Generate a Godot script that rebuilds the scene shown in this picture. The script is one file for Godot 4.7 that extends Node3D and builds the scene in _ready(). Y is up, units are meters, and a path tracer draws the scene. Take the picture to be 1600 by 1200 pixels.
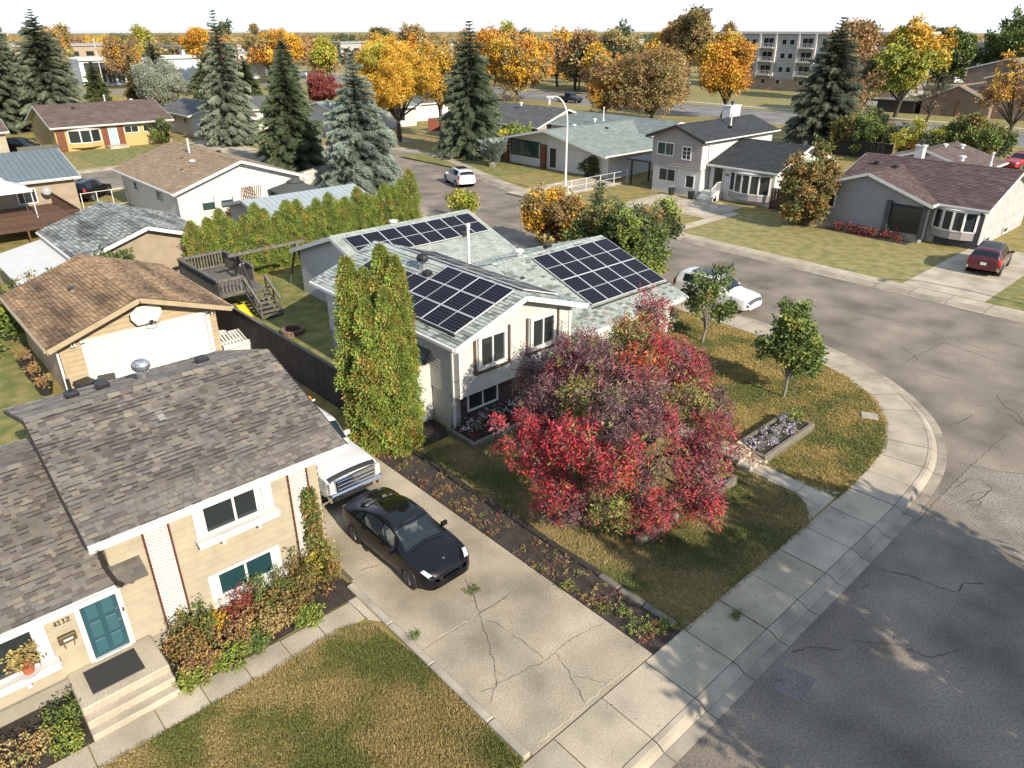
extends Node3D
# A corner lot in an autumn suburb seen from the air. x runs along the near street, -z up the driveway, y up, metres.

class MB:
	var v := PackedVector3Array()
	var n := PackedVector3Array()
	var c := PackedColorArray()
	var col := Color.WHITE
	func tri(a: Vector3, b: Vector3, d: Vector3) -> void:
		var m := (d - a).cross(b - a).normalized()
		v.append(a); v.append(b); v.append(d)
		n.append(m); n.append(m); n.append(m)
		c.append(col); c.append(col); c.append(col)
	func trin(a: Vector3, b: Vector3, d: Vector3, na: Vector3, nb: Vector3, nd: Vector3) -> void:
		v.append(a); v.append(b); v.append(d)
		n.append(na); n.append(nb); n.append(nd)
		c.append(col); c.append(col); c.append(col)
	func quad(a: Vector3, b: Vector3, d: Vector3, e: Vector3) -> void:
		tri(a, b, d); tri(a, d, e)
	func poly(p: Array) -> void:
		for i in range(1, p.size() - 1):
			tri(p[0], p[i], p[i + 1])
	func box(o: Vector3, s: Vector3, B := Basis.IDENTITY) -> void:
		var x := B.x * s.x * 0.5
		var y := B.y * s.y * 0.5
		var z := B.z * s.z * 0.5
		quad(o - x + y + z, o + x + y + z, o + x - y + z, o - x - y + z)
		quad(o + x + y - z, o - x + y - z, o - x - y - z, o + x - y - z)
		quad(o + x + y + z, o + x + y - z, o + x - y - z, o + x - y + z)
		quad(o - x + y - z, o - x + y + z, o - x - y + z, o - x - y - z)
		quad(o - x + y - z, o + x + y - z, o + x + y + z, o - x + y + z)
		quad(o - x - y + z, o + x - y + z, o + x - y - z, o - x - y - z)
	# box with its four upright edges and top edges chamfered
	func bevel(o: Vector3, s: Vector3, e: float, B := Basis.IDENTITY) -> void:
		var hx := s.x / 2; var hy := s.y / 2; var hz := s.z / 2
		var rings := [[-hy, 0.0], [hy - e, 0.0], [hy, e]]
		var prev := []
		for r in rings:
			var a: float = hx - r[1]; var b: float = hz - r[1]
			var k := e * 0.7
			var ring := []
			for p in [[a - k, b], [a, b - k], [a, -b + k], [a - k, -b], [-a + k, -b], [-a, -b + k], [-a, b - k], [-a + k, b]]:
				ring.append(o + B * Vector3(p[0], r[0], p[1]))
			if prev.size():
				for i in 8:
					quad(ring[i], ring[(i + 1) % 8], prev[(i + 1) % 8], prev[i])
			prev = ring
		prev.reverse()
		poly(prev)
	func beam(a: Vector3, b: Vector3, w: float, h: float) -> void:
		var z := (b - a).normalized()
		var x := Vector3.UP.cross(z)
		if x.length() < 0.01:
			x = Vector3.RIGHT
		x = x.normalized()
		box((a + b) / 2, Vector3(w, h, (b - a).length()), Basis(x, z.cross(x), z))
	func tube(p: Array, r: Array, k := 6, cap := true) -> void:
		var rings := []
		var nor := []
		for i in p.size():
			var d: Vector3 = (p[mini(i + 1, p.size() - 1)] - p[maxi(i - 1, 0)]).normalized()
			var x := d.cross(Vector3(0.31, 0.2, 0.93) if absf(d.y) > 0.8 else Vector3.UP).normalized()
			var y := x.cross(d)
			var ring := []
			var ns := []
			for j in k:
				var q := x * cos(TAU * j / k) + y * sin(TAU * j / k)
				ring.append(p[i] + q * r[i]); ns.append(q)
			rings.append(ring); nor.append(ns)
		for i in p.size() - 1:
			for j in k:
				var l := (j + 1) % k
				trin(rings[i][j], rings[i + 1][l], rings[i + 1][j], nor[i][j], nor[i + 1][l], nor[i + 1][j])
				trin(rings[i][j], rings[i][l], rings[i + 1][l], nor[i][j], nor[i][l], nor[i + 1][l])
		if cap:
			var t: Array = rings[-1].duplicate()
			poly(t)
			var u: Array = rings[0].duplicate()
			u.reverse()
			poly(u)
	func cyl(o: Vector3, r0: float, r1: float, h: float, k := 12) -> void:
		tube([o, o + Vector3(0, h, 0)], [r0, r1], k)
	# lathe about the y axis through o: pairs of radius and height
	func lathe(o: Vector3, p: Array, k := 16, B := Basis.IDENTITY) -> void:
		for i in p.size() - 1:
			var d := Vector2(p[i + 1][0] - p[i][0], p[i + 1][1] - p[i][1]).normalized()
			for j in k:
				var a := TAU * j / k
				var b := TAU * (j + 1) / k
				var ea := Vector3(cos(a), 0, sin(a)); var eb := Vector3(cos(b), 0, sin(b))
				var na := B * (ea * d.y - Vector3(0, d.x, 0)); var nb := B * (eb * d.y - Vector3(0, d.x, 0))
				var q0: Vector3 = o + B * (ea * p[i][0] + Vector3(0, p[i][1], 0)); var q1: Vector3 = o + B * (eb * p[i][0] + Vector3(0, p[i][1], 0))
				var q2: Vector3 = o + B * (eb * p[i + 1][0] + Vector3(0, p[i + 1][1], 0)); var q3: Vector3 = o + B * (ea * p[i + 1][0] + Vector3(0, p[i + 1][1], 0))
				trin(q0, q1, q2, na, nb, nb)
				trin(q0, q2, q3, na, nb, na)
	# an upright wall round a closed outline, with a top
	func prism(p: Array, y0: float, y1: float) -> void:
		var fl := PackedVector2Array()
		for q in p:
			fl.append(q)
		for i in p.size():
			var a: Vector2 = p[i]; var b: Vector2 = p[(i + 1) % p.size()]
			quad(Vector3(a.x, y1, a.y), Vector3(b.x, y1, b.y), Vector3(b.x, y0, b.y), Vector3(a.x, y0, a.y))
		flat(fl, y1)
	func flat(fl: PackedVector2Array, y: float) -> void:
		var id := Geometry2D.triangulate_polygon(fl)
		for i in range(0, id.size(), 3):
			var a := fl[id[i]]; var b := fl[id[i + 1]]; var d := fl[id[i + 2]]
			if (b - a).cross(d - a) < 0:
				var s := b
				b = d
				d = s
			tri(Vector3(a.x, y, a.y), Vector3(b.x, y, b.y), Vector3(d.x, y, d.y))
	func mesh() -> ArrayMesh:
		var arr := []
		arr.resize(Mesh.ARRAY_MAX)
		arr[Mesh.ARRAY_VERTEX] = v
		arr[Mesh.ARRAY_NORMAL] = n
		arr[Mesh.ARRAY_COLOR] = c
		var m := ArrayMesh.new()
		if v.size():
			m.add_surface_from_arrays(Mesh.PRIMITIVE_TRIANGLES, arr)
		return m

var rng := RandomNumberGenerator.new()
var names := {}
var M := {}
var locals := {}
var boxm := BoxMesh.new()

func rf(a: float, b: float) -> float:
	return rng.randf_range(a, b)

func rv() -> Vector3:
	return Vector3(rf(-1, 1), rf(-1, 1), rf(-1, 1)).normalized()

func lin(r: float, g: float, b: float) -> Color:
	return Color(r, g, b).linear_to_srgb()

func numbered(called: String) -> String:
	var k: int = names.get(called, 0)
	names[called] = k + 1
	return called if k == 0 else "%s_%03d" % [called, k]

func tag(o: Node, label: String, category: String, group := "", kind := "") -> void:
	o.set_meta("label", label)
	o.set_meta("category", category)
	if group:
		o.set_meta("group", group)
	if kind:
		o.set_meta("kind", kind)

func thing(called: String, label: String, category: String, at := Vector3.ZERO, group := "", yaw := 0.0, is_local := false) -> Node3D:
	var o := Node3D.new()
	o.name = numbered(called)
	o.position = at
	o.rotation.y = yaw
	add_child(o)
	tag(o, label, category, group)
	if is_local:
		locals[o] = true
	return o

# a mesh that was laid out in world coordinates becomes a part of a thing (or a top-level object)
func part(p: Node, called: String, mb: MB, m: Material, label := "") -> MeshInstance3D:
	var o := MeshInstance3D.new()
	o.mesh = mb.mesh()
	o.material_override = m
	if p == self or p == null:
		o.name = numbered(called)
		add_child(o)
		return o
	o.name = called
	p.add_child(o, true)
	if p.get_parent() == self and not locals.has(p):
		o.position = -(p as Node3D).position
	if label:
		o.set_meta("label", label)
	return o

func piece(p: Node, called: String, m: Mesh, mt: Material, x: Transform3D) -> MeshInstance3D:
	var o := MeshInstance3D.new()
	o.mesh = m
	o.material_override = mt
	o.name = called
	o.transform = x
	if p.get_parent() == self and not locals.has(p):
		o.transform.origin -= (p as Node3D).position
	p.add_child(o, true)
	return o

func ground_piece(called: String, mb: MB, m: Material) -> MeshInstance3D:
	var o := part(self, called, mb, m)
	o.set_meta("kind", "structure")
	o.set_meta("label", called.replace("_", " "))
	return o

func copies(p: Node, called: String, m: Mesh, mt: Material, xs: Array, cs: Array, stuff := false) -> MultiMeshInstance3D:
	var mm := MultiMesh.new()
	mm.transform_format = MultiMesh.TRANSFORM_3D
	mm.use_colors = true
	mm.mesh = m
	mm.instance_count = xs.size()
	for i in xs.size():
		mm.set_instance_transform(i, xs[i])
		mm.set_instance_color(i, cs[i])
	var o := MultiMeshInstance3D.new()
	o.multimesh = mm
	o.material_override = mt
	o.name = called
	p.add_child(o, true)
	if stuff:
		o.set_meta("kind", "stuff")
	return o

func noise(freq: float, oct := 4, sd := 1, type := FastNoiseLite.TYPE_SIMPLEX_SMOOTH) -> FastNoiseLite:
	var f := FastNoiseLite.new()
	f.noise_type = type
	f.frequency = freq
	f.fractal_octaves = oct
	f.seed = sd
	return f

var texs := {}
func ntex(freq: float, oct: int, sd: int, stops: Array, type := FastNoiseLite.TYPE_SIMPLEX_SMOOTH, size := 512) -> NoiseTexture2D:
	var key := str([freq, oct, sd, stops, type, size])
	if not texs.has(key):
		var t := NoiseTexture2D.new()
		t.width = size
		t.height = size
		t.seamless = true
		t.noise = noise(freq, oct, sd, type)
		var g := Gradient.new()
		var off := PackedFloat32Array()
		var cols := PackedColorArray()
		for s in stops:
			off.append(s[0])
			cols.append(s[1] if s[1] is Color else Color(s[1], s[1], s[1]))
		g.offsets = off
		g.colors = cols
		t.color_ramp = g
		texs[key] = t
	return texs[key]

# base colour (linear) with a fine grain and, over it, broad patches: both computed noise laid over the world
func mat(key: String, c: Color, rough := 0.85, fine := 0.25, fscale := 1.0, broad := 0.2, bscale := 0.08, bump := 0.0) -> StandardMaterial3D:
	if M.has(key):
		return M[key]
	var m := StandardMaterial3D.new()
	m.resource_name = key
	m.albedo_color = c.linear_to_srgb()
	m.roughness = rough
	m.vertex_color_use_as_albedo = true
	if fine > 0:
		m.albedo_texture = ntex(0.022, 7, 3, [[0.1, 1.0 - fine], [0.5, 1.0 - fine * 0.45], [0.9, 1.0]], FastNoiseLite.TYPE_SIMPLEX_SMOOTH, 1024)
		m.uv1_triplanar = true
		m.uv1_world_triplanar = true
		m.uv1_scale = Vector3.ONE * fscale
	if broad > 0:
		m.detail_enabled = true
		m.detail_albedo = ntex(0.012, 5, 9, [[0.0, 1.0 - broad], [0.45, 1.0 - broad * 0.5], [1.0, 1.0]])
		m.detail_blend_mode = BaseMaterial3D.BLEND_MODE_MUL
		m.detail_uv_layer = BaseMaterial3D.DETAIL_UV_2
		m.uv2_triplanar = true
		m.uv2_world_triplanar = true
		m.uv2_scale = Vector3.ONE * bscale
	if bump > 0:
		m.heightmap_enabled = true
		m.heightmap_texture = ntex(0.05, 4, 5, [[0.0, 0.0], [1.0, 1.0]])
		m.heightmap_scale = bump
	M[key] = m
	return m

func plain(key: String, c: Color, rough := 0.5, metal := 0.0) -> StandardMaterial3D:
	if M.has(key):
		return M[key]
	var m := StandardMaterial3D.new()
	m.resource_name = key
	m.albedo_color = c.linear_to_srgb()
	m.roughness = rough
	m.metallic = metal
	m.vertex_color_use_as_albedo = true
	M[key] = m
	return m

func leaf_mat(key: String, rough := 0.6, back := 0.35) -> StandardMaterial3D:
	if M.has(key):
		return M[key]
	var m := plain(key, Color(1, 1, 1), rough)
	m.backlight_enabled = true
	m.backlight = Color(back, back, back)
	return m

func frame3(d: String) -> Basis:
	var nn: Vector3 = {"+z": Vector3(0, 0, 1), "-z": Vector3(0, 0, -1), "+x": Vector3(1, 0, 0), "-x": Vector3(-1, 0, 0)}[d]
	return Basis(Vector3.UP.cross(nn), Vector3.UP, nn)

func _ready() -> void:
	rng.seed = 4112
	var cam := Camera3D.new()
	cam.name = "camera"
	cam.position = Vector3(0, 13.7, 0)
	cam.rotation = Vector3(deg_to_rad(-26.178), deg_to_rad(-42.5), 0)
	cam.fov = 55.87
	cam.near = 0.1
	cam.far = 3000
	add_child(cam)
	cam.current = true
	var sky := ProceduralSkyMaterial.new()
	sky.sky_top_color = Color(0.60, 0.67, 0.77)
	sky.sky_horizon_color = Color(0.90, 0.93, 0.96)
	sky.sky_curve = 0.13
	sky.ground_bottom_color = Color(0.35, 0.33, 0.28)
	sky.ground_horizon_color = Color(0.75, 0.76, 0.76)
	sky.sky_energy_multiplier = 1.0
	var env := Environment.new()
	env.background_mode = Environment.BG_SKY
	env.sky = Sky.new()
	env.sky.sky_material = sky
	env.background_energy_multiplier = 1.05
	env.tonemap_mode = Environment.TONE_MAPPER_LINEAR
	env.tonemap_exposure = 1.6
	env.sdfgi_enabled = true
	env.ssao_enabled = true
	env.ssil_enabled = true
	var we := WorldEnvironment.new()
	we.name = "world_environment"
	we.environment = env
	add_child(we)
	var sun := DirectionalLight3D.new()
	sun.name = "sun"
	sun.light_color = Color(1.0, 0.95, 0.87)
	sun.light_energy = 1.6
	sun.light_angular_distance = 0.5
	sun.shadow_enabled = true
	var el := deg_to_rad(29.5)
	sun.basis = Basis.looking_at(Vector3(0.085 * cos(el), -sin(el), -0.996 * cos(el)))
	add_child(sun)
	materials()
	build_ground()
	build_main_house()
	build_near_house()
	build_garage()
	build_far_houses()
	build_far_buildings()
	build_vegetation()
	build_vehicles()
	build_small_things()

func materials() -> void:
	# lawns: green blades and straw in patches
	for k in [["lawn_straw", 0, [0.35, 0.285, 0.115], [0.27, 0.235, 0.08], [0.17, 0.185, 0.05]], ["lawn_gold", 1, [0.36, 0.27, 0.085], [0.28, 0.22, 0.065], [0.16, 0.165, 0.04]], ["lawn_green", 2, [0.3, 0.25, 0.085], [0.19, 0.19, 0.05], [0.12, 0.15, 0.032]]]:
		var m := StandardMaterial3D.new()
		m.resource_name = k[0]
		m.roughness = 0.95
		m.albedo_texture = ntex(0.011, 7, 21 + k[1], [[0.12, lin(k[4][0], k[4][1], k[4][2])], [0.45, lin(k[3][0], k[3][1], k[3][2])], [0.8, lin(k[2][0], k[2][1], k[2][2])]], FastNoiseLite.TYPE_SIMPLEX_SMOOTH, 1024)
		m.uv1_triplanar = true
		m.uv1_world_triplanar = true
		m.uv1_scale = Vector3.ONE * 0.085
		m.detail_enabled = true
		m.detail_albedo = ntex(0.11, 5, 33, [[0.1, 0.72], [0.5, 0.9], [0.9, 1.0]], FastNoiseLite.TYPE_SIMPLEX_SMOOTH, 1024)
		m.detail_blend_mode = BaseMaterial3D.BLEND_MODE_MUL
		m.detail_uv_layer = BaseMaterial3D.DETAIL_UV_2
		m.uv2_triplanar = true
		m.uv2_world_triplanar = true
		m.uv2_scale = Vector3.ONE * 0.27
		M[k[0]] = m
	mat("asphalt", Color(0.365, 0.305, 0.238), 0.92, 0.28, 0.6, 0.36, 0.045)
	mat("asphalt_patch", Color(0.27, 0.245, 0.22), 0.9, 0.3, 0.5, 0.2, 0.2)
	mat("asphalt_pale", Color(0.38, 0.335, 0.27), 0.95, 0.36, 0.5, 0.25, 0.1)
	mat("avenue_asphalt", Color(0.28, 0.27, 0.26), 0.95, 0.2, 0.5, 0.3, 0.03)
	mat("concrete", Color(0.58, 0.5, 0.38), 0.9, 0.14, 0.7, 0.24, 0.09)
	mat("drive_concrete", Color(0.6, 0.51, 0.37), 0.9, 0.2, 0.7, 0.34, 0.06)
	mat("kerb_concrete", Color(0.58, 0.51, 0.4), 0.9, 0.22, 1.2, 0.3, 0.12)
	mat("crack_tar", Color(0.085, 0.07, 0.055), 0.95, 0.0, 1, 0.0)
	mat("crack_pale", Color(0.58, 0.5, 0.36), 0.95, 0.3, 2, 0.0)
	mat("joint", Color(0.16, 0.135, 0.1), 0.95, 0.3, 2, 0.0)
	mat("mulch", Color(0.16, 0.12, 0.1), 0.95, 0.7, 1.2, 0.4, 0.3, 2.0)
	mat("soil", Color(0.06, 0.045, 0.035), 0.95, 0.5, 2, 0.0)
	mat("white_paint", Color(0.62, 0.61, 0.58), 0.55, 0.08, 1, 0.06, 0.2)
	mat("white_trim", Color(0.62, 0.62, 0.6), 0.45, 0.05, 1, 0.0)
	mat("cream_siding", Color(0.395, 0.345, 0.25), 0.7, 0.08, 1.5, 0.1, 0.3)
	mat("tan_siding", Color(0.42, 0.33, 0.21), 0.7, 0.08, 1.5, 0.1, 0.3)
	mat("ivory_siding", Color(0.53, 0.525, 0.49), 0.6, 0.06, 1.5, 0.08, 0.3)
	mat("yellow", Color(0.46, 0.34, 0.14), 0.7, 0.06, 1, 0.06, 0.2)
	mat("pale_grey", Color(0.5, 0.51, 0.5), 0.7, 0.06, 1, 0.06, 0.2)
	mat("taupe_siding", Color(0.33, 0.3, 0.285), 0.7, 0.06, 1, 0.06, 0.2)
	mat("pale_stucco", Color(0.52, 0.52, 0.51), 0.9, 0.2, 2, 0.15, 0.2)
	mat("brown_siding", Color(0.26, 0.19, 0.14), 0.85, 0.1, 0.6, 0.1, 0.1)
	mat("apartment_grey", Color(0.42, 0.42, 0.41), 0.8, 0.08, 0.5, 0.08, 0.1)
	mat("grey_siding", Color(0.30, 0.30, 0.31), 0.6, 0.06, 1.5, 0.08, 0.3)
	mat("stucco", Color(0.48, 0.43, 0.34), 0.9, 0.3, 2.5, 0.12, 0.2, 1.0)
	mat("beige_stucco", Color(0.46, 0.37, 0.27), 0.9, 0.25, 2.5, 0.12, 0.2, 1.0)
	mat("brick_brown", Color(0.16, 0.12, 0.10), 0.9, 0.5, 4, 0.2, 0.4)
	mat("dark_trim", Color(0.028, 0.022, 0.02), 0.5, 0.2, 2, 0.0)
	mat("brown_strip", Color(0.10, 0.028, 0.02), 0.6, 0.2, 2, 0.0)
	mat("red_brick", Color(0.28, 0.1, 0.05), 0.85, 0.4, 3, 0.2, 0.4)
	mat("grey_wood", Color(0.26, 0.24, 0.21), 0.9, 0.4, 1.6, 0.3, 0.5)
	mat("dark_wood", Color(0.075, 0.06, 0.05), 0.9, 0.45, 1.6, 0.3, 0.5)
	mat("brown_wood", Color(0.2, 0.1, 0.055), 0.85, 0.4, 1.6, 0.2, 0.5)
	mat("timber_edge", Color(0.3, 0.26, 0.2), 0.9, 0.4, 1.6, 0.2, 0.5)
	mat("stone", Color(0.36, 0.32, 0.26), 0.9, 0.4, 2.5, 0.2, 0.5, 1.5)
	mat("shingle", Color(1, 1, 1), 0.93, 0.3, 3.0, 0.12, 0.1)
	mat("shed_metal", Color(0.34, 0.39, 0.4), 0.5, 0.05, 1, 0.06, 0.2)
	mat("blue_metal", Color(0.14, 0.18, 0.195), 0.45, 0.08, 1, 0.1, 0.2)
	mat("bark", Color(0.13, 0.105, 0.085), 0.95, 0.4, 3, 0.2, 0.5)
	mat("pale_bark", Color(0.4, 0.37, 0.32), 0.9, 0.4, 3, 0.2, 0.5)
	plain("black_plastic", Color(0.02, 0.02, 0.021), 0.45)
	plain("grey_plastic", Color(0.25, 0.25, 0.25), 0.5)
	plain("steel", Color(0.6, 0.6, 0.6), 0.35, 0.9)
	plain("lamp_steel", Color(0.62, 0.62, 0.6), 0.5, 0.2)
	plain("alu", Color(0.62, 0.62, 0.63), 0.4, 0.4)
	plain("glass_dark", Color(0.022, 0.028, 0.03), 0.04)
	plain("glass_green", Color(0.03, 0.055, 0.05), 0.05)
	plain("glass_teal", Color(0.014, 0.042, 0.048), 0.06)
	plain("curtain", Color(0.55, 0.56, 0.5), 0.9)
	plain("teal_door", Color(0.02, 0.065, 0.085), 0.45)
	plain("teal_panel", Color(0.032, 0.095, 0.115), 0.45)
	plain("bronze", Color(0.12, 0.09, 0.05), 0.5, 0.4)
	plain("terracotta", Color(0.35, 0.1, 0.045), 0.8)
	plain("yellow_plastic", Color(0.75, 0.5, 0.02), 0.4)
	plain("red_paint", Color(0.45, 0.02, 0.02), 0.4)
	plain("mat_black", Color(0.03, 0.03, 0.03), 0.95)
	leaf_mat("leaf")
	leaf_mat("needle", 0.75, 0.12)

const SIDEWALK_W := 1.75

# points along an open line, resampled about every step metres, with its left-hand normals
func resample(p: Array, step: float) -> Array:
	var c := Curve2D.new()
	for q in p:
		c.add_point(q)
	var l := c.get_baked_length()
	var k := maxi(1, roundi(l / step))
	var out := []
	for i in k + 1:
		out.append(c.sample_baked(l * i / k))
	return out

func smooth_line(p: Array) -> Array:
	var out := [p[0]]
	for i in range(0, p.size() - 1):
		var a: Vector2 = p[maxi(i - 1, 0)]; var b: Vector2 = p[i]; var d: Vector2 = p[i + 1]; var e: Vector2 = p[mini(i + 2, p.size() - 1)]
		for k in range(1, 9):
			out.append(b.cubic_interpolate(d, a, e, k / 8.0))
	return out

func side(p: Array, i: int) -> Vector2:
	var d: Vector2 = (p[mini(i + 1, p.size() - 1)] - p[maxi(i - 1, 0)]).normalized()
	return Vector2(-d.y, d.x)

func offset_line(p: Array, by: float) -> Array:
	var out := []
	for i in p.size():
		out.append(p[i] + side(p, i) * by)
	return out

func v3(p: Vector2, y: float) -> Vector3:
	return Vector3(p.x, y, p.y)

func pts(a: Array) -> Array:
	var out := []
	for i in range(0, a.size(), 2):
		out.append(Vector2(a[i], a[i + 1]))
	return out

# kerb line p; the walk lies on its left by w: paving slabs with joints, a rolled kerb and a gutter pan in sections
func sidewalk(called: String, p: Array, w: float, slab_len: float, label: String, sgn := 1.0) -> void:
	var bed := MB.new()
	var q := resample(p, slab_len)
	var a := []
	var b := []
	for i in q.size():
		var nn := side(q, i) * sgn
		a.append(q[i]); b.append(q[i] + nn * w)
	var root := Node3D.new()
	root.name = numbered(called)
	add_child(root)
	root.set_meta("kind", "structure")
	root.set_meta("label", label)
	locals[root] = true
	for i in q.size() - 1:
		var k := 4
		var slab := MB.new()
		var kerb := MB.new()
		var gutter := MB.new()
		var tone := rf(0.86, 1.0)
		slab.col = Color(tone, tone * rf(0.98, 1.0), tone * rf(0.95, 1.0))
		kerb.col = slab.col
		gutter.col = Color(tone * 0.92, tone * 0.9, tone * 0.88)
		var fine := []
		var c2 := Curve2D.new()
		for e in p:
			c2.add_point(e)
		var l := c2.get_baked_length()
		var g := 0.012
		for j in k + 1:
			var s: float = clampf(l * (i + float(j) / k) / (q.size() - 1), 0.0, l)
			if j == 0: s += g
			if j == k: s -= g
			var o := c2.sample_baked(s)
			var d := (c2.sample_baked(minf(s + 0.3, l)) - c2.sample_baked(maxf(s - 0.3, 0))).normalized()
			fine.append([o, Vector2(-d.y, d.x) * sgn])
		var dy := rf(-0.006, 0.006)
		for j in k:
			var o0: Vector2 = fine[j][0]; var n0: Vector2 = fine[j][1]; var o1: Vector2 = fine[j + 1][0]; var n1: Vector2 = fine[j + 1][1]
			slab.quad(v3(o0 + n0 * w, 0.014 + dy), v3(o1 + n1 * w, 0.014 + dy), v3(o1 + n1 * 0.34, 0.01 + dy), v3(o0 + n0 * 0.34, 0.01 + dy))
			var prof := [[0.325, 0.01], [0.2, 0.0], [0.1, -0.05], [0.03, -0.11], [0.0, -0.122]]
			for m in prof.size() - 1:
				kerb.quad(v3(o0 + n0 * prof[m][0], prof[m][1]), v3(o1 + n1 * prof[m][0], prof[m][1]), v3(o1 + n1 * prof[m + 1][0], prof[m + 1][1]), v3(o0 + n0 * prof[m + 1][0], prof[m + 1][1]))
			gutter.quad(v3(o0 - n0 * 0.008, -0.121), v3(o1 - n1 * 0.008, -0.121), v3(o1 - n1 * 0.3, -0.116), v3(o0 - n0 * 0.3, -0.116))
			gutter.quad(v3(o0 - n0 * 0.3, -0.116), v3(o1 - n1 * 0.3, -0.116), v3(o1 - n1 * 0.302, -0.14), v3(o0 - n0 * 0.302, -0.14))
			bed.quad(v3(o0 + n0 * (w + 0.01), 0.004 - 0.012), v3(o1 + n1 * (w + 0.01), -0.008), v3(o1 + n1 * 0.2, -0.012), v3(o0 + n0 * 0.2, -0.012))
			bed.quad(v3(o0 + n0 * 0.2, -0.012), v3(o1 + n1 * 0.2, -0.012), v3(o1 + n1 * 0.0, -0.131), v3(o0 + n0 * 0.0, -0.131))
		part(root, "slab", slab, M.concrete)
		part(root, "kerb_section", kerb, M.kerb_concrete)
		part(root, "gutter_section", gutter, M.kerb_concrete)
	part(root, "joint_bed", bed, M.joint)

func ribbon(mb: MB, p: Array, w: float, y: float, jag := 0.05) -> void:
	var q := resample(p, 0.12)
	var prev := []
	for i in q.size():
		var nn := side(q, i)
		var o: Vector2 = q[i] + nn * rf(-jag, jag)
		var ww := w * rf(0.25, 1.1)
		if i == 0 or i == q.size() - 1:
			ww = 0.004
		var now := [v3(o + nn * ww / 2, y), v3(o - nn * ww / 2, y)]
		if prev.size():
			mb.quad(prev[0], now[0], now[1], prev[1])
		prev = now

func cracks(parent: Node, called: String, lines: Array, w: float, y: float, m: Material) -> void:
	for l in lines:
		var mb := MB.new()
		var p := pts(l)
		ribbon(mb, p, w, y, 0.035)
		# side branches and a broken edge
		var q := resample(p, 0.5)
		for i in range(1, q.size() - 1):
			if rng.randf() < 0.2:
				var d := side(q, i).rotated(rf(-0.8, 0.8)) * (1.0 if rng.randf() < 0.5 else -1.0)
				ribbon(mb, [q[i], q[i] + d * rf(0.1, 0.25), q[i] + d.rotated(rf(-0.6, 0.6)) * rf(0.3, 0.7)], w * 0.5, y - 0.001, 0.02)
			if rng.randf() < 0.5:
				var o: Vector2 = q[i] + Vector2(rf(-1, 1), rf(-1, 1)) * w
				mb.poly([v3(o + Vector2(0.6, 0) * w, y + 0.0005), v3(o + Vector2(0.2, 0.7) * w, y + 0.0005), v3(o + Vector2(-0.7, 0.3) * w, y + 0.0005), v3(o + Vector2(-0.3, -0.6) * w, y + 0.0005)])
		part(parent, called, mb, m)

func flat_piece(called: String, p: Array, y: float, m: Material, thick := 0.0) -> MeshInstance3D:
	var mb := MB.new()
	if thick > 0:
		mb.prism(p, y - thick, y)
	else:
		mb.flat(PackedVector2Array(p), y)
	return ground_piece(called, mb, m)

func rect(x0: float, z0: float, x1: float, z1: float) -> Array:
	return [Vector2(x0, z0), Vector2(x1, z0), Vector2(x1, z1), Vector2(x0, z1)]

var kerb_west := []
var kerb_east := []

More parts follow.
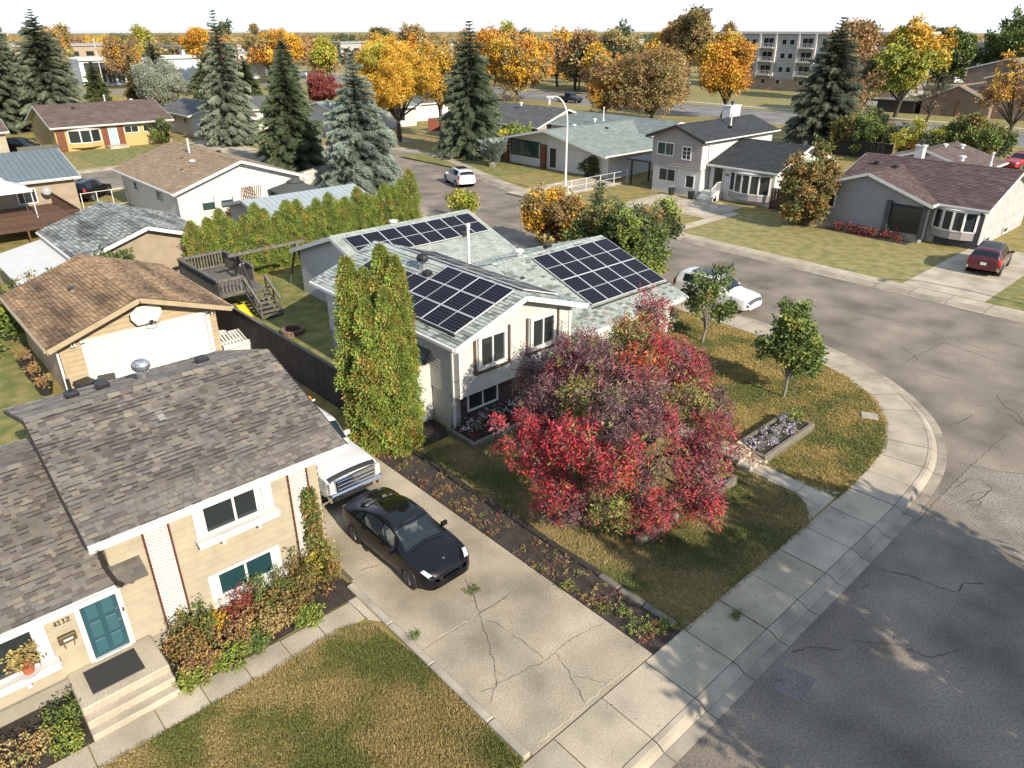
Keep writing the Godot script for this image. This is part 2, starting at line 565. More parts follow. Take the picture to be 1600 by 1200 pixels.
func build_ground() -> void:
	flat_piece("ground", rect(-2600, -2600, 2600, 2600), -0.4, M.lawn_gold)
	var road := flat_piece("road", rect(-260, -93, 114.5, 14), -0.13, M.asphalt)
	kerb_west = smooth_line(pts([-40, -5.44, 0, -5.44, 12, -5.44, 19, -5.44, 22.6, -5.5, 25.6, -5.85, 28.1, -6.85, 30.0, -8.4, 31.6, -10.6, 32.7, -13.3, 33.3, -17, 33.5, -23, 34.0, -32, 35.2, -43, 37.2, -54, 39.6, -63, 41.0, -69, 41.0, -73, 39.5, -76.3, 36, -77.8, 30, -78, 0, -78, -60, -78]))
	kerb_east = smooth_line(pts([44.6, 60, 44.2, 20, 43.8, -6, 43.9, -20, 44.2, -31, 45.0, -41, 46.8, -51, 49.8, -61, 53.0, -71, 53.6, -79, 51.5, -85, 46, -88.3, 38, -89, 0, -89, -60, -89]))
	# the blocks of land: their turf stands a kerb above the road
	var west := offset_line(kerb_west, -0.4)
	west.append_array(pts([-260, -78, -260, -5.44]))
	flat_piece("ground", west, -0.012, M.lawn_gold, 0.2)
	var east := offset_line(kerb_east, 0.4)
	east.append_array(pts([-260, -89, -260, -196, 114, -196, 114, 60]))
	flat_piece("ground", east, -0.012, M.lawn_gold, 0.2)
	flat_piece("ground", rect(-60, 5.2, 44, 60), -0.012, M.lawn_gold, 0.2)
	# sidewalks with kerb and gutter
	var near_walk := kerb_west.slice(8)
	sidewalk("sidewalk", near_walk.slice(0, 86), SIDEWALK_W, 1.55, "pale concrete sidewalk with rolled kerb round the corner lot", -1.0)
	sidewalk("sidewalk", near_walk.slice(85), SIDEWALK_W, 3.0, "concrete sidewalk along the side street and its far bend", -1.0)
	sidewalk("sidewalk", kerb_east.slice(8), 1.35, 2.0, "concrete sidewalk on the far side of the side street")
	# avenue and farther roads
	var av := flat_piece("avenue", rect(114, -420, 131, 140), -0.13, M.avenue_asphalt)
	flat_piece("avenue_kerb", rect(131, -420, 131.4, 140), 0.0, M.kerb_concrete, 0.2)
	flat_piece("avenue_kerb", rect(113.6, -196, 114, 140), 0.0, M.kerb_concrete, 0.2)
	flat_piece("ground", rect(131.4, -420, 700, 200), -0.02, M.lawn_straw, 0.2)
	flat_piece("path", rect(134.5, -420, 136.5, 140), 0.0, M.concrete)
	flat_piece("avenue", rect(-400, -208, 114, -197), -0.13, M.avenue_asphalt)
	flat_piece("ground", rect(-400, -420, 114, -208), -0.02, M.lawn_straw, 0.2)
	flat_piece("parking_lot", rect(165, -60, 230, -20), -0.005, M.avenue_asphalt)
	for x in [120.0, 125.5]:
		for k in 40:
			var mb := MB.new()
			mb.flat(PackedVector2Array(rect(x, -400 + k * 12, x + 0.12, -397 + k * 12)), -0.124)
			part(av, "lane_marking", mb, M.white_paint)
	# lawns of their own tone
	flat_piece("lawn", pts([-6, -13.0, 1.8, -13.0, 4.2, -13.0, 6.2, -13.1, 6.75, -12.6, 6.9, -10.8, 6.85, -7.2, -6, -7.2]), 0.0, M.lawn_straw)
	flat_piece("lawn", pts([12.4, -7.2, 19.2, -7.2, 20.1, -9.6, 20.0, -11.5, 18.5, -17.4, 12.6, -18.6]), 0.0, M.lawn_straw)
	flat_piece("lawn", pts([20.9, -7.2, 22.8, -7.28, 25.1, -7.48, 27.2, -8.2, 28.9, -9.4, 30.2, -11.2, 31.0, -13.9, 31.5, -17.2, 31.7, -23, 28, -23.5, 27.3, -18.5, 21, -17.6, 20.9, -10]), 0.0, M.lawn_gold)
	flat_piece("lawn", rect(12.6, -41, 26.5, -23), 0.0, M.lawn_green)
	flat_piece("lawn", rect(45.25, -31, 55.2, -14.9), 0.0, M.lawn_straw)
	flat_piece("lawn", rect(45.25, -10.4, 60, 8), 0.0, M.lawn_green)
	flat_piece("lawn", rect(50.5, -75, 62, -57), 0.0, M.lawn_green)
	flat_piece("lawn", rect(-3, -52, 4.0, -22), 0.0, M.lawn_green)
	flat_piece("lawn", rect(22, -104, 36, -91.5), 0.0, M.lawn_green)
	# driveway of the near house: old concrete in bays, cracked
	var drv := Node3D.new()
	drv.name = "driveway"
	add_child(drv)
	drv.set_meta("kind", "structure")
	drv.set_meta("label", "cracked yellowish concrete driveway under the black car")
	locals[drv] = true
	var zs := [-7.22, -11.1, -14.45, -18.2, -22, -26, -31.5]
	for i in zs.size() - 1:
		var mb := MB.new()
		var t := rf(0.9, 1.0)
		mb.col = Color(t, t, t)
		mb.prism(rect(7.2 if i < 2 else 7.3, zs[i + 1] + 0.012, 11.25, zs[i] - 0.012), -0.1, 0.03 - i * 0.002)
		part(drv, "slab", mb, M.drive_concrete)
	var jb := MB.new()
	jb.flat(PackedVector2Array(rect(7.2, -31.5, 11.25, -7.2)), 0.006)
	part(drv, "joint_bed", jb, M.joint)
	cracks(drv, "crack", [[9.59, -12.39, 9.36, -11.75, 9.03, -11.09], [9.03, -11.09, 8.75, -10.58, 8.50, -10.09, 8.24, -9.65, 7.85, -9.11, 7.42, -8.78], [8.94, -10.86, 9.11, -10.55, 9.19, -10.03], [9.15, -9.98, 9.20, -9.45, 9.23, -8.88], [9.52, -8.82, 9.39, -8.33, 9.14, -7.68, 8.99, -7.35], [9.32, -8.06, 9.64, -7.64, 9.77, -7.35]], 0.022, 0.034, M.crack_tar)
	cracks(drv, "crack", [[7.40, -9.16, 7.82, -9.09, 8.27, -9.03, 9.14, -8.83, 9.71, -8.85, 10.30, -8.87, 11.13, -8.70], [7.58, -14.66, 7.93, -14.55, 8.31, -14.47], [9.03, -11.09, 9.68, -11.06, 10.21, -11.14]], 0.017, 0.034, M.crack_tar)
	cracks(drv, "patched_crack", [[7.54, -11.17, 8.00, -11.13, 8.51, -11.1, 9.03, -11.12], [10.1, -8.95, 10.6, -8.9, 11.1, -8.76], [7.3, -7.32, 9.2, -7.33, 11.2, -7.33]], 0.055, 0.036, M.crack_pale)
	# cracks and patches in the road
	cracks(road, "crack", [[28.99, -6.6, 29.62, -6.4, 30.68, -6.3], [31.63, -6.60, 31.90, -5.97, 31.68, -5.22, 31.06, -4.61], [33.29, -6.25, 32.41, -5.66, 32.03, -5.05, 31.17, -4.64], [26.49, -5.5, 26.52, -5.16, 26.80, -4.24, 27.55, -3.28], [24.49, -5.13, 24.56, -4.92, 25.42, -4.80, 25.83, -4.54, 25.42, -4.02, 24.50, -4.12, 24.00, -4.34, 23.77, -4.55], [24.5, -4.1, 24.2, -4.0, 23.9, -4.2], [18.64, -4.84, 18.97, -4.18, 19.08, -3.54, 19.26, -3.03, 19.87, -2.99, 20.21, -2.61], [35.71, -11.16, 34.81, -9.93, 34.07, -9.93], [34.00, -10.19, 37.74, -9.84, 37.31, -8.14, 37.16, -7.29], [33.59, -9.61, 33.52, -8.49, 33.65, -7.75], [40.05, -8.28, 40.06, -7.72, 39.73, -6.95], [17.45, -4.86, 17.91, -4.79], [13.89, -5.0, 14.48, -4.8, 14.9, -4.2], [33, -30, 36, -29, 40, -30.5, 43, -30], [36, -43, 40, -42, 45, -43], [38, -56, 43, -55, 46, -57]], 0.05, -0.1255, M.crack_tar)
	cracks(road, "crack", [[21.5, -5.0, 23.77, -5.04, 26.5, -5.0, 30, -4.9], [24.2, -4.3, 24.7, -4.35, 25.2, -4.1], [15.4, -4.2, 16.1, -3.4, 16.3, -2.6, 17.2, -2.2], [38, -7, 39, -12, 38.6, -18, 39.2, -26, 40, -36, 42, -48]], 0.03, -0.1255, M.crack_tar)
	var pm := MB.new()
	pm.flat(PackedVector2Array(pts([13.33, -5.1, 13.63, -4.22, 12.78, -4.09, 12.54, -4.84])), -0.126)
	part(road, "tar_patch", pm, M.asphalt_patch)
	pm = MB.new()
	pm.flat(PackedVector2Array(pts([23.6, -5.05, 26.5, -5.0, 27.4, -3.3, 30, 1, 22.6, 1.5, 22.1, -2.2])), -0.1265)
	part(road, "pale_patch", pm, M.asphalt_pale)
	# walks
	var walk := Node3D.new()
	walk.name = numbered("path")
	add_child(walk)
	walk.set_meta("kind", "structure")
	locals[walk] = true
	var xs := [-3.0, -1.2, 0.4, 1.75, 2.75, 3.75, 4.75, 5.7, 6.75]
	for i in xs.size() - 1:
		var mb := MB.new()
		var t := rf(0.85, 1.0)
		mb.col = Color(t, t, t)
		var z0 := -13.75 + rf(-0.04, 0.04)
		mb.prism([Vector2(xs[i] + 0.012, z0), Vector2(xs[i + 1] - 0.012, z0), Vector2(xs[i + 1] - 0.012, z0 + 0.75), Vector2(xs[i] + 0.012, z0 + 0.75)], -0.05, 0.022 + rf(0, 0.01))
		part(walk, "slab", mb, M.concrete)
	var tri := MB.new()
	tri.prism(pts([6.72, -14.4, 7.15, -14.3, 7.1, -12.5, 6.78, -12.9]), -0.05, 0.028)
	part(walk, "slab", tri, M.concrete)
	# raised concrete edging beside the driveway
	var ed := Node3D.new()
	ed.name = "driveway_edging"
	add_child(ed)
	ed.set_meta("kind", "structure")
	locals[ed] = true
	var ez := -14.3
	while ez < -7.4:
		var l := minf(rf(1.5, 2.2), -7.25 - ez)
		var mb := MB.new()
		mb.bevel(Vector3(7.09, 0.03, ez + l / 2), Vector3(0.2, 0.14, l - 0.015), 0.03)
		part(ed, "edging_section", mb, M.kerb_concrete)
		ez += l
	var fw := Node3D.new()
	fw.name = numbered("path")
	add_child(fw)
	fw.set_meta("kind", "structure")
	locals[fw] = true
	for q in [[20.27, -9.95, 21.0, -9.3], [20.2, -9.3, 20.95, -8.3]]:
		var mb := MB.new()
		mb.prism(rect(q[0], q[1], q[2], q[3]), -0.05, 0.022)
		part(fw, "slab", mb, M.concrete)
	var fl := MB.new()
	fl.prism(pts([20.18, -8.28, 20.93, -8.28, 21.3, -7.28, 19.1, -7.24, 19.9, -7.75]), -0.05, 0.02)
	part(fw, "slab", fl, M.concrete)
	# driveways across the street
	for q in [[45.2, -14.85, 58, -10.4], [45.4, -40.5, 56, -36.6], [45.6, -50.6, 57, -46]]:
		var dd := Node3D.new()
		dd.name = numbered("concrete_driveway")
		add_child(dd)
		dd.set_meta("kind", "structure")
		locals[dd] = true
		for k in 3:
			var mb := MB.new()
			var w: float = (q[2] - q[0]) / 3
			mb.prism(rect(q[0] + k * w + 0.015, q[1], q[0] + (k + 1) * w - 0.015, q[3]), -0.05, 0.018)
			part(dd, "slab", mb, M.concrete)
	for q in [[50.5, -36.5, 56.4, -32.3, "patio"], [54.5, -14.4, 57.5, -10, "patio"], [45.4, -32.2, 54, -31.2, "path"], [36, -104, 40.5, -91, "concrete_driveway"], [55, -92, 59, -84, "concrete_driveway"]]:
		flat_piece(q[4], rect(q[0], q[1], q[2], q[3]), 0.012, M.concrete)
	# bare bed between driveway and lawn
	var bed := MB.new()
	bed.prism(rect(11.27, -20, 12.36, -7.2), -0.1, 0.035)
	ground_piece("mulch_bed", bed, M.mulch)
	flat_piece("mulch_bed", rect(2.4, -15.6, 7.1, -13.8), 0.03, M.mulch)
	flat_piece("mulch_bed", rect(-3, -15.6, 0.6, -13.8), 0.03, M.mulch)
	flat_piece("mulch_bed", rect(11.4, -22, 14.4, -18.9), 0.012, M.mulch)
	flat_piece("mulch_bed", rect(54.2, -25, 55.3, -18.2), 0.015, M.mulch)
	var gp := MB.new()
	gp.flat(PackedVector2Array(rect(4.0, -31.5, 11.6, -23)), 0.004)
	ground_piece("parking_pad", gp, M.concrete)

const PAL := {
	"weathered": [[0.243, 0.213, 0.183], [0.203, 0.174, 0.152], [0.278, 0.248, 0.21], [0.23, 0.218, 0.196], [0.168, 0.143, 0.128], [0.313, 0.271, 0.214], [0.243, 0.222, 0.2]],
	"weathered_gold": [[0.266, 0.225, 0.171], [0.207, 0.175, 0.143], [0.34, 0.28, 0.189], [0.221, 0.206, 0.184], [0.17, 0.143, 0.121], [0.377, 0.312, 0.208], [0.248, 0.215, 0.18]],
	"brown": [[0.42, 0.27, 0.145], [0.37, 0.235, 0.125], [0.47, 0.305, 0.17], [0.32, 0.205, 0.115]],
	"sage": [[0.47, 0.53, 0.48], [0.52, 0.57, 0.52], [0.43, 0.49, 0.45], [0.5, 0.56, 0.52]],
	"tan": [[0.42, 0.3, 0.19], [0.38, 0.27, 0.17], [0.46, 0.33, 0.21]],
	"umber": [[0.17, 0.12, 0.105], [0.15, 0.105, 0.09], [0.195, 0.14, 0.12]],
	"plum": [[0.15, 0.095, 0.088], [0.125, 0.08, 0.075], [0.175, 0.115, 0.105], [0.11, 0.075, 0.07]],
	"slate": [[0.05, 0.055, 0.062], [0.042, 0.047, 0.054], [0.06, 0.066, 0.072]],
	"grey": [[0.15, 0.152, 0.155], [0.13, 0.132, 0.136], [0.17, 0.172, 0.175]],
	"moss_grey": [[0.35, 0.37, 0.35], [0.28, 0.3, 0.28], [0.42, 0.44, 0.41], [0.22, 0.23, 0.21]],
	"green_grey": [[0.29, 0.35, 0.33], [0.33, 0.39, 0.37], [0.26, 0.32, 0.3]],
	"townhouse": [[0.36, 0.25, 0.15], [0.33, 0.225, 0.135], [0.39, 0.275, 0.17]],
}

func pick(p: Array) -> Color:
	var k: Array = p[rng.randi() % p.size()]
	var j := rf(0.9, 1.1)
	return Color(k[0] * j, k[1] * j, k[2] * j)

# overlapping shingles on the roof plane a-b (eave) up to d-c (ridge), each with its own thickness and tone
# o: expo, wid, tab (share of dark slots), ind (how many of the lowest are single pieces), keep (Callable on metres along and up)
func shingles(roof: Node3D, a: Vector3, b: Vector3, c: Vector3, d: Vector3, pal: Array, o := {}) -> void:
	var u := (b - a).normalized()
	var vv := (d - a) - u * (d - a).dot(u)
	var hgt := vv.length()
	var v := vv / hgt
	var nn := u.cross(v).normalized()
	if nn.y < 0:
		nn = -nn
	var L := (b - a).length()
	var lean0 := (d - a).dot(u) / hgt
	var lean1 := (c - b).dot(u) / hgt
	var expo: float = o.get("expo", 0.15)
	var wid: float = o.get("wid", 0.3)
	var th: float = o.get("th", 0.014)
	var ind: int = o.get("ind", 0)
	var vary: float = o.get("vary", 0.5)
	var tabs: bool = o.get("tabs", false)
	var mb := MB.new()
	var kinds := {}
	var rows := int(hgt / expo)
	var made := 0
	for r in rows + 1:
		var y0 := r * expo
		var y1 := minf(y0 + expo * 1.06, hgt)
		if y1 - y0 < 0.03:
			continue
		var x := lean0 * y0
		var xe := L + lean1 * y0
		var first := true
		while x < xe - 0.02:
			var w := wid * (1.0 + rf(-vary, vary))
			if first:
				w *= rf(0.3, 1.0) if not tabs else (0.5 if r % 2 else 1.0)
				first = false
			w = minf(w, xe - x)
			var gap := 0.012 if tabs else 0.004
			if o.has("keep") and not o.keep.call(x + w / 2, y0 + expo / 2):
				x += w
				continue
			var col := pick(pal)
			if o.has("tone"):
				var f: float = o.tone.call(x, y0)
				col = Color(col.r * f, col.g * f, col.b * f)
			var up := th * (1.0 + rf(0, 1.2))
			if made < ind and r > 0 and w > wid * 0.5 and x < o.get("indx", 1e9) and x > o.get("indx0", -1e9):
				made += 1
				var kw := clampi(roundi(w / wid * 4), 2, 6)
				var kc := rng.randi() % pal.size()
				var key := kw * 100 + kc
				if not kinds.has(key):
					var km := MB.new()
					km.col = pick([pal[kc]])
					var hw := wid * kw / 8.0 - 0.003
					km.quad(Vector3(-hw, expo * 1.05, 0.004), Vector3(hw, expo * 1.05, 0.004), Vector3(hw, 0, 0.022), Vector3(-hw, 0, 0.022))
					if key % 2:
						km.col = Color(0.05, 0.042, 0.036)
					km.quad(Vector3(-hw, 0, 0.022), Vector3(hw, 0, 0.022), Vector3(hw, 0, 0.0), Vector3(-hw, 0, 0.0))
					km.tri(Vector3(-hw, expo, 0.004), Vector3(-hw, 0, 0.022), Vector3(-hw, 0, 0))
					km.tri(Vector3(hw, expo, 0.004), Vector3(hw, 0, 0), Vector3(hw, 0, 0.022))
					kinds[key] = km.mesh()
				w = minf(wid * kw / 4.0, xe - x)
				var sc := w / (wid * kw / 4.0)
				piece(roof, "shingle", kinds[key], M.shingle, Transform3D(Basis(u * sc, v, nn), a + u * (x + w / 2) + v * y0 + nn * 0.006))
				x += w
				continue
			mb.col = col
			var p0 := a + u * (x + gap / 2) + v * y0
			var p1 := a + u * (x + w - gap / 2) + v * y0
			var p2 := a + u * (x + w - gap / 2) + v * y1 + nn * 0.004
			var p3 := a + u * (x + gap / 2) + v * y1 + nn * 0.004
			var q0 := p0 + nn * (0.006 + up)
			var q1 := p1 + nn * (0.006 + up)
			mb.quad(p3, p2, q1, q0)
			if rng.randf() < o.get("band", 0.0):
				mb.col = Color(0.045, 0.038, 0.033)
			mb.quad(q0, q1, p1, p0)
			x += w
	if mb.v.size():
		var s := part(roof, "shingle_courses", mb, M.shingle)
		s.set_meta("kind", "stuff")

func slab_quad(mb: MB, a: Vector3, b: Vector3, c: Vector3, d: Vector3, t: float) -> void:
	var dn := Vector3(0, -t, 0)
	mb.quad(d, c, b, a)
	mb.quad(a + dn, b + dn, c + dn, d + dn)
	mb.quad(a, b, b + dn, a + dn)
	mb.quad(b, c, c + dn, b + dn)
	mb.quad(c, d, d + dn, c + dn)
	mb.quad(d, a, a + dn, d + dn)

# a gabled block. axis "z": the ridge runs along z. he: height of the roof's eave edge, ov: eave overhang, rk: rake overhang at both ends
# o: slope, wall, base, pal, expo, wid, fascia, ridge_at (share), only (which slopes get shingles), nowall
func gable(t: Node3D, x0: float, x1: float, z0: float, z1: float, axis: String, he: float, o: Dictionary) -> Dictionary:
	var slope: float = o.get("slope", 0.333)
	var ov: float = o.get("ov", 0.5)
	var rk: float = o.get("rk", 0.4)
	var rk1: float = o.get("rk1", rk)
	var base: float = o.get("base", -0.1)
	var wallm: Material = M[o.get("wall", "white_paint")]
	var fascia: Material = M[o.get("fascia", "white_trim")]
	var pal: Array = PAL[o.get("pal", "grey")]
	var isz := axis == "z"
	var a0 := x0 if isz else z0
	var a1 := x1 if isz else z1
	var b0 := z0 if isz else x0
	var b1 := z1 if isz else x1
	var am: float = lerpf(a0, a1, o.get("ridge_at", 0.5))
	var th := 0.16
	var at := func(a: float, b: float, h: float) -> Vector3: return Vector3(a, h, b) if isz else Vector3(b, h, a)
	# walls
	if not o.get("nowall", false):
		var w := MB.new()
		var wl0: float = he + slope * ov - th
		var rise: float = he + slope * ((am - a0) + ov) - th
		var right: float = rise - slope * (a1 - am)
		var e0 := [at.call(a0, b0, base), at.call(a0, b0, wl0), at.call(am, b0, rise), at.call(a1, b0, right), at.call(a1, b0, base)]
		var e1 := [at.call(a0, b1, base), at.call(a0, b1, wl0), at.call(am, b1, rise), at.call(a1, b1, right), at.call(a1, b1, base)]
		w.poly(e0)
		var r1 := e1.duplicate()
		r1.reverse()
		w.poly(r1)
		for i in 4:
			if i == 1 or i == 2:
				continue
			w.quad(e1[i], e1[i + 1], e0[i + 1], e0[i])
		part(t, "wall", w, wallm)
		if o.has("plinth"):
			var ph: float = o.plinth
			var pb := MB.new()
			pb.prism([Vector2(x0 - 0.02, z0 - 0.02), Vector2(x1 + 0.02, z0 - 0.02), Vector2(x1 + 0.02, z1 + 0.02), Vector2(x0 - 0.02, z1 + 0.02)], base, ph)
			part(t, "foundation", pb, M.stucco)
	# roof
	var hr: float = he + slope * ((am - a0) + ov)
	var he1: float = hr - slope * ((a1 - am) + ov)
	var rm := MB.new()
	var c0 := b0 - rk
	var c1 := b1 + rk1
	var ea: Vector3 = at.call(a0 - ov, c0, he); var eb: Vector3 = at.call(a0 - ov, c1, he)
	var ra: Vector3 = at.call(am, c0, hr); var rb: Vector3 = at.call(am, c1, hr)
	var fa: Vector3 = at.call(a1 + ov, c0, he1); var fb: Vector3 = at.call(a1 + ov, c1, he1)
	slab_quad(rm, ea, eb, rb, ra, 0.07)
	slab_quad(rm, fb, fa, ra, rb, 0.07)
	rm.col = Color(pal[0][0], pal[0][1], pal[0][2]) * 0.8
	var cc := PackedColorArray()
	cc.resize(rm.v.size())
	cc.fill(rm.col)
	rm.c = cc
	var roof := part(t, "roof", rm, M.shingle)
	var so := {"expo": o.get("expo", 0.18), "wid": o.get("wid", 0.4), "vary": o.get("vary", 0.5), "tabs": o.get("tabs", false), "th": o.get("th", 0.014)}
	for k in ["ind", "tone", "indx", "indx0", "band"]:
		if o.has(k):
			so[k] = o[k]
	var only: String = o.get("only", "ab")
	var s2 := so.duplicate()
	var s3 := so.duplicate()
	if o.get("ind_side", "b") == "a":
		s3.erase("ind")
	else:
		s2.erase("ind")
	if o.has("keep_a"):
		s2["keep"] = o.keep_a
	if o.has("keep_b"):
		s3["keep"] = o.keep_b
	if only.contains("a"):
		shingles(roof, ea, eb, rb, ra, pal, s2)
	if only.contains("b"):
		shingles(roof, fa, fb, rb, ra, pal, s3)
	# ridge caps
	if only != "":
		var l := (rb - ra).length()
		var n := int(l / 0.3)
		var cap := MB.new()
		var along := (rb - ra) / l
		for i in n:
			cap.col = pick(pal)
			var o0 := ra + along * (l * i / n); var o1 := ra + along * (l * (i + 1) / n)
			var dy := 0.035
			for sgn in [-1.0, 1.0]:
				var offv: Vector3 = (ea - ra - along * (ea - ra).dot(along)).normalized() * 0.16 if sgn < 0 else (fa - ra - along * (fa - ra).dot(along)).normalized() * 0.16
				cap.quad(o0 + Vector3(0, dy + 0.02, 0), o1 + Vector3(0, dy, 0), o1 + offv + Vector3(0, dy - 0.005, 0), o0 + offv + Vector3(0, dy + 0.015, 0))
			cap.quad(o0 + Vector3(0, dy + 0.02, 0), o0 + (ea - ra).normalized() * 0.02, o0 + (fa - ra).normalized() * 0.02, o0 + Vector3(0, dy + 0.02, 0))
		var cp := part(roof, "ridge_cap", cap, M.shingle)
		cp.set_meta("kind", "stuff")
	# fascia boards and rakes stand a little proud of the roof edge
	var fb0 := MB.new()
	var rk0 := MB.new()
	var dn := Vector3(0, -0.1, 0)
	for e in [[ea, eb], [fa, fb], [ea, ra], [ra, fa], [eb, rb], [rb, fb]]:
		var out: Vector3
		if e[0] == ea and e[1] == eb:
			out = at.call(-0.02, 0, 0)
		elif e[0] == fa and e[1] == fb:
			out = at.call(0.02, 0, 0)
		else:
			out = at.call(0, -0.02 if (e[0] == ea or e[0] == ra) else 0.02, 0)
		var tall: float = o.get("rake_h", 0.2)
		if e[0] == ra or e[1] == ra or e[0] == rb or e[1] == rb:
			rk0 = MB.new()
			rk0.beam(e[0] + Vector3(0, -tall / 2, 0) + out, e[1] + Vector3(0, -tall / 2, 0) + out, 0.035, tall)
			part(t, "rake_board", rk0, M[o.rake] if o.has("rake") else fascia)
		else:
			fb0 = MB.new()
			fb0.beam(e[0] + dn + out, e[1] + dn + out, 0.035, 0.2)
			part(t, "fascia", fb0, fascia)
	var sf := MB.new()
	var d2 := Vector3(0, -0.15, 0)
	sf.quad(ea + d2, eb + d2, rb + d2, ra + d2)
	sf.quad(fb + d2, fa + d2, ra + d2, rb + d2)
	part(t, "soffit", sf, fascia)
	if o.get("gutter", true):
		for e in [[ea, eb, -1.0], [fa, fb, 1.0]]:
			var gt := MB.new()
			var ofs: Vector3 = at.call(0.07 * e[2], 0, 0) + Vector3(0, -0.06, 0)
			gt.beam(e[0] + ofs, e[1] + ofs, 0.1, 0.1)
			part(t, "gutter", gt, M[o.get("gutter_mat", o.get("fascia", "white_trim"))])
	return {"roof": roof, "hr": hr, "ea": ea, "eb": eb, "ra": ra, "rb": rb, "fa": fa, "fb": fb, "am": am}

# lap boards over a convex outline (metres right and up from o, in the wall's own frame)
func siding(t: Node3D, o: Vector3, d: String, outline: Array, expo: float, m: Material, single := false, called := "siding_board") -> void:
	var B := frame3(d)
	var lo := 1e9
	var hi := -1e9
	for p in outline:
		lo = minf(lo, p.y); hi = maxf(hi, p.y)
	var all := MB.new()
	var y := lo
	while y < hi - 0.02:
		var y1 := minf(y + expo, hi)
		var xs := []
		var gap := minf(0.028, expo * 0.13)
		y1 -= gap
		for yy in [y + 0.001, y1 - 0.001]:
			var a := 1e9
			var b := -1e9
			for i in outline.size():
				var p: Vector2 = outline[i]; var q: Vector2 = outline[(i + 1) % outline.size()]
				if (p.y - yy) * (q.y - yy) <= 0 and p.y != q.y:
					var x := lerpf(p.x, q.x, (yy - p.y) / (q.y - p.y))
					a = minf(a, x); b = maxf(b, x)
			xs.append([a, b])
		var mb := MB.new() if single else all
		var tone := rf(0.94, 1.0)
		mb.col = Color(tone, tone, tone * rf(0.98, 1.0))
		var P := func(x: float, yy: float, z: float) -> Vector3: return o + B * Vector3(x, yy, z)
		var bl: Vector3 = P.call(xs[0][0], y, 0.02 + expo * 0.12); var br: Vector3 = P.call(xs[0][1], y, 0.02 + expo * 0.12)
		var tl: Vector3 = P.call(xs[1][0], y1, 0.014); var tr: Vector3 = P.call(xs[1][1], y1, 0.014)
		mb.quad(tl, tr, br, bl)
		mb.quad(bl, br, P.call(xs[0][1], y, 0.002), P.call(xs[0][0], y, 0.002))
		if single:
			part(t, called, mb, m)
		y = y1 + gap
	if not single:
		var s := part(t, "lap_siding", all, m)
		s.set_meta("kind", "stuff")

# window: frame ring, mullions and sill proud of the wall; each pane a sub-part. o: middle of the opening on the wall plane
func window(t: Node3D, o: Vector3, d: String, w: float, h: float, n := 2, glass := "glass_dark", trim := 0.09, opt := {}) -> MeshInstance3D:
	var B := frame3(d)
	var f := MB.new()
	var dep: float = opt.get("depth", 0.07)
	var P := func(x: float, y: float, z: float) -> Vector3: return o + B * Vector3(x, y, z)
	f.box(P.call(0, h / 2 + trim / 2, dep / 2), Vector3(w + trim * 2, trim, dep), B)
	f.box(P.call(0, -h / 2 - trim / 2, dep / 2), Vector3(w + trim * 2, trim, dep), B)
	for s in [-1, 1]:
		f.box(P.call(s * (w / 2 + trim / 2), 0, dep / 2), Vector3(trim, h, dep), B)
	var fr: Array = opt.get("splits", [])
	if fr.is_empty():
		for i in n + 1:
			fr.append(float(i) / n)
	for i in range(1, fr.size() - 1):
		f.box(P.call((fr[i] - 0.5) * w, 0, dep * 0.42), Vector3(0.06, h, dep * 0.8), B)
	if opt.get("cross", 0) > 0:
		for k in opt.cross:
			f.box(P.call(0, h * (float(k + 1) / (opt.cross + 1) - 0.5), dep * 0.42), Vector3(w, 0.035, dep * 0.7), B)
	if opt.has("sill"):
		f.box(P.call(0, -h / 2 - trim - 0.03, 0.09), Vector3(w + trim * 2 + 0.12, 0.06, 0.18), B)
	var win := part(t, "window", f, M[opt.get("frame", "white_trim")])
	for i in fr.size() - 1:
		var p := MB.new()
		var x0: float = (fr[i] - 0.5) * w; var x1: float = (fr[i + 1] - 0.5) * w
		p.box(P.call((x0 + x1) / 2, 0, 0.022), Vector3(x1 - x0 - 0.01, h - 0.005, 0.012), B)
		part(win, "pane", p, M[glass])
		if opt.get("curtain", "") == "sides" and i == fr.size() - 2:
			var c := MB.new()
			for k in 4:
				c.box(P.call(x1 - 0.03 - k * 0.042, 0, 0.031 - 0.002 * (k % 2)), Vector3(0.043, h * 0.96, 0.004), B)
			part(win, "curtain", c, M.curtain)
		if opt.get("curtain", "") == "blind":
			var c := MB.new()
			c.box(P.call((x0 + x1) / 2, h * 0.28, 0.031), Vector3(x1 - x0 - 0.1, h * 0.4, 0.004), B)
			part(win, "blind", c, M.curtain)
	return win

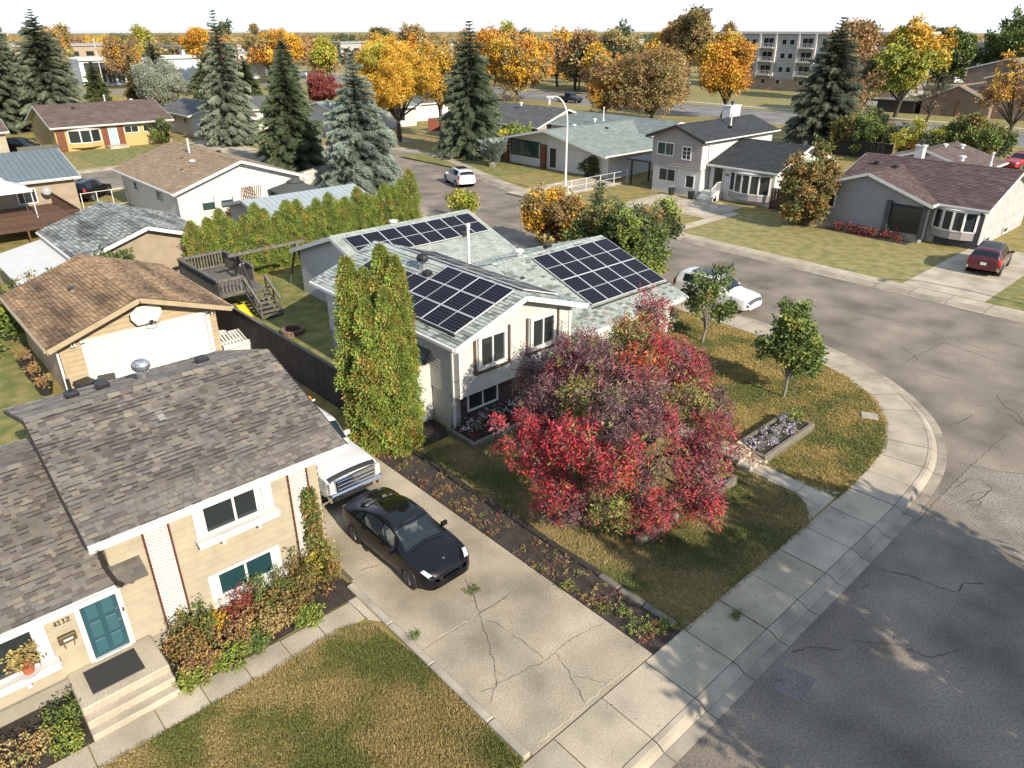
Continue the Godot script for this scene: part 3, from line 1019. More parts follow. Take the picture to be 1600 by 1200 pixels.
func vents(roof: Node3D, list: Array) -> void:
	for e in list:
		var mb := MB.new()
		var p := Vector3(e[1], e[2], e[3])
		match e[0]:
			"pipe":
				mb.lathe(p - Vector3(0, 0.2, 0), [[0.14, 0.0], [0.09, 0.28], [0.07, 0.3], [0.07, e[4]], [0.11, e[4]], [0.11, e[4] + 0.1], [0.0, e[4] + 0.16]], 10)
				part(roof, "vent_pipe", mb, M.white_trim)
			"stack":
				mb.lathe(p - Vector3(0, 0.2, 0), [[0.05, 0.0], [0.05, 0.5], [0.0, 0.5]], 8)
				part(roof, "vent_stack", mb, M.black_plastic)
			"box":
				mb.bevel(p + Vector3(0, 0.1, 0), Vector3(0.34, 0.2, 0.34), 0.05)
				part(roof, "roof_vent", mb, M.black_plastic)
			"grey":
				mb.lathe(p - Vector3(0, 0.1, 0), [[0.16, 0.0], [0.14, 0.25], [0.26, 0.27], [0.24, 0.36], [0.0, 0.42]], 12)
				part(roof, "roof_vent", mb, M.lamp_steel)
			"turbine", "black_turbine":
				mb.lathe(p - Vector3(0, 0.1, 0), [[0.17, 0.0], [0.16, 0.26], [0.19, 0.28], [0.0, 0.28]], 14)
				var tv := part(roof, "turbine_vent", mb, M.steel)
				var fin := MB.new()
				for k in 18:
					var a := TAU * k / 18
					var r0 := Vector3(cos(a), 0, sin(a)); var r1 := Vector3(cos(a + 0.3), 0, sin(a + 0.3))
					var prev := []
					for j in 6:
						var ang := -1.15 + j * 0.46
						var q := p + Vector3(0, 0.38 + 0.19 * sin(ang), 0)
						var now := [q + r0 * 0.26 * cos(ang), q + r1 * 0.245 * cos(ang)]
						if prev.size():
							fin.quad(prev[0], now[0], now[1], prev[1])
						prev = now
				fin.cyl(p + Vector3(0, 0.55, 0), 0.1, 0.08, 0.025, 10)
				part(tv, "turbine_fins", fin, M.steel if e[0] == "turbine" else M.black_plastic)

func downpipe(t: Node3D, p: Array, m: Material) -> void:
	var mb := MB.new()
	for i in p.size() - 1:
		mb.beam(p[i], p[i + 1], 0.08, 0.08)
	part(t, "downpipe", mb, m)

func build_main_house() -> void:
	var t := thing("bilevel_house", "ivory bilevel corner house with pale green roof covered in solar panels", "house", Vector3(20, 0, -23))
	var tone := noise(0.25, 3, 77)
	var tn := func(x: float, y: float) -> float: return 1.0 + 0.25 * tone.get_noise_2d(x * 3, y * 3)
	var dark := func(x: float, y: float) -> float: return (0.5 if fposmod(sin(x * 12.9 + y * 78.2) * 437.58, 1.0) < 0.2 else 1.0) * (1.0 + 0.12 * tone.get_noise_2d(x * 3, y * 3))
	var so := {"wall": "ivory_siding", "pal": "sage", "expo": 0.17, "wid": 0.27, "vary": 0.06, "tabs": true, "th": 0.02, "tone": dark, "fascia": "white_trim"}
	# front bedroom block, its gable to the street
	var b1 := gable(t, 14.5, 20.3, -27.9, -18.7, "z", 3.8, so.merged({"base": 1.5, "rk": 0.4, "rk1": 0.5, "ov": 0.47}))
	var lower := MB.new()
	lower.prism(rect(14.55, -27.85, 20.25, -19.25), -0.1, 1.52)
	part(t, "lower_wall", lower, M.ivory_siding)
	var so2 := so.duplicate()
	so2["tone"] = tn
	# right wing, ridge along the street
	var keep := func(x: float, y: float) -> bool: return true
	var b2 := gable(t, 20.36, 27.2, -28.4, -18.7, "x", 2.5, so.merged({"rk": 0.0, "rk1": 0.5, "ov": 0.54, "base": -0.1}))
	# its ridge runs into the roof of the front block
	var tie := MB.new()
	var hr: float = b2.hr
	var zc: float = b2.am
	tie.col = Color(0.4, 0.46, 0.42)
	tie.tri(Vector3(20.4, hr, zc), Vector3(20.4, 3.76, zc + (hr - 3.76) / 0.333), Vector3(18.9, hr, zc))
	tie.tri(Vector3(20.4, hr, zc), Vector3(18.9, hr, zc), Vector3(20.4, 3.76, zc - (hr - 3.76) / 0.333))
	part(b2.roof, "valley_flashing", tie, M.shingle)
	# rear wing
	var b3 := gable(t, 18.2, 26.5, -37.6, -29.0, "x", 2.45, so2.merged({"rk": 0.35, "rk1": 0.45, "ov": 0.5, "slope": 0.345, "tone": tn}))
	# lap siding on the walls that face the street and the drive
	siding(t, Vector3(14.5, 0, -18.7), "+z", [Vector2(0, 1.5), Vector2(5.8, 1.5), Vector2(5.8, 3.8), Vector2(2.9, 4.75), Vector2(0, 3.8)], 0.13, M.ivory_siding)
	siding(t, Vector3(14.5, 0, -27.9), "-x", [Vector2(0, 1.5), Vector2(9.2, 1.5), Vector2(9.2, 3.8), Vector2(0, 3.8)], 0.13, M.ivory_siding)
	siding(t, Vector3(14.55, 0, -27.85), "-x", [Vector2(0, 0), Vector2(8.6, 0), Vector2(8.6, 1.5), Vector2(0, 1.5)], 0.13, M.ivory_siding)
	siding(t, Vector3(20.4, 0, -18.7), "+z", [Vector2(0, 0.3), Vector2(6.8, 0.3), Vector2(6.8, 2.5), Vector2(0, 2.5)], 0.13, M.ivory_siding)
	siding(t, Vector3(18.2, 0, -37.6), "-x", [Vector2(0, 0), Vector2(8.6, 0), Vector2(8.6, 2.5), Vector2(4.3, 3.9), Vector2(0, 2.5)], 0.13, M.ivory_siding)
	# under the overhang: brick, a low window, corner board
	var br := MB.new()
	br.box(Vector3(17.6, 0.72, -19.2), Vector3(5.2, 1.5, 0.12))
	var brick_wall := part(t, "brick_panel", br, M.brick_brown)
	var bj := MB.new()
	for r in 18:
		for k in 24:
			var tn2 := rf(0.6, 1.25)
			bj.col = Color(tn2, tn2 * rf(0.92, 1.0), tn2 * rf(0.88, 1.0))
			bj.box(Vector3(15.05 + k * 0.216 + (0.108 if r % 2 else 0.0), 0.03 + r * 0.081, -19.135), Vector3(0.205, 0.07, 0.022))
	var bs := part(brick_wall, "brick_courses", bj, M.brick_brown)
	bs.set_meta("kind", "stuff")
	for x in [14.55, 20.25]:
		var cb := MB.new()
		cb.box(Vector3(x, 2.65, -18.66), Vector3(0.12, 2.3, 0.1))
		part(t, "corner_board", cb, M.white_trim)
	window(t, Vector3(15.95, 0.93, -19.12), "+z", 1.4, 0.62, 2, "glass_dark", 0.07)
	for w in [[16.1, 3.05], [18.72, 3.05]]:
		window(t, Vector3(w[0], w[1], -18.68), "+z", 1.12, 1.1, 2, "glass_dark", 0.14, {"depth": 0.1})
		for s in [-1, 1]:
			var st := MB.new()
			st.box(Vector3(w[0] + s * 0.84, w[1] - 0.02, -18.645), Vector3(0.11, 1.5, 0.05))
			part(t, "window_surround", st, M.brick_brown)
		var sb := MB.new()
		sb.box(Vector3(w[0], w[1] - 0.78, -18.64), Vector3(1.79, 0.12, 0.06))
		part(t, "window_surround", sb, M.brick_brown)
	# front of the right wing, half hidden by the trees
	window(t, Vector3(24.6, 1.5, -18.68), "+z", 2.2, 1.1, 3, "glass_dark", 0.1)
	var dr := MB.new()
	dr.box(Vector3(21.6, 1.25, -18.64), Vector3(0.92, 2.0, 0.06))
	part(t, "door", dr, M.brown_wood)
	var pier := MB.new()
	pier.box(Vector3(20.62, 0.9, -18.5), Vector3(0.4, 1.9, 0.35))
	part(t, "brick_pier", pier, M.brick_brown)
	var ld := MB.new()
	ld.prism(rect(20.9, -18.65, 22.4, -17.2), -0.1, 0.28)
	part(t, "landing", ld, M.concrete)
	# chimney chase on the drive side, with its sloping metal cap
	var ch := MB.new()
	ch.prism(rect(13.85, -22.0, 14.5, -20.4), -0.1, 2.35)
	var chase := part(t, "chimney_chase", ch, M.ivory_siding)
	var cap := MB.new()
	slab_quad(cap, Vector3(13.75, 2.36, -20.3), Vector3(13.75, 2.36, -22.1), Vector3(14.48, 2.95, -22.1), Vector3(14.48, 2.95, -20.3), 0.06)
	part(chase, "chase_cap", cap, plain("green_metal", Color(0.05, 0.075, 0.07), 0.4))
	siding(t, Vector3(13.85, 0, -20.4), "+z", [Vector2(0, 0), Vector2(0.65, 0), Vector2(0.65, 2.3), Vector2(0, 2.3)], 0.13, M.ivory_siding)
	siding(t, Vector3(13.85, 0, -22.0), "-x", [Vector2(0, 0), Vector2(1.6, 0), Vector2(1.6, 2.3), Vector2(0, 2.3)], 0.13, M.ivory_siding)
	downpipe(t, [Vector3(14.1, 3.65, -18.75), Vector3(14.45, 3.3, -18.95), Vector3(14.45, 0.1, -18.95)], M.lamp_steel)
	vents(b1.roof, [["black_turbine", 16.9, 4.82, -23.9], ["box", 16.6, 4.7, -23.2], ["box", 15.3, 4.2, -27.6]])
	vents(b2.roof, [["pipe", 20.4, 3.9, -25.2, 2.0], ["grey", 23.0, 4.0, -24.6], ["box", 22.0, 3.85, -22.9], ["box", 20.95, 3.7, -22.3], ["box", 24.6, 4.1, -24.3]])
	vents(b3.roof, [["box", 24.8, 3.4, -31.0], ["grey", 22.6, 3.7, -34.6]])
	# solar panels
	var cells := Image.create(128, 128, false, Image.FORMAT_RGB8)
	cells.fill(Color(0.05, 0.05, 0.085))
	for i in 6:
		cells.fill_rect(Rect2i(roundi(i * 128 / 6.0), 0, 2, 128), Color(0.28, 0.28, 0.32))
	for i in 12:
		cells.fill_rect(Rect2i(0, roundi(i * 128 / 12.0), 128, 1), Color(0.3, 0.31, 0.36))
	cells.fill_rect(Rect2i(0, 62, 128, 4), Color(0.6, 0.6, 0.62))
	cells.generate_mipmaps()
	var sm := StandardMaterial3D.new()
	sm.resource_name = "solar_cells"
	sm.albedo_texture = ImageTexture.create_from_image(cells)
	sm.roughness = 0.3
	sm.metallic_specular = 0.2
	# a panel in its own frame: x across (w), y up the roof (h), z off the roof
	var mk_panel := func(w: float, h: float, turn: bool) -> ArrayMesh:
		var arr := []
		arr.resize(Mesh.ARRAY_MAX)
		var x := w / 2 - 0.022; var y := h / 2 - 0.022; var z := 0.042
		arr[Mesh.ARRAY_VERTEX] = PackedVector3Array([Vector3(-x, y, z), Vector3(x, y, z), Vector3(x, -y, z), Vector3(-x, -y, z)])
		arr[Mesh.ARRAY_NORMAL] = PackedVector3Array([Vector3(0, 0, 1), Vector3(0, 0, 1), Vector3(0, 0, 1), Vector3(0, 0, 1)])
		arr[Mesh.ARRAY_TEX_UV] = PackedVector2Array([Vector2(0, 0), Vector2(0, 1), Vector2(1, 1), Vector2(1, 0)]) if turn else PackedVector2Array([Vector2(0, 0), Vector2(1, 0), Vector2(1, 1), Vector2(0, 1)])
		arr[Mesh.ARRAY_INDEX] = PackedInt32Array([0, 1, 2, 0, 2, 3])
		var m := ArrayMesh.new()
		m.add_surface_from_arrays(Mesh.PRIMITIVE_TRIANGLES, arr)
		m.surface_set_material(0, sm)
		var f := MB.new()
		f.box(Vector3(0, h / 2 - 0.013, 0.02), Vector3(w, 0.026, 0.05))
		f.box(Vector3(0, -h / 2 + 0.013, 0.02), Vector3(w, 0.026, 0.05))
		for s in [-1, 1]:
			f.box(Vector3(s * (w / 2 - 0.013), 0, 0.02), Vector3(0.026, h - 0.052, 0.05))
		f.quad(Vector3(-x, -y, 0.036), Vector3(x, -y, 0.036), Vector3(x, y, 0.036), Vector3(-x, y, 0.036))
		var a2 := f.mesh().surface_get_arrays(0)
		m.add_surface_from_arrays(Mesh.PRIMITIVE_TRIANGLES, a2)
		m.surface_set_material(1, M.alu)
		return m
	var place := func(m: ArrayMesh, o: Vector3, u: Vector3, v: Vector3, w: float, h: float, i: float, j: float, parent: Node3D) -> void:
		var nn := u.cross(v)
		var x := Transform3D(Basis(u, v, nn), o + u * (i + 0.5) * (w + 0.02) + v * (j + 0.5) * (h + 0.02) + nn * 0.09)
		var q := MeshInstance3D.new()
		q.mesh = m
		q.name = "solar_panel"
		q.transform = x
		q.transform.origin -= parent.position
		parent.add_child(q, true)
	var up := mk_panel.call(1.01, 1.98, false)
	var wide := mk_panel.call(1.98, 0.99, true)
	var cs := cos(atan(0.333)); var sn := sin(atan(0.333))
	# right wing: two rows of five, upright
	var o2 := Vector3(22.42, 2.5 + 0.333 * 1.16 + 0.02, -18.16 - 1.22)
	for i in 5:
		for j in 2:
			place.call(up, o2, Vector3(1, 0, 0), Vector3(0, sn, -cs), 1.01, 1.98, i, j, t)
	# front block, drive side: three rows lying, the top one short for the vents
	var o1 := Vector3(14.48, 3.8 + 0.333 * 0.45, -18.75)
	for j in 3:
		for i in (2 if j == 2 else 4):
			place.call(wide, o1 - Vector3(0, 0, 0.0), Vector3(0, 0, -1) * -1.0, Vector3(cs, sn, 0), 1.98, 0.99, -1 - i, j, t)
	# front block, garden side
	var o4 := Vector3(20.45, 3.8 + 0.333 * 0.32, -18.9)
	for j in 2:
		for i in 4:
			place.call(wide, o4, Vector3(0, 0, -1), Vector3(-cs, sn, 0), 1.98, 0.99, i, j + 0.7, t)
	# rear wing: one long row upright
	var c3 := cos(atan(0.345)); var s3 := sin(atan(0.345))
	var o3 := Vector3(18.35, 3.16, -30.95)
	o3.y = 2.45 + 0.345 * (-28.5 - o3.z)
	for i in 8:
		place.call(up, o3, Vector3(1, 0, 0), Vector3(0, s3, -c3), 1.01, 1.98, i, 0, t)
	# a rail under the front array's lower edge
	var rl := MB.new()
	rl.beam(Vector3(22.3, 2.95, -19.2), Vector3(27.6, 2.95, -19.2), 0.04, 0.06)
	part(t, "mounting_rail", rl, M.dark_trim)
	rl = MB.new()
	rl.beam(Vector3(14.42, 4.0, -18.7), Vector3(14.42, 4.0, -26.7), 0.04, 0.06)
	part(t, "mounting_rail", rl, M.dark_trim)

func build_near_house() -> void:
	var t := thing("cream_house", "cream sided house with weathered grey shingles and a teal front door", "house", Vector3(3, 0, -19))
	var tone := noise(0.3, 3, 51)
	var tn := func(x: float, y: float) -> float: return 1.0 + 0.35 * tone.get_noise_2d(x * 2.0, y * 3.0)
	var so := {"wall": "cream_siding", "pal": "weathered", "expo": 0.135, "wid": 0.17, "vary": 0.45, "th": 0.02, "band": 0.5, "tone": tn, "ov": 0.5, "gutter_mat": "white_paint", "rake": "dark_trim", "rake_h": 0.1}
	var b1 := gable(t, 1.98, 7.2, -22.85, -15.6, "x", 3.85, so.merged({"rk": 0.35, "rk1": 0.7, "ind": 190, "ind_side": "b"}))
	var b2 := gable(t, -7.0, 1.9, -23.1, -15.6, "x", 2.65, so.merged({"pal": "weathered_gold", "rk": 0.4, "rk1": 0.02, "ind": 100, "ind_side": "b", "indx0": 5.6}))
	# the low roof's tail over the door
	var tail := MB.new()
	slab_quad(tail, Vector3(1.9, 2.62, -15.06), Vector3(2.6, 2.62, -15.06), Vector3(2.6, 2.82, -15.62), Vector3(1.9, 2.82, -15.62), 0.08)
	tail.c.fill(Color(0.15, 0.13, 0.12))
	var tr := part(t, "door_hood", tail, M.shingle)
	shingles(tr, Vector3(1.9, 2.62, -15.06), Vector3(2.6, 2.62, -15.06), Vector3(2.6, 2.82, -15.62), Vector3(1.9, 2.82, -15.62), PAL.weathered, {"expo": 0.135, "wid": 0.27, "tone": tn})
	# lap boards of the front
	siding(t, Vector3(2.0, 0, -15.6), "+z", [Vector2(0, 0.42), Vector2(5.2, 0.42), Vector2(5.2, 3.85), Vector2(0, 3.85)], 0.2, M.cream_siding, true)
	siding(t, Vector3(-7.0, 0, -15.6), "+z", [Vector2(0, 0.5), Vector2(9.0, 0.5), Vector2(9.0, 2.65), Vector2(0, 2.65)], 0.2, M.cream_siding, true)
	siding(t, Vector3(7.2, 0, -15.6), "+x", [Vector2(0, 0.3), Vector2(7.2, 0.3), Vector2(7.2, 3.8), Vector2(0, 3.8)], 0.2, M.cream_siding)
	var fd := MB.new()
	fd.box(Vector3(0.1, 0.2, -15.57), Vector3(14.2, 0.44, 0.1))
	part(t, "foundation", fd, M.stucco)
	# windows with wide white casings and bracketed sills
	for w in [[4.89, 3.06, 1.46, 0.82, "glass_dark"], [4.87, 1.0, 1.38, 0.62, "glass_teal"], [-0.75, 1.75, 1.9, 1.08, "glass_dark"]]:
		var cur := "sides" if w[1] > 2 else ""
		window(t, Vector3(w[0], w[1], -15.575), "+z", w[2], w[3], 2, w[4], 0.07, {"depth": 0.06, "curtain": cur})
		for s in [-1, 1]:
			var cs := MB.new()
			cs.box(Vector3(w[0] + s * (w[2] / 2 + 0.17), w[1], -15.555), Vector3(0.19, w[3] + 0.14, 0.05))
			part(t, "casing", cs, M.white_paint)
		var sl := MB.new()
		sl.bevel(Vector3(w[0], w[1] - w[3] / 2 - 0.1, -15.45), Vector3(w[2] + 0.66, 0.05, 0.3), 0.012)
		sl.box(Vector3(w[0], w[1] - w[3] / 2 - 0.19, -15.34), Vector3(w[2] + 0.62, 0.14, 0.04))
		for s in [-1, 1]:
			sl.box(Vector3(w[0] + s * w[2] * 0.32, w[1] - w[3] / 2 - 0.24, -15.42), Vector3(0.08, 0.22, 0.26))
		part(t, "window_box_sill", sl, M.white_paint)
	# lattice panels between dark battens
	for l in [[3.06, 0.52], [6.62, 0.48]]:
		var p := Node3D.new()
		var lt := MB.new()
		var w: float = l[1]
		var y0 := 0.36
		var y1 := 3.68
		lt.box(Vector3(l[0], (y0 + y1) / 2, -15.568), Vector3(w, y1 - y0, 0.006))
		var lp := part(t, "lattice_panel", lt, mat("lattice_shadow_back", Color(0.34, 0.34, 0.34), 0.7, 0.1, 1, 0.0))  # backing greyed so its colour gives the shadow between the slats
		p.free()
		var step := 0.105
		for dgn in [-1, 1]:
			var k := y0 - w
			while k < y1:
				var ya := clampf(k, y0, y1); var yb := clampf(k + w, y0, y1)
				if yb - ya > 0.02:
					var xa: float = l[0] - w / 2 + (ya - k); var xb: float = l[0] - w / 2 + (yb - k)
					if dgn < 0:
						xa = 2 * l[0] - xa
						xb = 2 * l[0] - xb
					var sm := MB.new()
					sm.beam(Vector3(xa, ya, -15.55 + 0.008 * dgn), Vector3(xb, yb, -15.55 + 0.008 * dgn), 0.008, 0.036)
					part(lp, "slat", sm, M.white_paint)
				k += step
		for s in [-1, 1]:
			var bt := MB.new()
			bt.box(Vector3(l[0] + s * (w / 2 + 0.025), (y0 + y1) / 2, -15.55), Vector3(0.045, y1 - y0, 0.05))
			part(t, "batten", bt, M.brown_strip)
	# front door: six raised panels, white casing
	var dm := MB.new()
	dm.box(Vector3(1.54, 1.44, -15.56), Vector3(0.74, 1.72, 0.05))
	var door := part(t, "door", dm, M.teal_door, "teal six panel front door")
	for r in 3:
		for s in [-1, 1]:
			var pm := MB.new()
			var hh: float = [0.36, 0.42, 0.42][r]
			var yy: float = [0.9, 1.38, 1.92][r]
			pm.bevel(Vector3(1.54 + s * 0.165, yy, -15.535), Vector3(0.24, hh, 0.04), 0.014)
			part(door, "door_panel", pm, M.teal_panel)
	var kn := MB.new()
	kn.lathe(Vector3(1.85, 1.4, -15.5), [[0.0, -0.03], [0.03, -0.015], [0.03, 0.015], [0.0, 0.03]], 8)
	kn.lathe(Vector3(1.85, 1.72, -15.51), [[0.0, -0.025], [0.025, -0.01], [0.025, 0.01], [0.0, 0.025]], 8)
	part(door, "door_knob", kn, M.steel)
	var dc := MB.new()
	for s in [-1, 1]:
		dc.box(Vector3(1.54 + s * 0.43, 1.45, -15.54), Vector3(0.11, 1.8, 0.08))
	dc.box(Vector3(1.54, 2.36, -15.54), Vector3(0.97, 0.11, 0.08))
	dc.box(Vector3(1.54, 0.575, -15.52), Vector3(0.8, 0.04, 0.12))
	part(t, "door_casing", dc, M.white_paint)
	var bell := MB.new()
	bell.box(Vector3(1.98, 1.62, -15.49), Vector3(0.04, 0.1, 0.02))
	part(t, "door_bell", bell, M.black_plastic)
	# number and letter box
	var tm := TextMesh.new()
	tm.text = "4112"
	var fnt := SystemFont.new()
	fnt.font_names = PackedStringArray(["Droid Serif"])
	fnt.font_weight = 700
	fnt.font_italic = true
	tm.font = fnt
	tm.font_size = 24
	tm.pixel_size = 0.0065
	tm.depth = 0.02
	piece(t, "house_number", tm, M.dark_trim, Transform3D(Basis.IDENTITY, Vector3(0.79, 1.96, -15.56)))
	var lb := MB.new()
	lb.bevel(Vector3(0.79, 1.52, -15.52), Vector3(0.36, 0.2, 0.11), 0.02)
	for s in [-1, 1]:
		lb.tube([Vector3(0.79 + s * 0.1, 1.43, -15.47), Vector3(0.79 + s * 0.1, 1.33, -15.46), Vector3(0.79 + s * 0.08, 1.31, -15.43)], [0.01, 0.01, 0.01], 5)
	var box := part(t, "letter_box", lb, M.bronze)
	var pl := MB.new()
	pl.box(Vector3(0.8, 1.51, -15.462), Vector3(0.19, 0.05, 0.008))
	part(box, "name_plate", pl, M.white_trim)
	downpipe(t, [Vector3(1.78, 3.72, -15.05), Vector3(1.86, 3.45, -15.35), Vector3(1.87, 2.95, -15.5), Vector3(1.95, 2.72, -15.02), Vector3(2.05, 2.62, -14.98)], M.dark_trim)
	var wl := MB.new()
	wl.lathe(Vector3(2.3, 2.3, -15.46), [[0.0, 0.12], [0.08, 0.1], [0.09, 0.0], [0.05, -0.06], [0.0, -0.06]], 10)
	part(t, "wall_lamp", wl, M.bronze)
	vents(b1.roof, [["turbine", 4.85, 4.72, -20.9], ["box", 3.05, 4.6, -21.2], ["box", 3.85, 4.58, -21.3], ["box", 6.5, 4.72, -20.8], ["stack", 3.05, 4.85, -21.2]])
	vents(b2.roof, [["box", 0.55, 3.85, -20.2]])
	var hv := MB.new()
	hv.box(Vector3(4.35, 4.83, -18.05), Vector3(0.16, 0.05, 0.42), Basis(Vector3.RIGHT, atan(0.333)))
	part(b1.roof, "slot_vent", hv, M.grey_plastic)
	# steps, mat, window plant
	var st := thing("front_steps", "pale concrete front steps with a wide landing at the teal door", "steps", Vector3(1.45, 0, -14.8))
	var l0 := MB.new()
	l0.bevel(Vector3(1.45, 0.25, -14.92), Vector3(1.84, 0.56, 1.3), 0.03)
	part(st, "landing", l0, M.concrete)
	l0 = MB.new()
	l0.bevel(Vector3(1.45, 0.15, -14.18), Vector3(1.84, 0.38, 0.32), 0.025)
	part(st, "step", l0, M.concrete)
	l0 = MB.new()
	l0.bevel(Vector3(1.45, 0.06, -13.92), Vector3(1.84, 0.22, 0.3), 0.025)
	part(st, "step", l0, M.concrete)
	var mt := MB.new()
	mt.bevel(Vector3(1.38, 0.54, -14.95), Vector3(1.1, 0.018, 0.8), 0.006)
	tag(part(self, "door_mat", mt, M.mat_black), "black rubber mat on the landing before the teal door", "door mat")

func build_garage() -> void:
	var t := thing("detached_garage", "tan double garage with curling brown shingles and a basketball backboard", "garage", Vector3(7.7, 0, -35))
	var tone := noise(0.12, 4, 91)
	var tn := func(x: float, y: float) -> float: return clampf(0.95 + 0.9 * tone.get_noise_2d(x * 1.2, y * 7.0), 0.3, 1.2)
	var g := gable(t, 4.55, 10.85, -39.1, -31.6, "z", 2.6, {"wall": "tan_siding", "pal": "brown", "expo": 0.16, "wid": 0.31, "vary": 0.06, "tabs": true, "th": 0.03, "tone": tn, "ov": 0.48, "rk": 0.3, "rk1": 0.75, "slope": 0.345, "fascia": "tan_siding", "ind": 0})
	siding(t, Vector3(4.55, 0, -31.6), "+z", [Vector2(0, 0.1), Vector2(6.3, 0.1), Vector2(6.3, 2.6), Vector2(3.15, 3.65), Vector2(0, 2.6)], 0.22, M.tan_siding, true)
	siding(t, Vector3(4.55, 0, -39.1), "-x", [Vector2(0, 0.1), Vector2(7.5, 0.1), Vector2(7.5, 2.6), Vector2(0, 2.6)], 0.22, M.tan_siding)
	var cb := MB.new()
	cb.box(Vector3(4.6, 1.25, -31.56), Vector3(0.14, 2.5, 0.1))
	part(t, "corner_board", cb, M.tan_siding)
	# sectional door
	var fr := MB.new()
	for s in [-1, 1]:
		fr.box(Vector3(7.93 + s * 2.52, 1.12, -31.54), Vector3(0.16, 2.4, 0.1))
	fr.box(Vector3(7.93, 2.35, -31.54), Vector3(5.2, 0.16, 0.1))
	var ft := part(t, "garage_door", fr, M.white_paint)
	for k in 8:
		var pm := MB.new()
		pm.bevel(Vector3(7.93, 0.16 + k * 0.28, -31.55), Vector3(4.86, 0.268, 0.05), 0.012)
		part(ft, "door_panel", pm, M.white_paint)
	# backboard and hoop
	var hp := thing("basketball_hoop", "white fan shaped backboard with rim above the garage door", "basketball hoop", Vector3(7.93, 2.6, -31.3))
	var bb := MB.new()
	var out := [Vector2(-0.42, -0.36), Vector2(0.35, -0.36), Vector2(0.62, 0.0), Vector2(0.6, 0.22), Vector2(0.3, 0.42), Vector2(-0.3, 0.42), Vector2(-0.62, 0.2), Vector2(-0.62, -0.05)]
	var f0 := []
	var f1 := []
	for p in out:
		f0.append(Vector3(7.93 + p.x, 2.95 + p.y, -31.2)); f1.append(Vector3(7.93 + p.x, 2.95 + p.y, -31.24))
	var ff := f0.duplicate()
	ff.reverse()
	bb.poly(ff)
	bb.poly(f1)
	for i in out.size():
		var j := (i + 1) % out.size()
		bb.quad(f0[i], f0[j], f1[j], f1[i])
	part(hp, "backboard", bb, M.white_paint)
	var rim := MB.new()
	var ring := []
	var rr := []
	for i in 17:
		ring.append(Vector3(8.05 + cos(TAU * i / 16) * 0.22, 2.66, -30.94 + sin(TAU * i / 16) * 0.22)); rr.append(0.012)
	rim.tube(ring, rr, 5, false)
	rim.box(Vector3(8.05, 2.66, -31.17), Vector3(0.14, 0.1, 0.06))
	part(hp, "rim", rim, M.dark_trim)
	var bk := MB.new()
	for s in [-1, 1]:
		bk.beam(Vector3(7.93 + s * 0.3, 2.9, -31.24), Vector3(7.93 + s * 0.3, 2.9, -31.6), 0.04, 0.04)
	part(hp, "bracket", bk, M.dark_trim)
	for x in [5.05, 10.7]:
		var wl := MB.new()
		wl.cyl(Vector3(x, 2.42, -31.5), 0.02, 0.05, 0.1, 8)
		wl.cyl(Vector3(x - 0.06, 2.28, -31.4), 0.05, 0.03, 0.14, 8)
		wl.cyl(Vector3(x + 0.06, 2.28, -31.4), 0.05, 0.03, 0.14, 8)
		part(t, "flood_light", wl, M.white_trim)
	vents(g.roof, [["box", 6.3, 3.25, -35.6]])
	downpipe(t, [Vector3(4.12, 2.5, -30.9), Vector3(4.45, 2.3, -31.5), Vector3(4.45, 0.1, -31.5)], M.white_trim)

func wins(t: Node3D, d: String, list: Array) -> void:
	for w in list:
		window(t, Vector3(w[0], w[1], w[2]), d, w[3], w[4], w[5], w[6] if w.size() > 6 else "glass_dark", 0.09, w[7] if w.size() > 7 else {})

func solid_door(t: Node3D, o: Vector3, d: String, w: float, h: float, m: Material, called := "door") -> void:
	var B := frame3(d)
	var fr := MB.new()
	for s in [-1, 1]:
		fr.box(o + B * Vector3(s * (w / 2 + 0.05), h / 2, 0.04), Vector3(0.1, h, 0.08), B)
	fr.box(o + B * Vector3(0, h + 0.05, 0.04), Vector3(w + 0.2, 0.1, 0.08), B)
	var f := part(t, called, fr, M.white_trim)
	var n := 1 if called == "door" else 4
	for k in n:
		var mb := MB.new()
		mb.bevel(o + B * Vector3(0, h * (k + 0.5) / n, 0.015), Vector3(w, h / n - 0.01, 0.04), 0.01, B)
		part(f, "door_panel", mb, m)

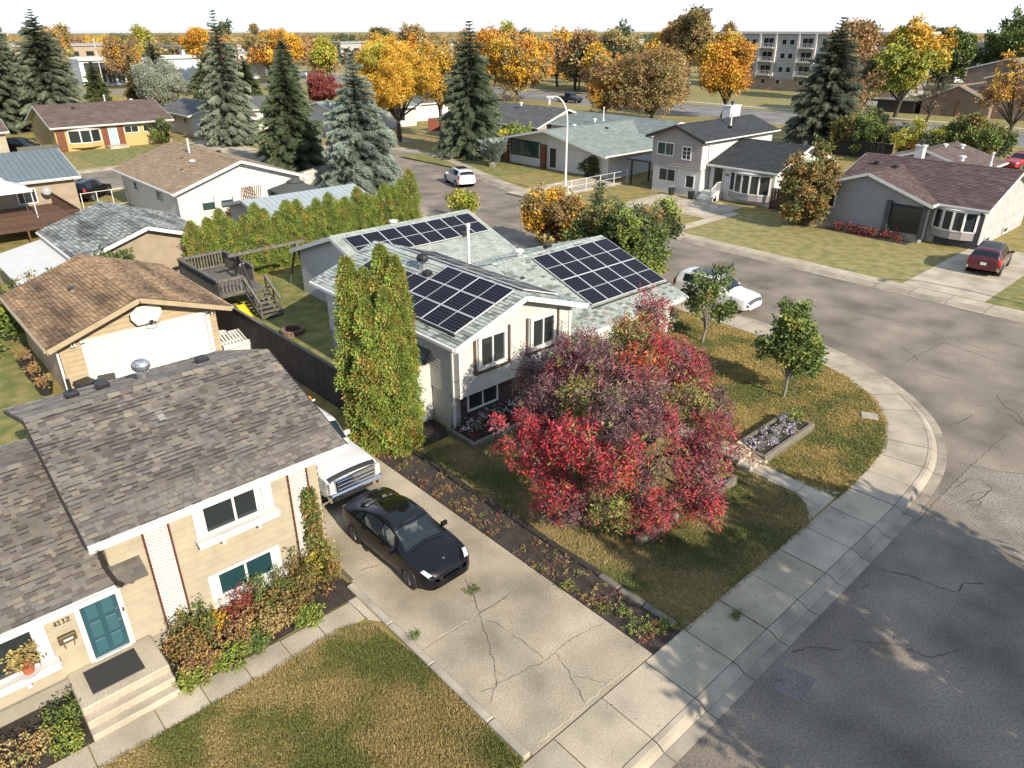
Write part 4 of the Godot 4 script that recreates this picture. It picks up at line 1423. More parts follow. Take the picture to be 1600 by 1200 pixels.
# a bow window standing out from a wall
func bay(t: Node3D, o: Vector3, d: String, w: float, h: float, n: int, out: float, skirt: Material) -> void:
	var B := frame3(d)
	var p := []
	for i in n + 1:
		var f := float(i) / n * 2 - 1
		p.append(Vector2(f * w / 2, out * (1 - f * f) + 0.12))
	var fr := MB.new()
	var sk := MB.new()
	var win := Node3D.new()
	win.name = "bow_window"
	t.add_child(win, true)
	win.position = -t.position if not locals.has(t) else Vector3.ZERO
	locals[win] = true
	for i in n:
		var a: Vector2 = p[i]; var b: Vector2 = p[i + 1]
		var mid := (a + b) / 2
		var x := (b - a).normalized()
		var bx := Basis(B * Vector3(x.x, 0, x.y), Vector3.UP, B * Vector3(-x.y, 0, x.x))
		var l := (b - a).length()
		sk.box(o + B * Vector3(mid.x, -h / 2 - 0.3, mid.y - 0.06), Vector3(l, 0.6, 0.12), bx)
		fr.box(o + B * Vector3(mid.x, h / 2 + 0.06, mid.y - 0.04), Vector3(l + 0.04, 0.14, 0.12), bx)
		fr.box(o + B * Vector3(mid.x, -h / 2 - 0.04, mid.y - 0.04), Vector3(l + 0.04, 0.1, 0.14), bx)
		fr.box(o + B * Vector3(a.x, 0, a.y), Vector3(0.14, h, 0.12), bx)
		if i == n - 1:
			fr.box(o + B * Vector3(b.x, 0, b.y), Vector3(0.14, h, 0.12), bx)
		var g := MB.new()
		g.box(o + B * Vector3(mid.x, 0, mid.y - 0.02), Vector3(l - 0.1, h, 0.02), bx)
		part(win, "pane", g, M.glass_dark)
	var roof := MB.new()
	var c: Vector3 = o + B * Vector3(0, h / 2 + 0.42, 0.02)
	for i in n:
		roof.tri(c, o + B * Vector3(p[i + 1].x, h / 2 + 0.13, p[i + 1].y + 0.1), o + B * Vector3(p[i].x, h / 2 + 0.13, p[i].y + 0.1))
	part(win, "frame", fr, M.white_trim)
	part(win, "skirt", sk, skirt)
	part(win, "bay_roof", roof, M.white_trim)

func rail(t: Node3D, a: Vector3, b: Vector3, h: float, m: Material, gap := 0.14, called := "baluster", th := 0.035) -> void:
	var mb := MB.new()
	mb.beam(a + Vector3(0, h, 0), b + Vector3(0, h, 0), th * 2.2, th * 1.6)
	mb.beam(a + Vector3(0, 0.1, 0), b + Vector3(0, 0.1, 0), th * 1.4, th * 1.4)
	part(t, "rail", mb, m)
	var n := maxi(1, int((b - a).length() / gap))
	var bm := MB.new()
	bm.box(Vector3(0, h / 2, 0), Vector3(th, h - 0.02, th))
	var bmesh := bm.mesh()
	for i in n + 1:
		piece(t, called, bmesh, m, Transform3D(Basis.IDENTITY, a.lerp(b, float(i) / n)))

func chimney(t: Node3D, o: Vector3, s: Vector3, m: Material) -> void:
	var mb := MB.new()
	mb.bevel(o, s, 0.04)
	mb.box(o + Vector3(0, s.y / 2, 0), Vector3(s.x + 0.12, 0.1, s.z + 0.12))
	var c := part(t, "chimney", mb, m)
	var p := MB.new()
	p.lathe(o + Vector3(0, s.y / 2, 0), [[0.12, 0.0], [0.12, 0.3], [0.2, 0.32], [0.2, 0.38], [0.0, 0.42]], 10)
	part(c, "chimney_pot", p, M.dark_trim)

func build_far_houses() -> void:
	# yellow bungalow across the back street
	var t := thing("yellow_bungalow", "yellow sided bungalow with a long brown roof and a bow window", "house", Vector3(28, 0, -111))
	var g := gable(t, 21.4, 35.0, -117, -105.6, "x", 2.9, {"wall": "yellow", "pal": "umber", "expo": 0.3, "wid": 0.7, "ov": 0.7, "rk": 0.5, "slope": 0.33})
	wins(t, "+z", [[33.0, 2.0, -105.58, 2.6, 0.7, 2], [30.2, 2.0, -105.58, 1.6, 0.7, 2]])
	bay(t, Vector3(24.6, 1.65, -105.6), "+z", 3.6, 1.4, 3, 0.6, M.yellow)
	solid_door(t, Vector3(27.9, 0.3, -105.6), "+z", 0.95, 2.0, plain("pale_blue", Color(0.3, 0.45, 0.5)))
	var mb := MB.new()
	mb.box(Vector3(22.0, 1.4, -105.5), Vector3(0.9, 2.6, 0.15))
	mb.box(Vector3(27.0, 1.4, -105.5), Vector3(0.7, 2.6, 0.15))
	mb.box(Vector3(28.85, 1.4, -105.5), Vector3(0.7, 2.6, 0.15))
	part(t, "brick_panel", mb, M.red_brick)
	mb = MB.new()
	mb.box(Vector3(27.9, 0.15, -104.7), Vector3(2.2, 0.34, 1.6))
	part(t, "steps", mb, M.concrete)
	vents(g.roof, [["pipe", 29.5, 4.9, -111.8, 1.0], ["grey", 32.8, 4.85, -112], ["box", 25, 4.6, -109.6]])
	# white bungalow with the spruce in front of it
	t = thing("white_bungalow", "white bungalow with a grey hipped roof behind the tall blue spruce", "house", Vector3(47, 0, -113))
	gable(t, 38.8, 46, -119, -107.5, "z", 2.9, {"wall": "white_paint", "pal": "grey", "expo": 0.3, "wid": 0.7, "ov": 0.6})
	gable(t, 46.05, 57, -118, -110.4, "x", 2.9, {"wall": "white_paint", "pal": "grey", "expo": 0.3, "wid": 0.7, "ov": 0.6})
	wins(t, "+z", [[51, 1.6, -110.38, 1.2, 1.6, 1], [53, 1.6, -110.38, 1.2, 1.6, 1], [40.4, 1.8, -107.48, 1.4, 0.9, 2]])
	wins(t, "-x", [[38.78, 2.1, -110, 1.2, 0.6, 2], [38.78, 2.1, -114, 1.2, 0.6, 2]])
	solid_door(t, Vector3(44.2, 0.2, -107.5), "+z", 1.0, 2.0, M.dark_trim)
	# pale house behind the two spruces by the bend
	t = thing("pale_bungalow", "pale grey bungalow with white eaves behind the blue spruce at the bend", "house", Vector3(63, 0, -104))
	g = gable(t, 56, 70, -108, -98.5, "x", 2.9, {"wall": "pale_grey", "pal": "green_grey", "expo": 0.3, "wid": 0.7, "ov": 0.7, "slope": 0.2})
	wins(t, "+z", [[58.5, 1.5, -98.48, 1.6, 1.4, 2], [62, 1.5, -98.48, 2.0, 1.2, 2], [67, 1.5, -98.48, 1.6, 1.2, 2]])
	chimney(t, Vector3(63.5, 4.4, -104), Vector3(0.7, 1.2, 0.7), M.white_paint)
	# white garage among the golden trees
	t = thing("white_garage", "white garage with a wide door behind the golden trees", "garage", Vector3(76, 0, -106))
	gable(t, 71.5, 81, -110, -102.8, "x", 2.7, {"wall": "white_paint", "pal": "grey", "expo": 0.3, "wid": 0.7, "ov": 0.5, "slope": 0.25})
	solid_door(t, Vector3(76, 0.05, -102.8), "+z", 5.0, 2.1, M.white_trim, "garage_door")
	# roof corner at the left edge
	t = thing("cream_bungalow", "cream bungalow with brown roof at the left edge beyond the street", "house", Vector3(11, 0, -111))
	gable(t, 6, 16.3, -117, -105.5, "x", 2.9, {"wall": "cream_siding", "pal": "umber", "expo": 0.3, "wid": 0.7, "ov": 0.6})
	wins(t, "+z", [[14.6, 1.7, -105.48, 1.6, 1.1, 2]])
	# blue metal roof at the left edge
	t = thing("blue_roof_house", "beige stucco house with blue ribbed metal roof and a canopied deck", "house", Vector3(8, 0, -73))
	g = gable(t, -2, 14.5, -78.5, -68.9, "x", 2.9, {"wall": "beige_stucco", "pal": "grey", "ov": 0.55, "slope": 0.3, "only": ""})
	(g.roof as MeshInstance3D).material_override = M.blue_metal
	(g.roof as MeshInstance3D).mesh = recolor((g.roof as MeshInstance3D).mesh)
	for i in 42:
		mb = MB.new()
		var x := -2.3 + i * 0.41
		mb.beam(Vector3(x, 2.94, -68.4), Vector3(x, 2.94 + 0.3 * 5.35, -73.7), 0.04, 0.05)
		part(g.roof, "roof_rib", mb, M.blue_metal)
	wins(t, "+z", [[7.7, 1.5, -68.88, 1.6, 1.9, 2], [10.9, 1.7, -68.88, 1.2, 1.0, 1]])
	mb = MB.new()
	mb.lathe(Vector3(12.2, 2.0, -68.3), [[0.0, 0.0], [0.2, 0.03], [0.36, 0.12], [0.35, 0.13], [0.2, 0.05], [0.0, 0.02]], 14, Basis(Vector3.RIGHT, 1.0))
	mb.beam(Vector3(12.2, 2.0, -68.35), Vector3(12.2, 2.0, -68.9), 0.04, 0.04)
	part(t, "satellite_dish", mb, M.grey_plastic)
	# its deck and canopy
	t = thing("raised_deck", "brown railed deck behind the blue roofed house", "deck", Vector3(9.5, 0, -64))
	for i in 34:
		mb = MB.new()
		mb.box(Vector3(5.6 + i * 0.205, 0.95, -64.4), Vector3(0.19, 0.05, 8.6))
		part(t, "deck_board", mb, M.brown_wood)
	rail(t, Vector3(5.6, 0.95, -60.1), Vector3(12.5, 0.95, -60.1), 0.95, M.brown_wood, 0.16)
	rail(t, Vector3(12.5, 0.95, -60.1), Vector3(12.5, 0.95, -68.6), 0.95, M.brown_wood, 0.16)
	mb = MB.new()
	for x in [5.7, 9, 12.4]:
		for z in [-60.2, -64, -68]:
			mb.box(Vector3(x, 0.45, z), Vector3(0.12, 0.92, 0.12))
	part(t, "post", mb, M.brown_wood)
	t = thing("patio_canopy", "white peaked fabric canopy standing on the brown deck", "canopy", Vector3(8.8, 0.97, -65.5))
	mb = MB.new()
	for i in 4:
		var a := PI / 4 + i * PI / 2
		mb.tube([Vector3(8.8 + cos(a) * 2.3, 0.97, -65.5 + sin(a) * 2.3), Vector3(8.8 + cos(a) * 2.3, 3.0, -65.5 + sin(a) * 2.3)], [0.04, 0.04], 6)
	part(t, "frame", mb, M.white_trim)
	mb = MB.new()
	mb.lathe(Vector3(8.8, 3.0, -65.5), [[2.5, -0.12], [2.45, 0.0], [1.5, 0.28], [0.55, 0.6], [0.5, 0.75], [0.0, 1.05]], 4, Basis(Vector3.UP, PI / 4))
	part(t, "fabric", mb, M.white_paint)
	# tan roofed white house
	t = thing("tan_roof_house", "white gabled house with tan roof, grey shaded side and brown lattice", "house", Vector3(23, 0, -63))
	g = gable(t, 18.3, 28.1, -69.6, -56.4, "z", 2.9, {"wall": "white_paint", "pal": "tan", "expo": 0.2, "wid": 0.4, "ov": 0.5, "rk": 0.4, "rk1": 0.6, "slope": 0.33})
	siding(t, Vector3(18.3, 0, -56.4), "+z", [Vector2(0, 0.3), Vector2(9.8, 0.3), Vector2(9.8, 2.9), Vector2(4.9, 4.5), Vector2(0, 2.9)], 0.2, M.white_paint)
	wins(t, "+z", [[20.4, 1.75, -56.37, 0.95, 0.95, 1, "glass_green", {"curtain": "blind"}], [21.85, 1.75, -56.37, 0.95, 0.95, 1, "glass_green", {"curtain": "blind"}], [26.6, 1.8, -56.37, 0.8, 0.7, 1]])
	wins(t, "-x", [[18.28, 2.0, -60.5, 1.0, 0.7, 2], [18.28, 2.0, -66, 0.7, 0.6, 1]])
	var lt := MB.new()
	for i in 9:
		lt.beam(Vector3(22.9 + i * 0.19, 1.0, -56.34), Vector3(23.5 + i * 0.15, 2.6, -56.34), 0.01, 0.05)
		lt.beam(Vector3(24.5 - i * 0.19, 1.0, -56.33), Vector3(23.9 - i * 0.1, 2.6, -56.33), 0.01, 0.05)
	part(t, "lattice_panel", lt, M.brown_wood)
	vents(g.roof, [["pipe", 22.4, 4.3, -64, 1.3], ["box", 21.6, 4.0, -63.5], ["box", 20.4, 3.6, -60.5], ["grey", 21.5, 4.0, -61.2], ["box", 24.5, 4.0, -62], ["box", 25.4, 3.8, -60], ["box", 25.6, 3.9, -66]])
	downpipe(t, [Vector3(17.9, 2.8, -56.1), Vector3(18.25, 2.5, -56.35), Vector3(18.25, 0.1, -56.35)], M.white_trim)
	# mossy roofed garage behind the tan one
	t = thing("mossy_roof_garage", "cream stucco garage with streaked mossy grey shingles", "garage", Vector3(12, 0, -47))
	var tone := noise(0.12, 4, 191)
	g = gable(t, 8.7, 15.4, -51.3, -43.6, "z", 2.55, {"wall": "beige_stucco", "pal": "moss_grey", "expo": 0.2, "wid": 0.33, "tabs": true, "vary": 0.1, "th": 0.03, "ov": 0.5, "rk": 0.5, "slope": 0.33, "tone": func(x: float, y: float) -> float: return clampf(1.0 + 1.2 * tone.get_noise_2d(x * 1.5, y * 7.0), 0.4, 1.25)})
	# long metal shed by the hedge
	t = thing("metal_shed", "long shed with a pale blue metal roof behind the cedar hedge", "shed", Vector3(24.5, 0, -49))
	g = gable(t, 20.4, 28.4, -52.3, -46, "x", 2.4, {"wall": "grey_siding", "pal": "grey", "ov": 0.4, "slope": 0.22, "only": "", "fascia": "shed_metal"})
	(g.roof as MeshInstance3D).material_override = M.shed_metal
	(g.roof as MeshInstance3D).mesh = recolor((g.roof as MeshInstance3D).mesh)
	for i in 20:
		mb = MB.new()
		mb.beam(Vector3(20.3 + i * 0.43, 2.44, -45.65), Vector3(20.3 + i * 0.43, 2.42 + 0.22 * 3.5, -49.1), 0.02, 0.012)
		part(g.roof, "roof_rib", mb, M.shed_metal)
	t = thing("garden_gazebo", "dark canvas gazebo between the tan roofed house and the shed", "gazebo", Vector3(26.8, 0, -54.6))
	mb = MB.new()
	for i in 4:
		var a := PI / 4 + i * PI / 2
		mb.box(Vector3(26.8 + cos(a) * 2, 1.1, -54.6 + sin(a) * 2), Vector3(0.1, 2.2, 0.1))
	part(t, "frame", mb, M.dark_trim)
	mb = MB.new()
	mb.lathe(Vector3(26.8, 2.2, -54.6), [[2.3, -0.1], [2.25, 0.0], [0.7, 0.55], [0.75, 0.62], [0.0, 1.0]], 4, Basis(Vector3.UP, PI / 4))
	part(t, "fabric", mb, plain("canvas", Color(0.06, 0.065, 0.06), 0.9))
	# centre: grey roof with cream gable
	t = thing("cream_gable_house", "grey roofed house with a plain cream gable facing the green roof", "house", Vector3(69.6, 0, -74))
	g = gable(t, 64.9, 74.4, -84, -66.2, "z", 2.9, {"wall": "cream_siding", "pal": "grey", "expo": 0.25, "wid": 0.6, "ov": 0.6, "rk": 0.6, "slope": 0.34})
	wins(t, "-x", [[64.88, 1.6, -70, 2.2, 1.2, 4], [64.88, 1.6, -76, 1.6, 1.2, 3]])
	vents(g.roof, [["grey", 68.5, 4.8, -73], ["stack", 70.5, 4.8, -76]])
	# green roof bungalow with a low gable to the street
	t = thing("green_roof_bungalow", "white bungalow with a broad low pale green roof and attached garage", "house", Vector3(65, 0, -56))
	g = gable(t, 57.6, 72, -64, -48.6, "x", 2.45, {"wall": "white_paint", "pal": "green_grey", "expo": 0.22, "wid": 0.5, "ov": 0.9, "rk": 1.6, "rk1": 0.4, "slope": 0.2})
	var g2 := gable(t, 67, 76, -66, -50.5, "z", 3.3, {"wall": "white_paint", "pal": "green_grey", "expo": 0.22, "wid": 0.5, "ov": 0.5, "slope": 0.2})
	wins(t, "-x", [[57.58, 1.75, -60.6, 4.6, 1.5, 4, "glass_green", {"frame": "dark_trim", "curtain": "sides"}]])
	solid_door(t, Vector3(57.6, 0.2, -56.3), "-x", 0.95, 2.0, M.dark_trim)
	solid_door(t, Vector3(57.6, 0.05, -51.6), "-x", 2.9, 2.1, M.white_trim, "garage_door")
	mb = MB.new()
	for z in [-63.6, -57.6]:
		mb.box(Vector3(57.4, 1.2, z), Vector3(0.3, 2.5, 0.7))
	part(t, "brick_panel", mb, M.red_brick)
	vents(g.roof, [["grey", 62, 3.9, -57.5], ["pipe", 68, 4.2, -58.5, 1.4], ["grey", 66.5, 4.1, -58.5], ["box", 64, 3.8, -54.5]])
	# two storey house with dark roofs
	t = thing("grey_split_house", "two storey grey sided split level with dark slate coloured roofs and white brick", "house", Vector3(62, 0, -37))
	g = gable(t, 56.4, 68, -42.4, -37.1, "x", 4.95, {"wall": "taupe_siding", "pal": "slate", "expo": 0.2, "wid": 0.45, "ov": 0.5, "rk": 0.5, "base": 2.45, "slope": 0.35, "fascia": "dark_trim", "gutter_mat": "white_trim"})
	siding(t, Vector3(56.4, 0, -42.4), "-x", [Vector2(0, 2.45), Vector2(5.3, 2.45), Vector2(5.3, 4.95), Vector2(2.65, 5.9), Vector2(0, 4.95)], 0.2, M.taupe_siding)
	mb = MB.new()
	mb.box(Vector3(62.3, 1.2, -39.75), Vector3(11.2, 2.6, 5.2))
	part(t, "lower_wall", mb, M.white_paint)
	mb = MB.new()
	mb.box(Vector3(62.2, 3.75, -37.08), Vector3(11.6, 2.55, 0.06))
	part(t, "side_wall", mb, M.white_paint)
	g2 = gable(t, 57.9, 67, -37.0, -30.7, "z", 2.95, {"wall": "white_paint", "pal": "slate", "expo": 0.2, "wid": 0.45, "ov": 0.6, "rk": 0.0, "rk1": 0.5, "slope": 0.33, "base": -0.1})
	wins(t, "-x", [[56.38, 3.9, -40.9, 1.7, 1.0, 2, "glass_green"], [56.38, 3.75, -38.6, 0.8, 1.0, 2, "glass_dark", {"cross": 2}], [56.68, 1.6, -40.7, 1.7, 1.0, 2], [56.68, 1.3, -38.2, 0.8, 1.0, 1]])
	bay(t, Vector3(57.9, 1.75, -32.9), "-x", 3.8, 1.5, 5, 0.7, M.taupe_siding)
	solid_door(t, Vector3(57.9, 0.75, -36.1), "-x", 0.9, 2.0, M.glass_dark)
	var tm := TextMesh.new()
	tm.text = "4133"
	tm.font_size = 32
	tm.pixel_size = 0.009
	tm.depth = 0.03
	var number := piece(t, "house_number", tm, M.dark_trim, Transform3D(frame3("-x"), Vector3(57.85, 2.15, -35.05)))
	number.rotation.y = -PI / 2
	mb = MB.new()
	mb.box(Vector3(57.84, 1.75, -35.05), Vector3(0.12, 0.2, 0.35))
	part(t, "letter_box", mb, M.white_trim)
	for k in 4:
		mb = MB.new()
		mb.box(Vector3(57.0 - k * 0.3, 0.68 - k * 0.17, -36.1), Vector3(0.34 if k else 1.2, 0.12, 1.5))
		mb.box(Vector3(57.0 - k * 0.3, 0.3 - k * 0.085, -36.1), Vector3(0.3 if k else 1.2, 0.62 - k * 0.17, 1.4))
		part(t, "step", mb, M.white_paint)
	rail(t, Vector3(57.6, 0.75, -35.35), Vector3(56.6, 0.75, -35.35), 0.85, M.white_trim, 0.15)
	rail(t, Vector3(56.6, 0.7, -35.35), Vector3(55.7, 0.15, -35.35), 0.85, M.white_trim, 0.15)
	chimney(t, Vector3(66.5, 6.2, -40.9), Vector3(1.8, 1.5, 0.9), M.white_paint)
	vents(g.roof, [["pipe", 62.6, 5.7, -38.4, 1.0], ["stack", 64, 5.9, -38.9], ["box", 62, 5.5, -38.0]])
	downpipe(t, [Vector3(57.4, 4.8, -36.7), Vector3(57.3, 4.4, -37.0), Vector3(57.5, 3.1, -37.0)], M.white_trim)
	# carport beside it
	t = thing("carport", "dark flat carport on posts beside the two storey grey house", "carport", Vector3(60, 0, -44.2))
	mb = MB.new()
	mb.box(Vector3(60.5, 2.45, -44.0), Vector3(7.6, 0.16, 3.2))
	part(t, "roof", mb, M.dark_trim)
	for x in [57.2, 60, 63]:
		mb = MB.new()
		mb.box(Vector3(x, 1.18, -45.3), Vector3(0.14, 2.4, 0.14))
		part(t, "post", mb, M.dark_trim)
	# plum roofed house at right
	t = thing("plum_roof_house", "grey sided bungalow with plum brown roof, dark porch and bow window", "house", Vector3(61, 0, -19.5))
	g = gable(t, 55.3, 66, -26.2, -17.8, "x", 2.8, {"wall": "grey_siding", "pal": "plum", "expo": 0.2, "wid": 0.42, "ov": 0.5, "rk": 0.5, "slope": 0.34})
	siding(t, Vector3(55.3, 0, -26.2), "-x", [Vector2(0, 0.45), Vector2(8.4, 0.45), Vector2(8.4, 2.8), Vector2(4.2, 4.2), Vector2(0, 2.8)], 0.16, M.grey_siding)
	g2 = gable(t, 56.5, 66.7, -25, -14.5, "z", 2.8, {"wall": "pale_stucco", "pal": "plum", "expo": 0.2, "wid": 0.42, "ov": 0.6, "rk": 0.2, "rk1": 0.4, "slope": 0.34})
	mb = MB.new()
	mb.box(Vector3(55.27, 0.25, -22), Vector3(0.1, 0.5, 8.4))
	part(t, "foundation", mb, M.stucco)
	mb = MB.new()
	mb.box(Vector3(55.24, 1.55, -18.9), Vector3(0.08, 1.9, 2.3))
	var porch := part(t, "porch_shade_panel", mb, M.glass_dark)  # flat dark sheet on the wall, painting in the shade of a porch recess
	rail(porch, Vector3(55.18, 0.62, -20.0), Vector3(55.18, 0.62, -17.85), 0.75, M.dark_trim, 0.14)
	mb = MB.new()
	for z in [-20.2, -17.7]:
		mb.box(Vector3(55.15, 1.5, z), Vector3(0.34, 2.3, 0.34))
	part(t, "post", mb, mat("charcoal", Color(0.055, 0.058, 0.065), 0.6, 0.1, 2, 0.0))
	mb = MB.new()
	mb.box(Vector3(56.42, 1.4, -15.8), Vector3(0.1, 2.7, 2.8))
	part(t, "front_wall", mb, M.charcoal)
	bay(t, Vector3(56.4, 1.8, -16.1), "-x", 2.7, 1.25, 4, 0.5, M.taupe_siding)
	wins(t, "-x", [[55.28, 2.0, -24.9, 1.3, 0.85, 1]])
	wins(t, "+z", [[58.5, 0.35, -14.48, 0.9, 0.3, 1], [62.5, 0.35, -14.48, 0.9, 0.3, 1]])
	chimney(t, Vector3(62.4, 5.0, -21.5), Vector3(0.6, 1.2, 0.6), M.white_paint)
	vents(g.roof, [["box", 58.5, 4.4, -21.6], ["box", 60, 4.3, -23.6]])
	vents(g2.roof, [["grey", 62.5, 4.9, -18.5], ["pipe", 62.6, 4.8, -16.6, 0.9]])
	downpipe(t, [Vector3(55.9, 2.7, -14.4), Vector3(56.45, 2.4, -14.45), Vector3(56.45, 0.1, -14.45)], M.white_trim)
	t = thing("back_garage", "garage with grey brown roof standing behind the plum roofed house", "garage", Vector3(77, 0, -25))
	g = gable(t, 73.5, 80.5, -29, -20.5, "x", 2.5, {"wall": "grey_siding", "pal": "umber", "expo": 0.25, "wid": 0.5, "ov": 0.4, "slope": 0.3})
	vents(g.roof, [["grey", 77, 3.8, -24.5], ["grey", 78.5, 3.7, -23.5]])

func recolor(m: Mesh) -> ArrayMesh:
	var a := m.surface_get_arrays(0)
	var c: PackedColorArray = a[Mesh.ARRAY_COLOR]
	c.fill(Color.WHITE)
	a[Mesh.ARRAY_COLOR] = c
	var o := ArrayMesh.new()
	o.add_surface_from_arrays(Mesh.PRIMITIVE_TRIANGLES, a)
	return o

func build_far_buildings() -> void:
	var mb: MB
	# apartment block with balconies beyond the avenue
	var t := thing("apartment_block", "grey and white four storey apartment block with railed balconies beyond the avenue", "apartment building", Vector3(184, 0, -90))
	mb = MB.new()
	mb.box(Vector3(184, 6.2, -91), Vector3(14, 12.6, 46))
	part(t, "wall", mb, M.apartment_grey)
	mb = MB.new()
	mb.box(Vector3(184, 12.7, -91), Vector3(15, 0.5, 47))
	part(t, "roof", mb, M.white_paint)
	mb = MB.new()
	mb.box(Vector3(176.9, 1.2, -91), Vector3(0.3, 2.6, 46.1))
	part(t, "brick_base", mb, M.beige_stucco)
	for k in 5:
		var z := -111.0 + k * 10.0
		mb = MB.new()
		mb.box(Vector3(176.8, 7.6, z - 2.1), Vector3(0.7, 10, 0.5))
		mb.box(Vector3(176.8, 7.6, z + 2.1), Vector3(0.7, 10, 0.5))
		part(t, "pilaster", mb, M.white_paint)
		for s in 3:
			var y := 3.4 + s * 3.0
			mb = MB.new()
			mb.box(Vector3(176.4, y, z), Vector3(1.6, 0.18, 3.7))
			var b := part(t, "balcony", mb, M.white_paint)
			rail(b, Vector3(175.7, y, z - 1.8), Vector3(175.7, y, z + 1.8), 1.0, M.white_trim, 0.45, "baluster", 0.05)
			wins(t, "-x", [[176.98, y + 1.2, z, 2.6, 1.9, 2]])
			wins(t, "-x", [[176.98, y + 1.3, z + 4.1, 1.1, 1.1, 1], [176.98, y + 1.3, z + 6.1, 1.1, 1.1, 1]])
		wins(t, "-x", [[176.72, 1.9, z, 1.2, 1.0, 1], [176.72, 1.9, z + 4, 1.2, 1.0, 1]])
	# brown townhouses at right
	t = thing("brown_townhouse", "low brown sided townhouse with tan roof and plain gable by the avenue", "townhouse", Vector3(150, 0, -46))
	var g := gable(t, 145.5, 158, -51.8, -41.0, "x", 2.5, {"wall": "brown_siding", "pal": "townhouse", "expo": 0.5, "wid": 1.0, "ov": 0.3, "rk": 0.3, "slope": 0.45})
	mb = MB.new()
	mb.box(Vector3(145.4, 1.4, -46), Vector3(0.2, 2.4, 0.25))
	part(t, "trim_post", mb, M.brown_wood)
	vents(g.roof, [["box", 149, 4.4, -45.4], ["box", 152, 4.3, -45]])
	t = thing("brown_townhouse", "taller brown sided townhouse with tan roof behind the low one", "townhouse", Vector3(152, 0, -38))
	g = gable(t, 147, 168, -43, -30, "x", 6.3, {"wall": "brown_siding", "pal": "townhouse", "expo": 0.5, "wid": 1.0, "ov": 0.4, "rk": 0.3, "slope": 0.28})
	wins(t, "+z", [[150, 4.5, -29.98, 1.5, 1.1, 2], [156, 4.5, -29.98, 1.5, 1.1, 2]])
	vents(g.roof, [["box", 151, 8.0, -37], ["grey", 155, 8.0, -37]])
	t = thing("brown_townhouse", "farthest brown townhouse with tan roof at the right edge", "townhouse", Vector3(188, 0, -48))
	gable(t, 178, 200, -56, -42, "x", 6.3, {"wall": "brown_siding", "pal": "townhouse", "expo": 0.6, "wid": 1.2, "ov": 0.4, "rk": 0.3, "slope": 0.28})
	t = thing("carport", "dark fenced carport beside the low townhouse", "carport", Vector3(147, 0, -56))
	mb = MB.new()
	mb.box(Vector3(147.5, 1.0, -56), Vector3(5, 2.0, 6.5))
	part(t, "wall", mb, M.dark_trim)
	mb = MB.new()
	mb.box(Vector3(147.5, 2.06, -56), Vector3(5.4, 0.12, 7))
	part(t, "roof", mb, M.grey_wood)
	# shops far left
	t = thing("shop_building", "long pale shop building with dark awning across the far road", "shop building", Vector3(72, 0, -232))
	mb = MB.new()
	mb.box(Vector3(72, 3.2, -233), Vector3(34, 6.6, 18))
	part(t, "wall", mb, mat("pale_metal", Color(0.6, 0.66, 0.72), 0.6, 0.05, 0.5, 0.05, 0.05))
	mb = MB.new()
	mb.box(Vector3(64, 4.4, -222.5), Vector3(16, 1.5, 3.2), Basis(Vector3.RIGHT, 0.35))
	part(t, "awning", mb, M.dark_trim)
	mb = MB.new()
	mb.box(Vector3(72, 6.6, -223.7), Vector3(34.4, 0.9, 0.6))
	part(t, "parapet", mb, M.white_paint)
	for k in 7:
		wins(t, "+z", [[57.5 + k * 2.3, 1.7, -223.95, 1.8, 2.2, 2]])
	t = thing("storage_building", "white storage building with a grey roof beside the shop building", "building", Vector3(98, 0, -240))
	mb = MB.new()
	mb.box(Vector3(99, 3.5, -238), Vector3(15, 7, 22))
	part(t, "wall", mb, M.white_paint)
	mb = MB.new()
	mb.box(Vector3(99, 7.1, -238), Vector3(15.4, 0.3, 22.4))
	part(t, "roof", mb, M.grey_siding)
	for k in 2:
		solid_door(t, Vector3(95 + k * 7, 0, -227), "+z", 3.4, 3.6, M.pale_metal, "garage_door")
	# a skyline of low blocks far off
	var r2 := RandomNumberGenerator.new()
	r2.seed = 77
	var cols := ["white_paint", "beige_stucco", "pale_metal", "apartment_grey", "stucco"]
	var kinds := ["white", "beige", "pale blue", "grey", "pale stucco"]
	var spots := [[20, -310, 40, 7], [75, -330, 50, 8], [130, -320, 44, 7], [185, -300, 36, 8], [230, -270, 30, 8], [262, -225, 34, 9], [278, -175, 30, 9], [300, -130, 30, 8], [322, -90, 34, 9], [300, -50, 24, 7], [250, -20, 24, 7]]
	for i in spots.size():
		var s: Array = spots[i]
		var k := i % 5
		var storeys := int(s[3] / 3.4)
		t = thing("distant_building", "%s flat roofed block of %d storeys, %s on the far skyline" % [kinds[k], storeys, ordinal(i)], "building", Vector3(s[0], 0, s[1]), "distant blocks on the skyline")
		mb = MB.new()
		mb.box(Vector3(s[0], s[3] / 2.0, s[1]), Vector3(s[2] * 0.8, s[3], s[2] * 0.5))
		part(t, "wall", mb, M[cols[k]])
		mb = MB.new()
		mb.box(Vector3(s[0], s[3] + 0.2, s[1]), Vector3(s[2] * 0.82, 0.6, s[2] * 0.52))
		part(t, "roof", mb, M.grey_siding)
		for st in storeys:
			for w in int(s[2] * 0.8 / 5):
				var y := 2.0 + st * 3.4
				mb = MB.new()
				mb.box(Vector3(s[0] - s[2] * 0.4 + 2.5 + w * 5, y, s[1] + s[2] * 0.25 + 0.03), Vector3(2.6, 1.5, 0.06))
				part(t, "window", mb, M.glass_dark)
			for w in int(s[2] * 0.5 / 5):
				mb = MB.new()
				mb.box(Vector3(s[0] - s[2] * 0.4 - 0.03, 2.0 + st * 3.4, s[1] - s[2] * 0.25 + 2.5 + w * 5), Vector3(0.06, 1.5, 2.6))
				part(t, "window", mb, M.glass_dark)

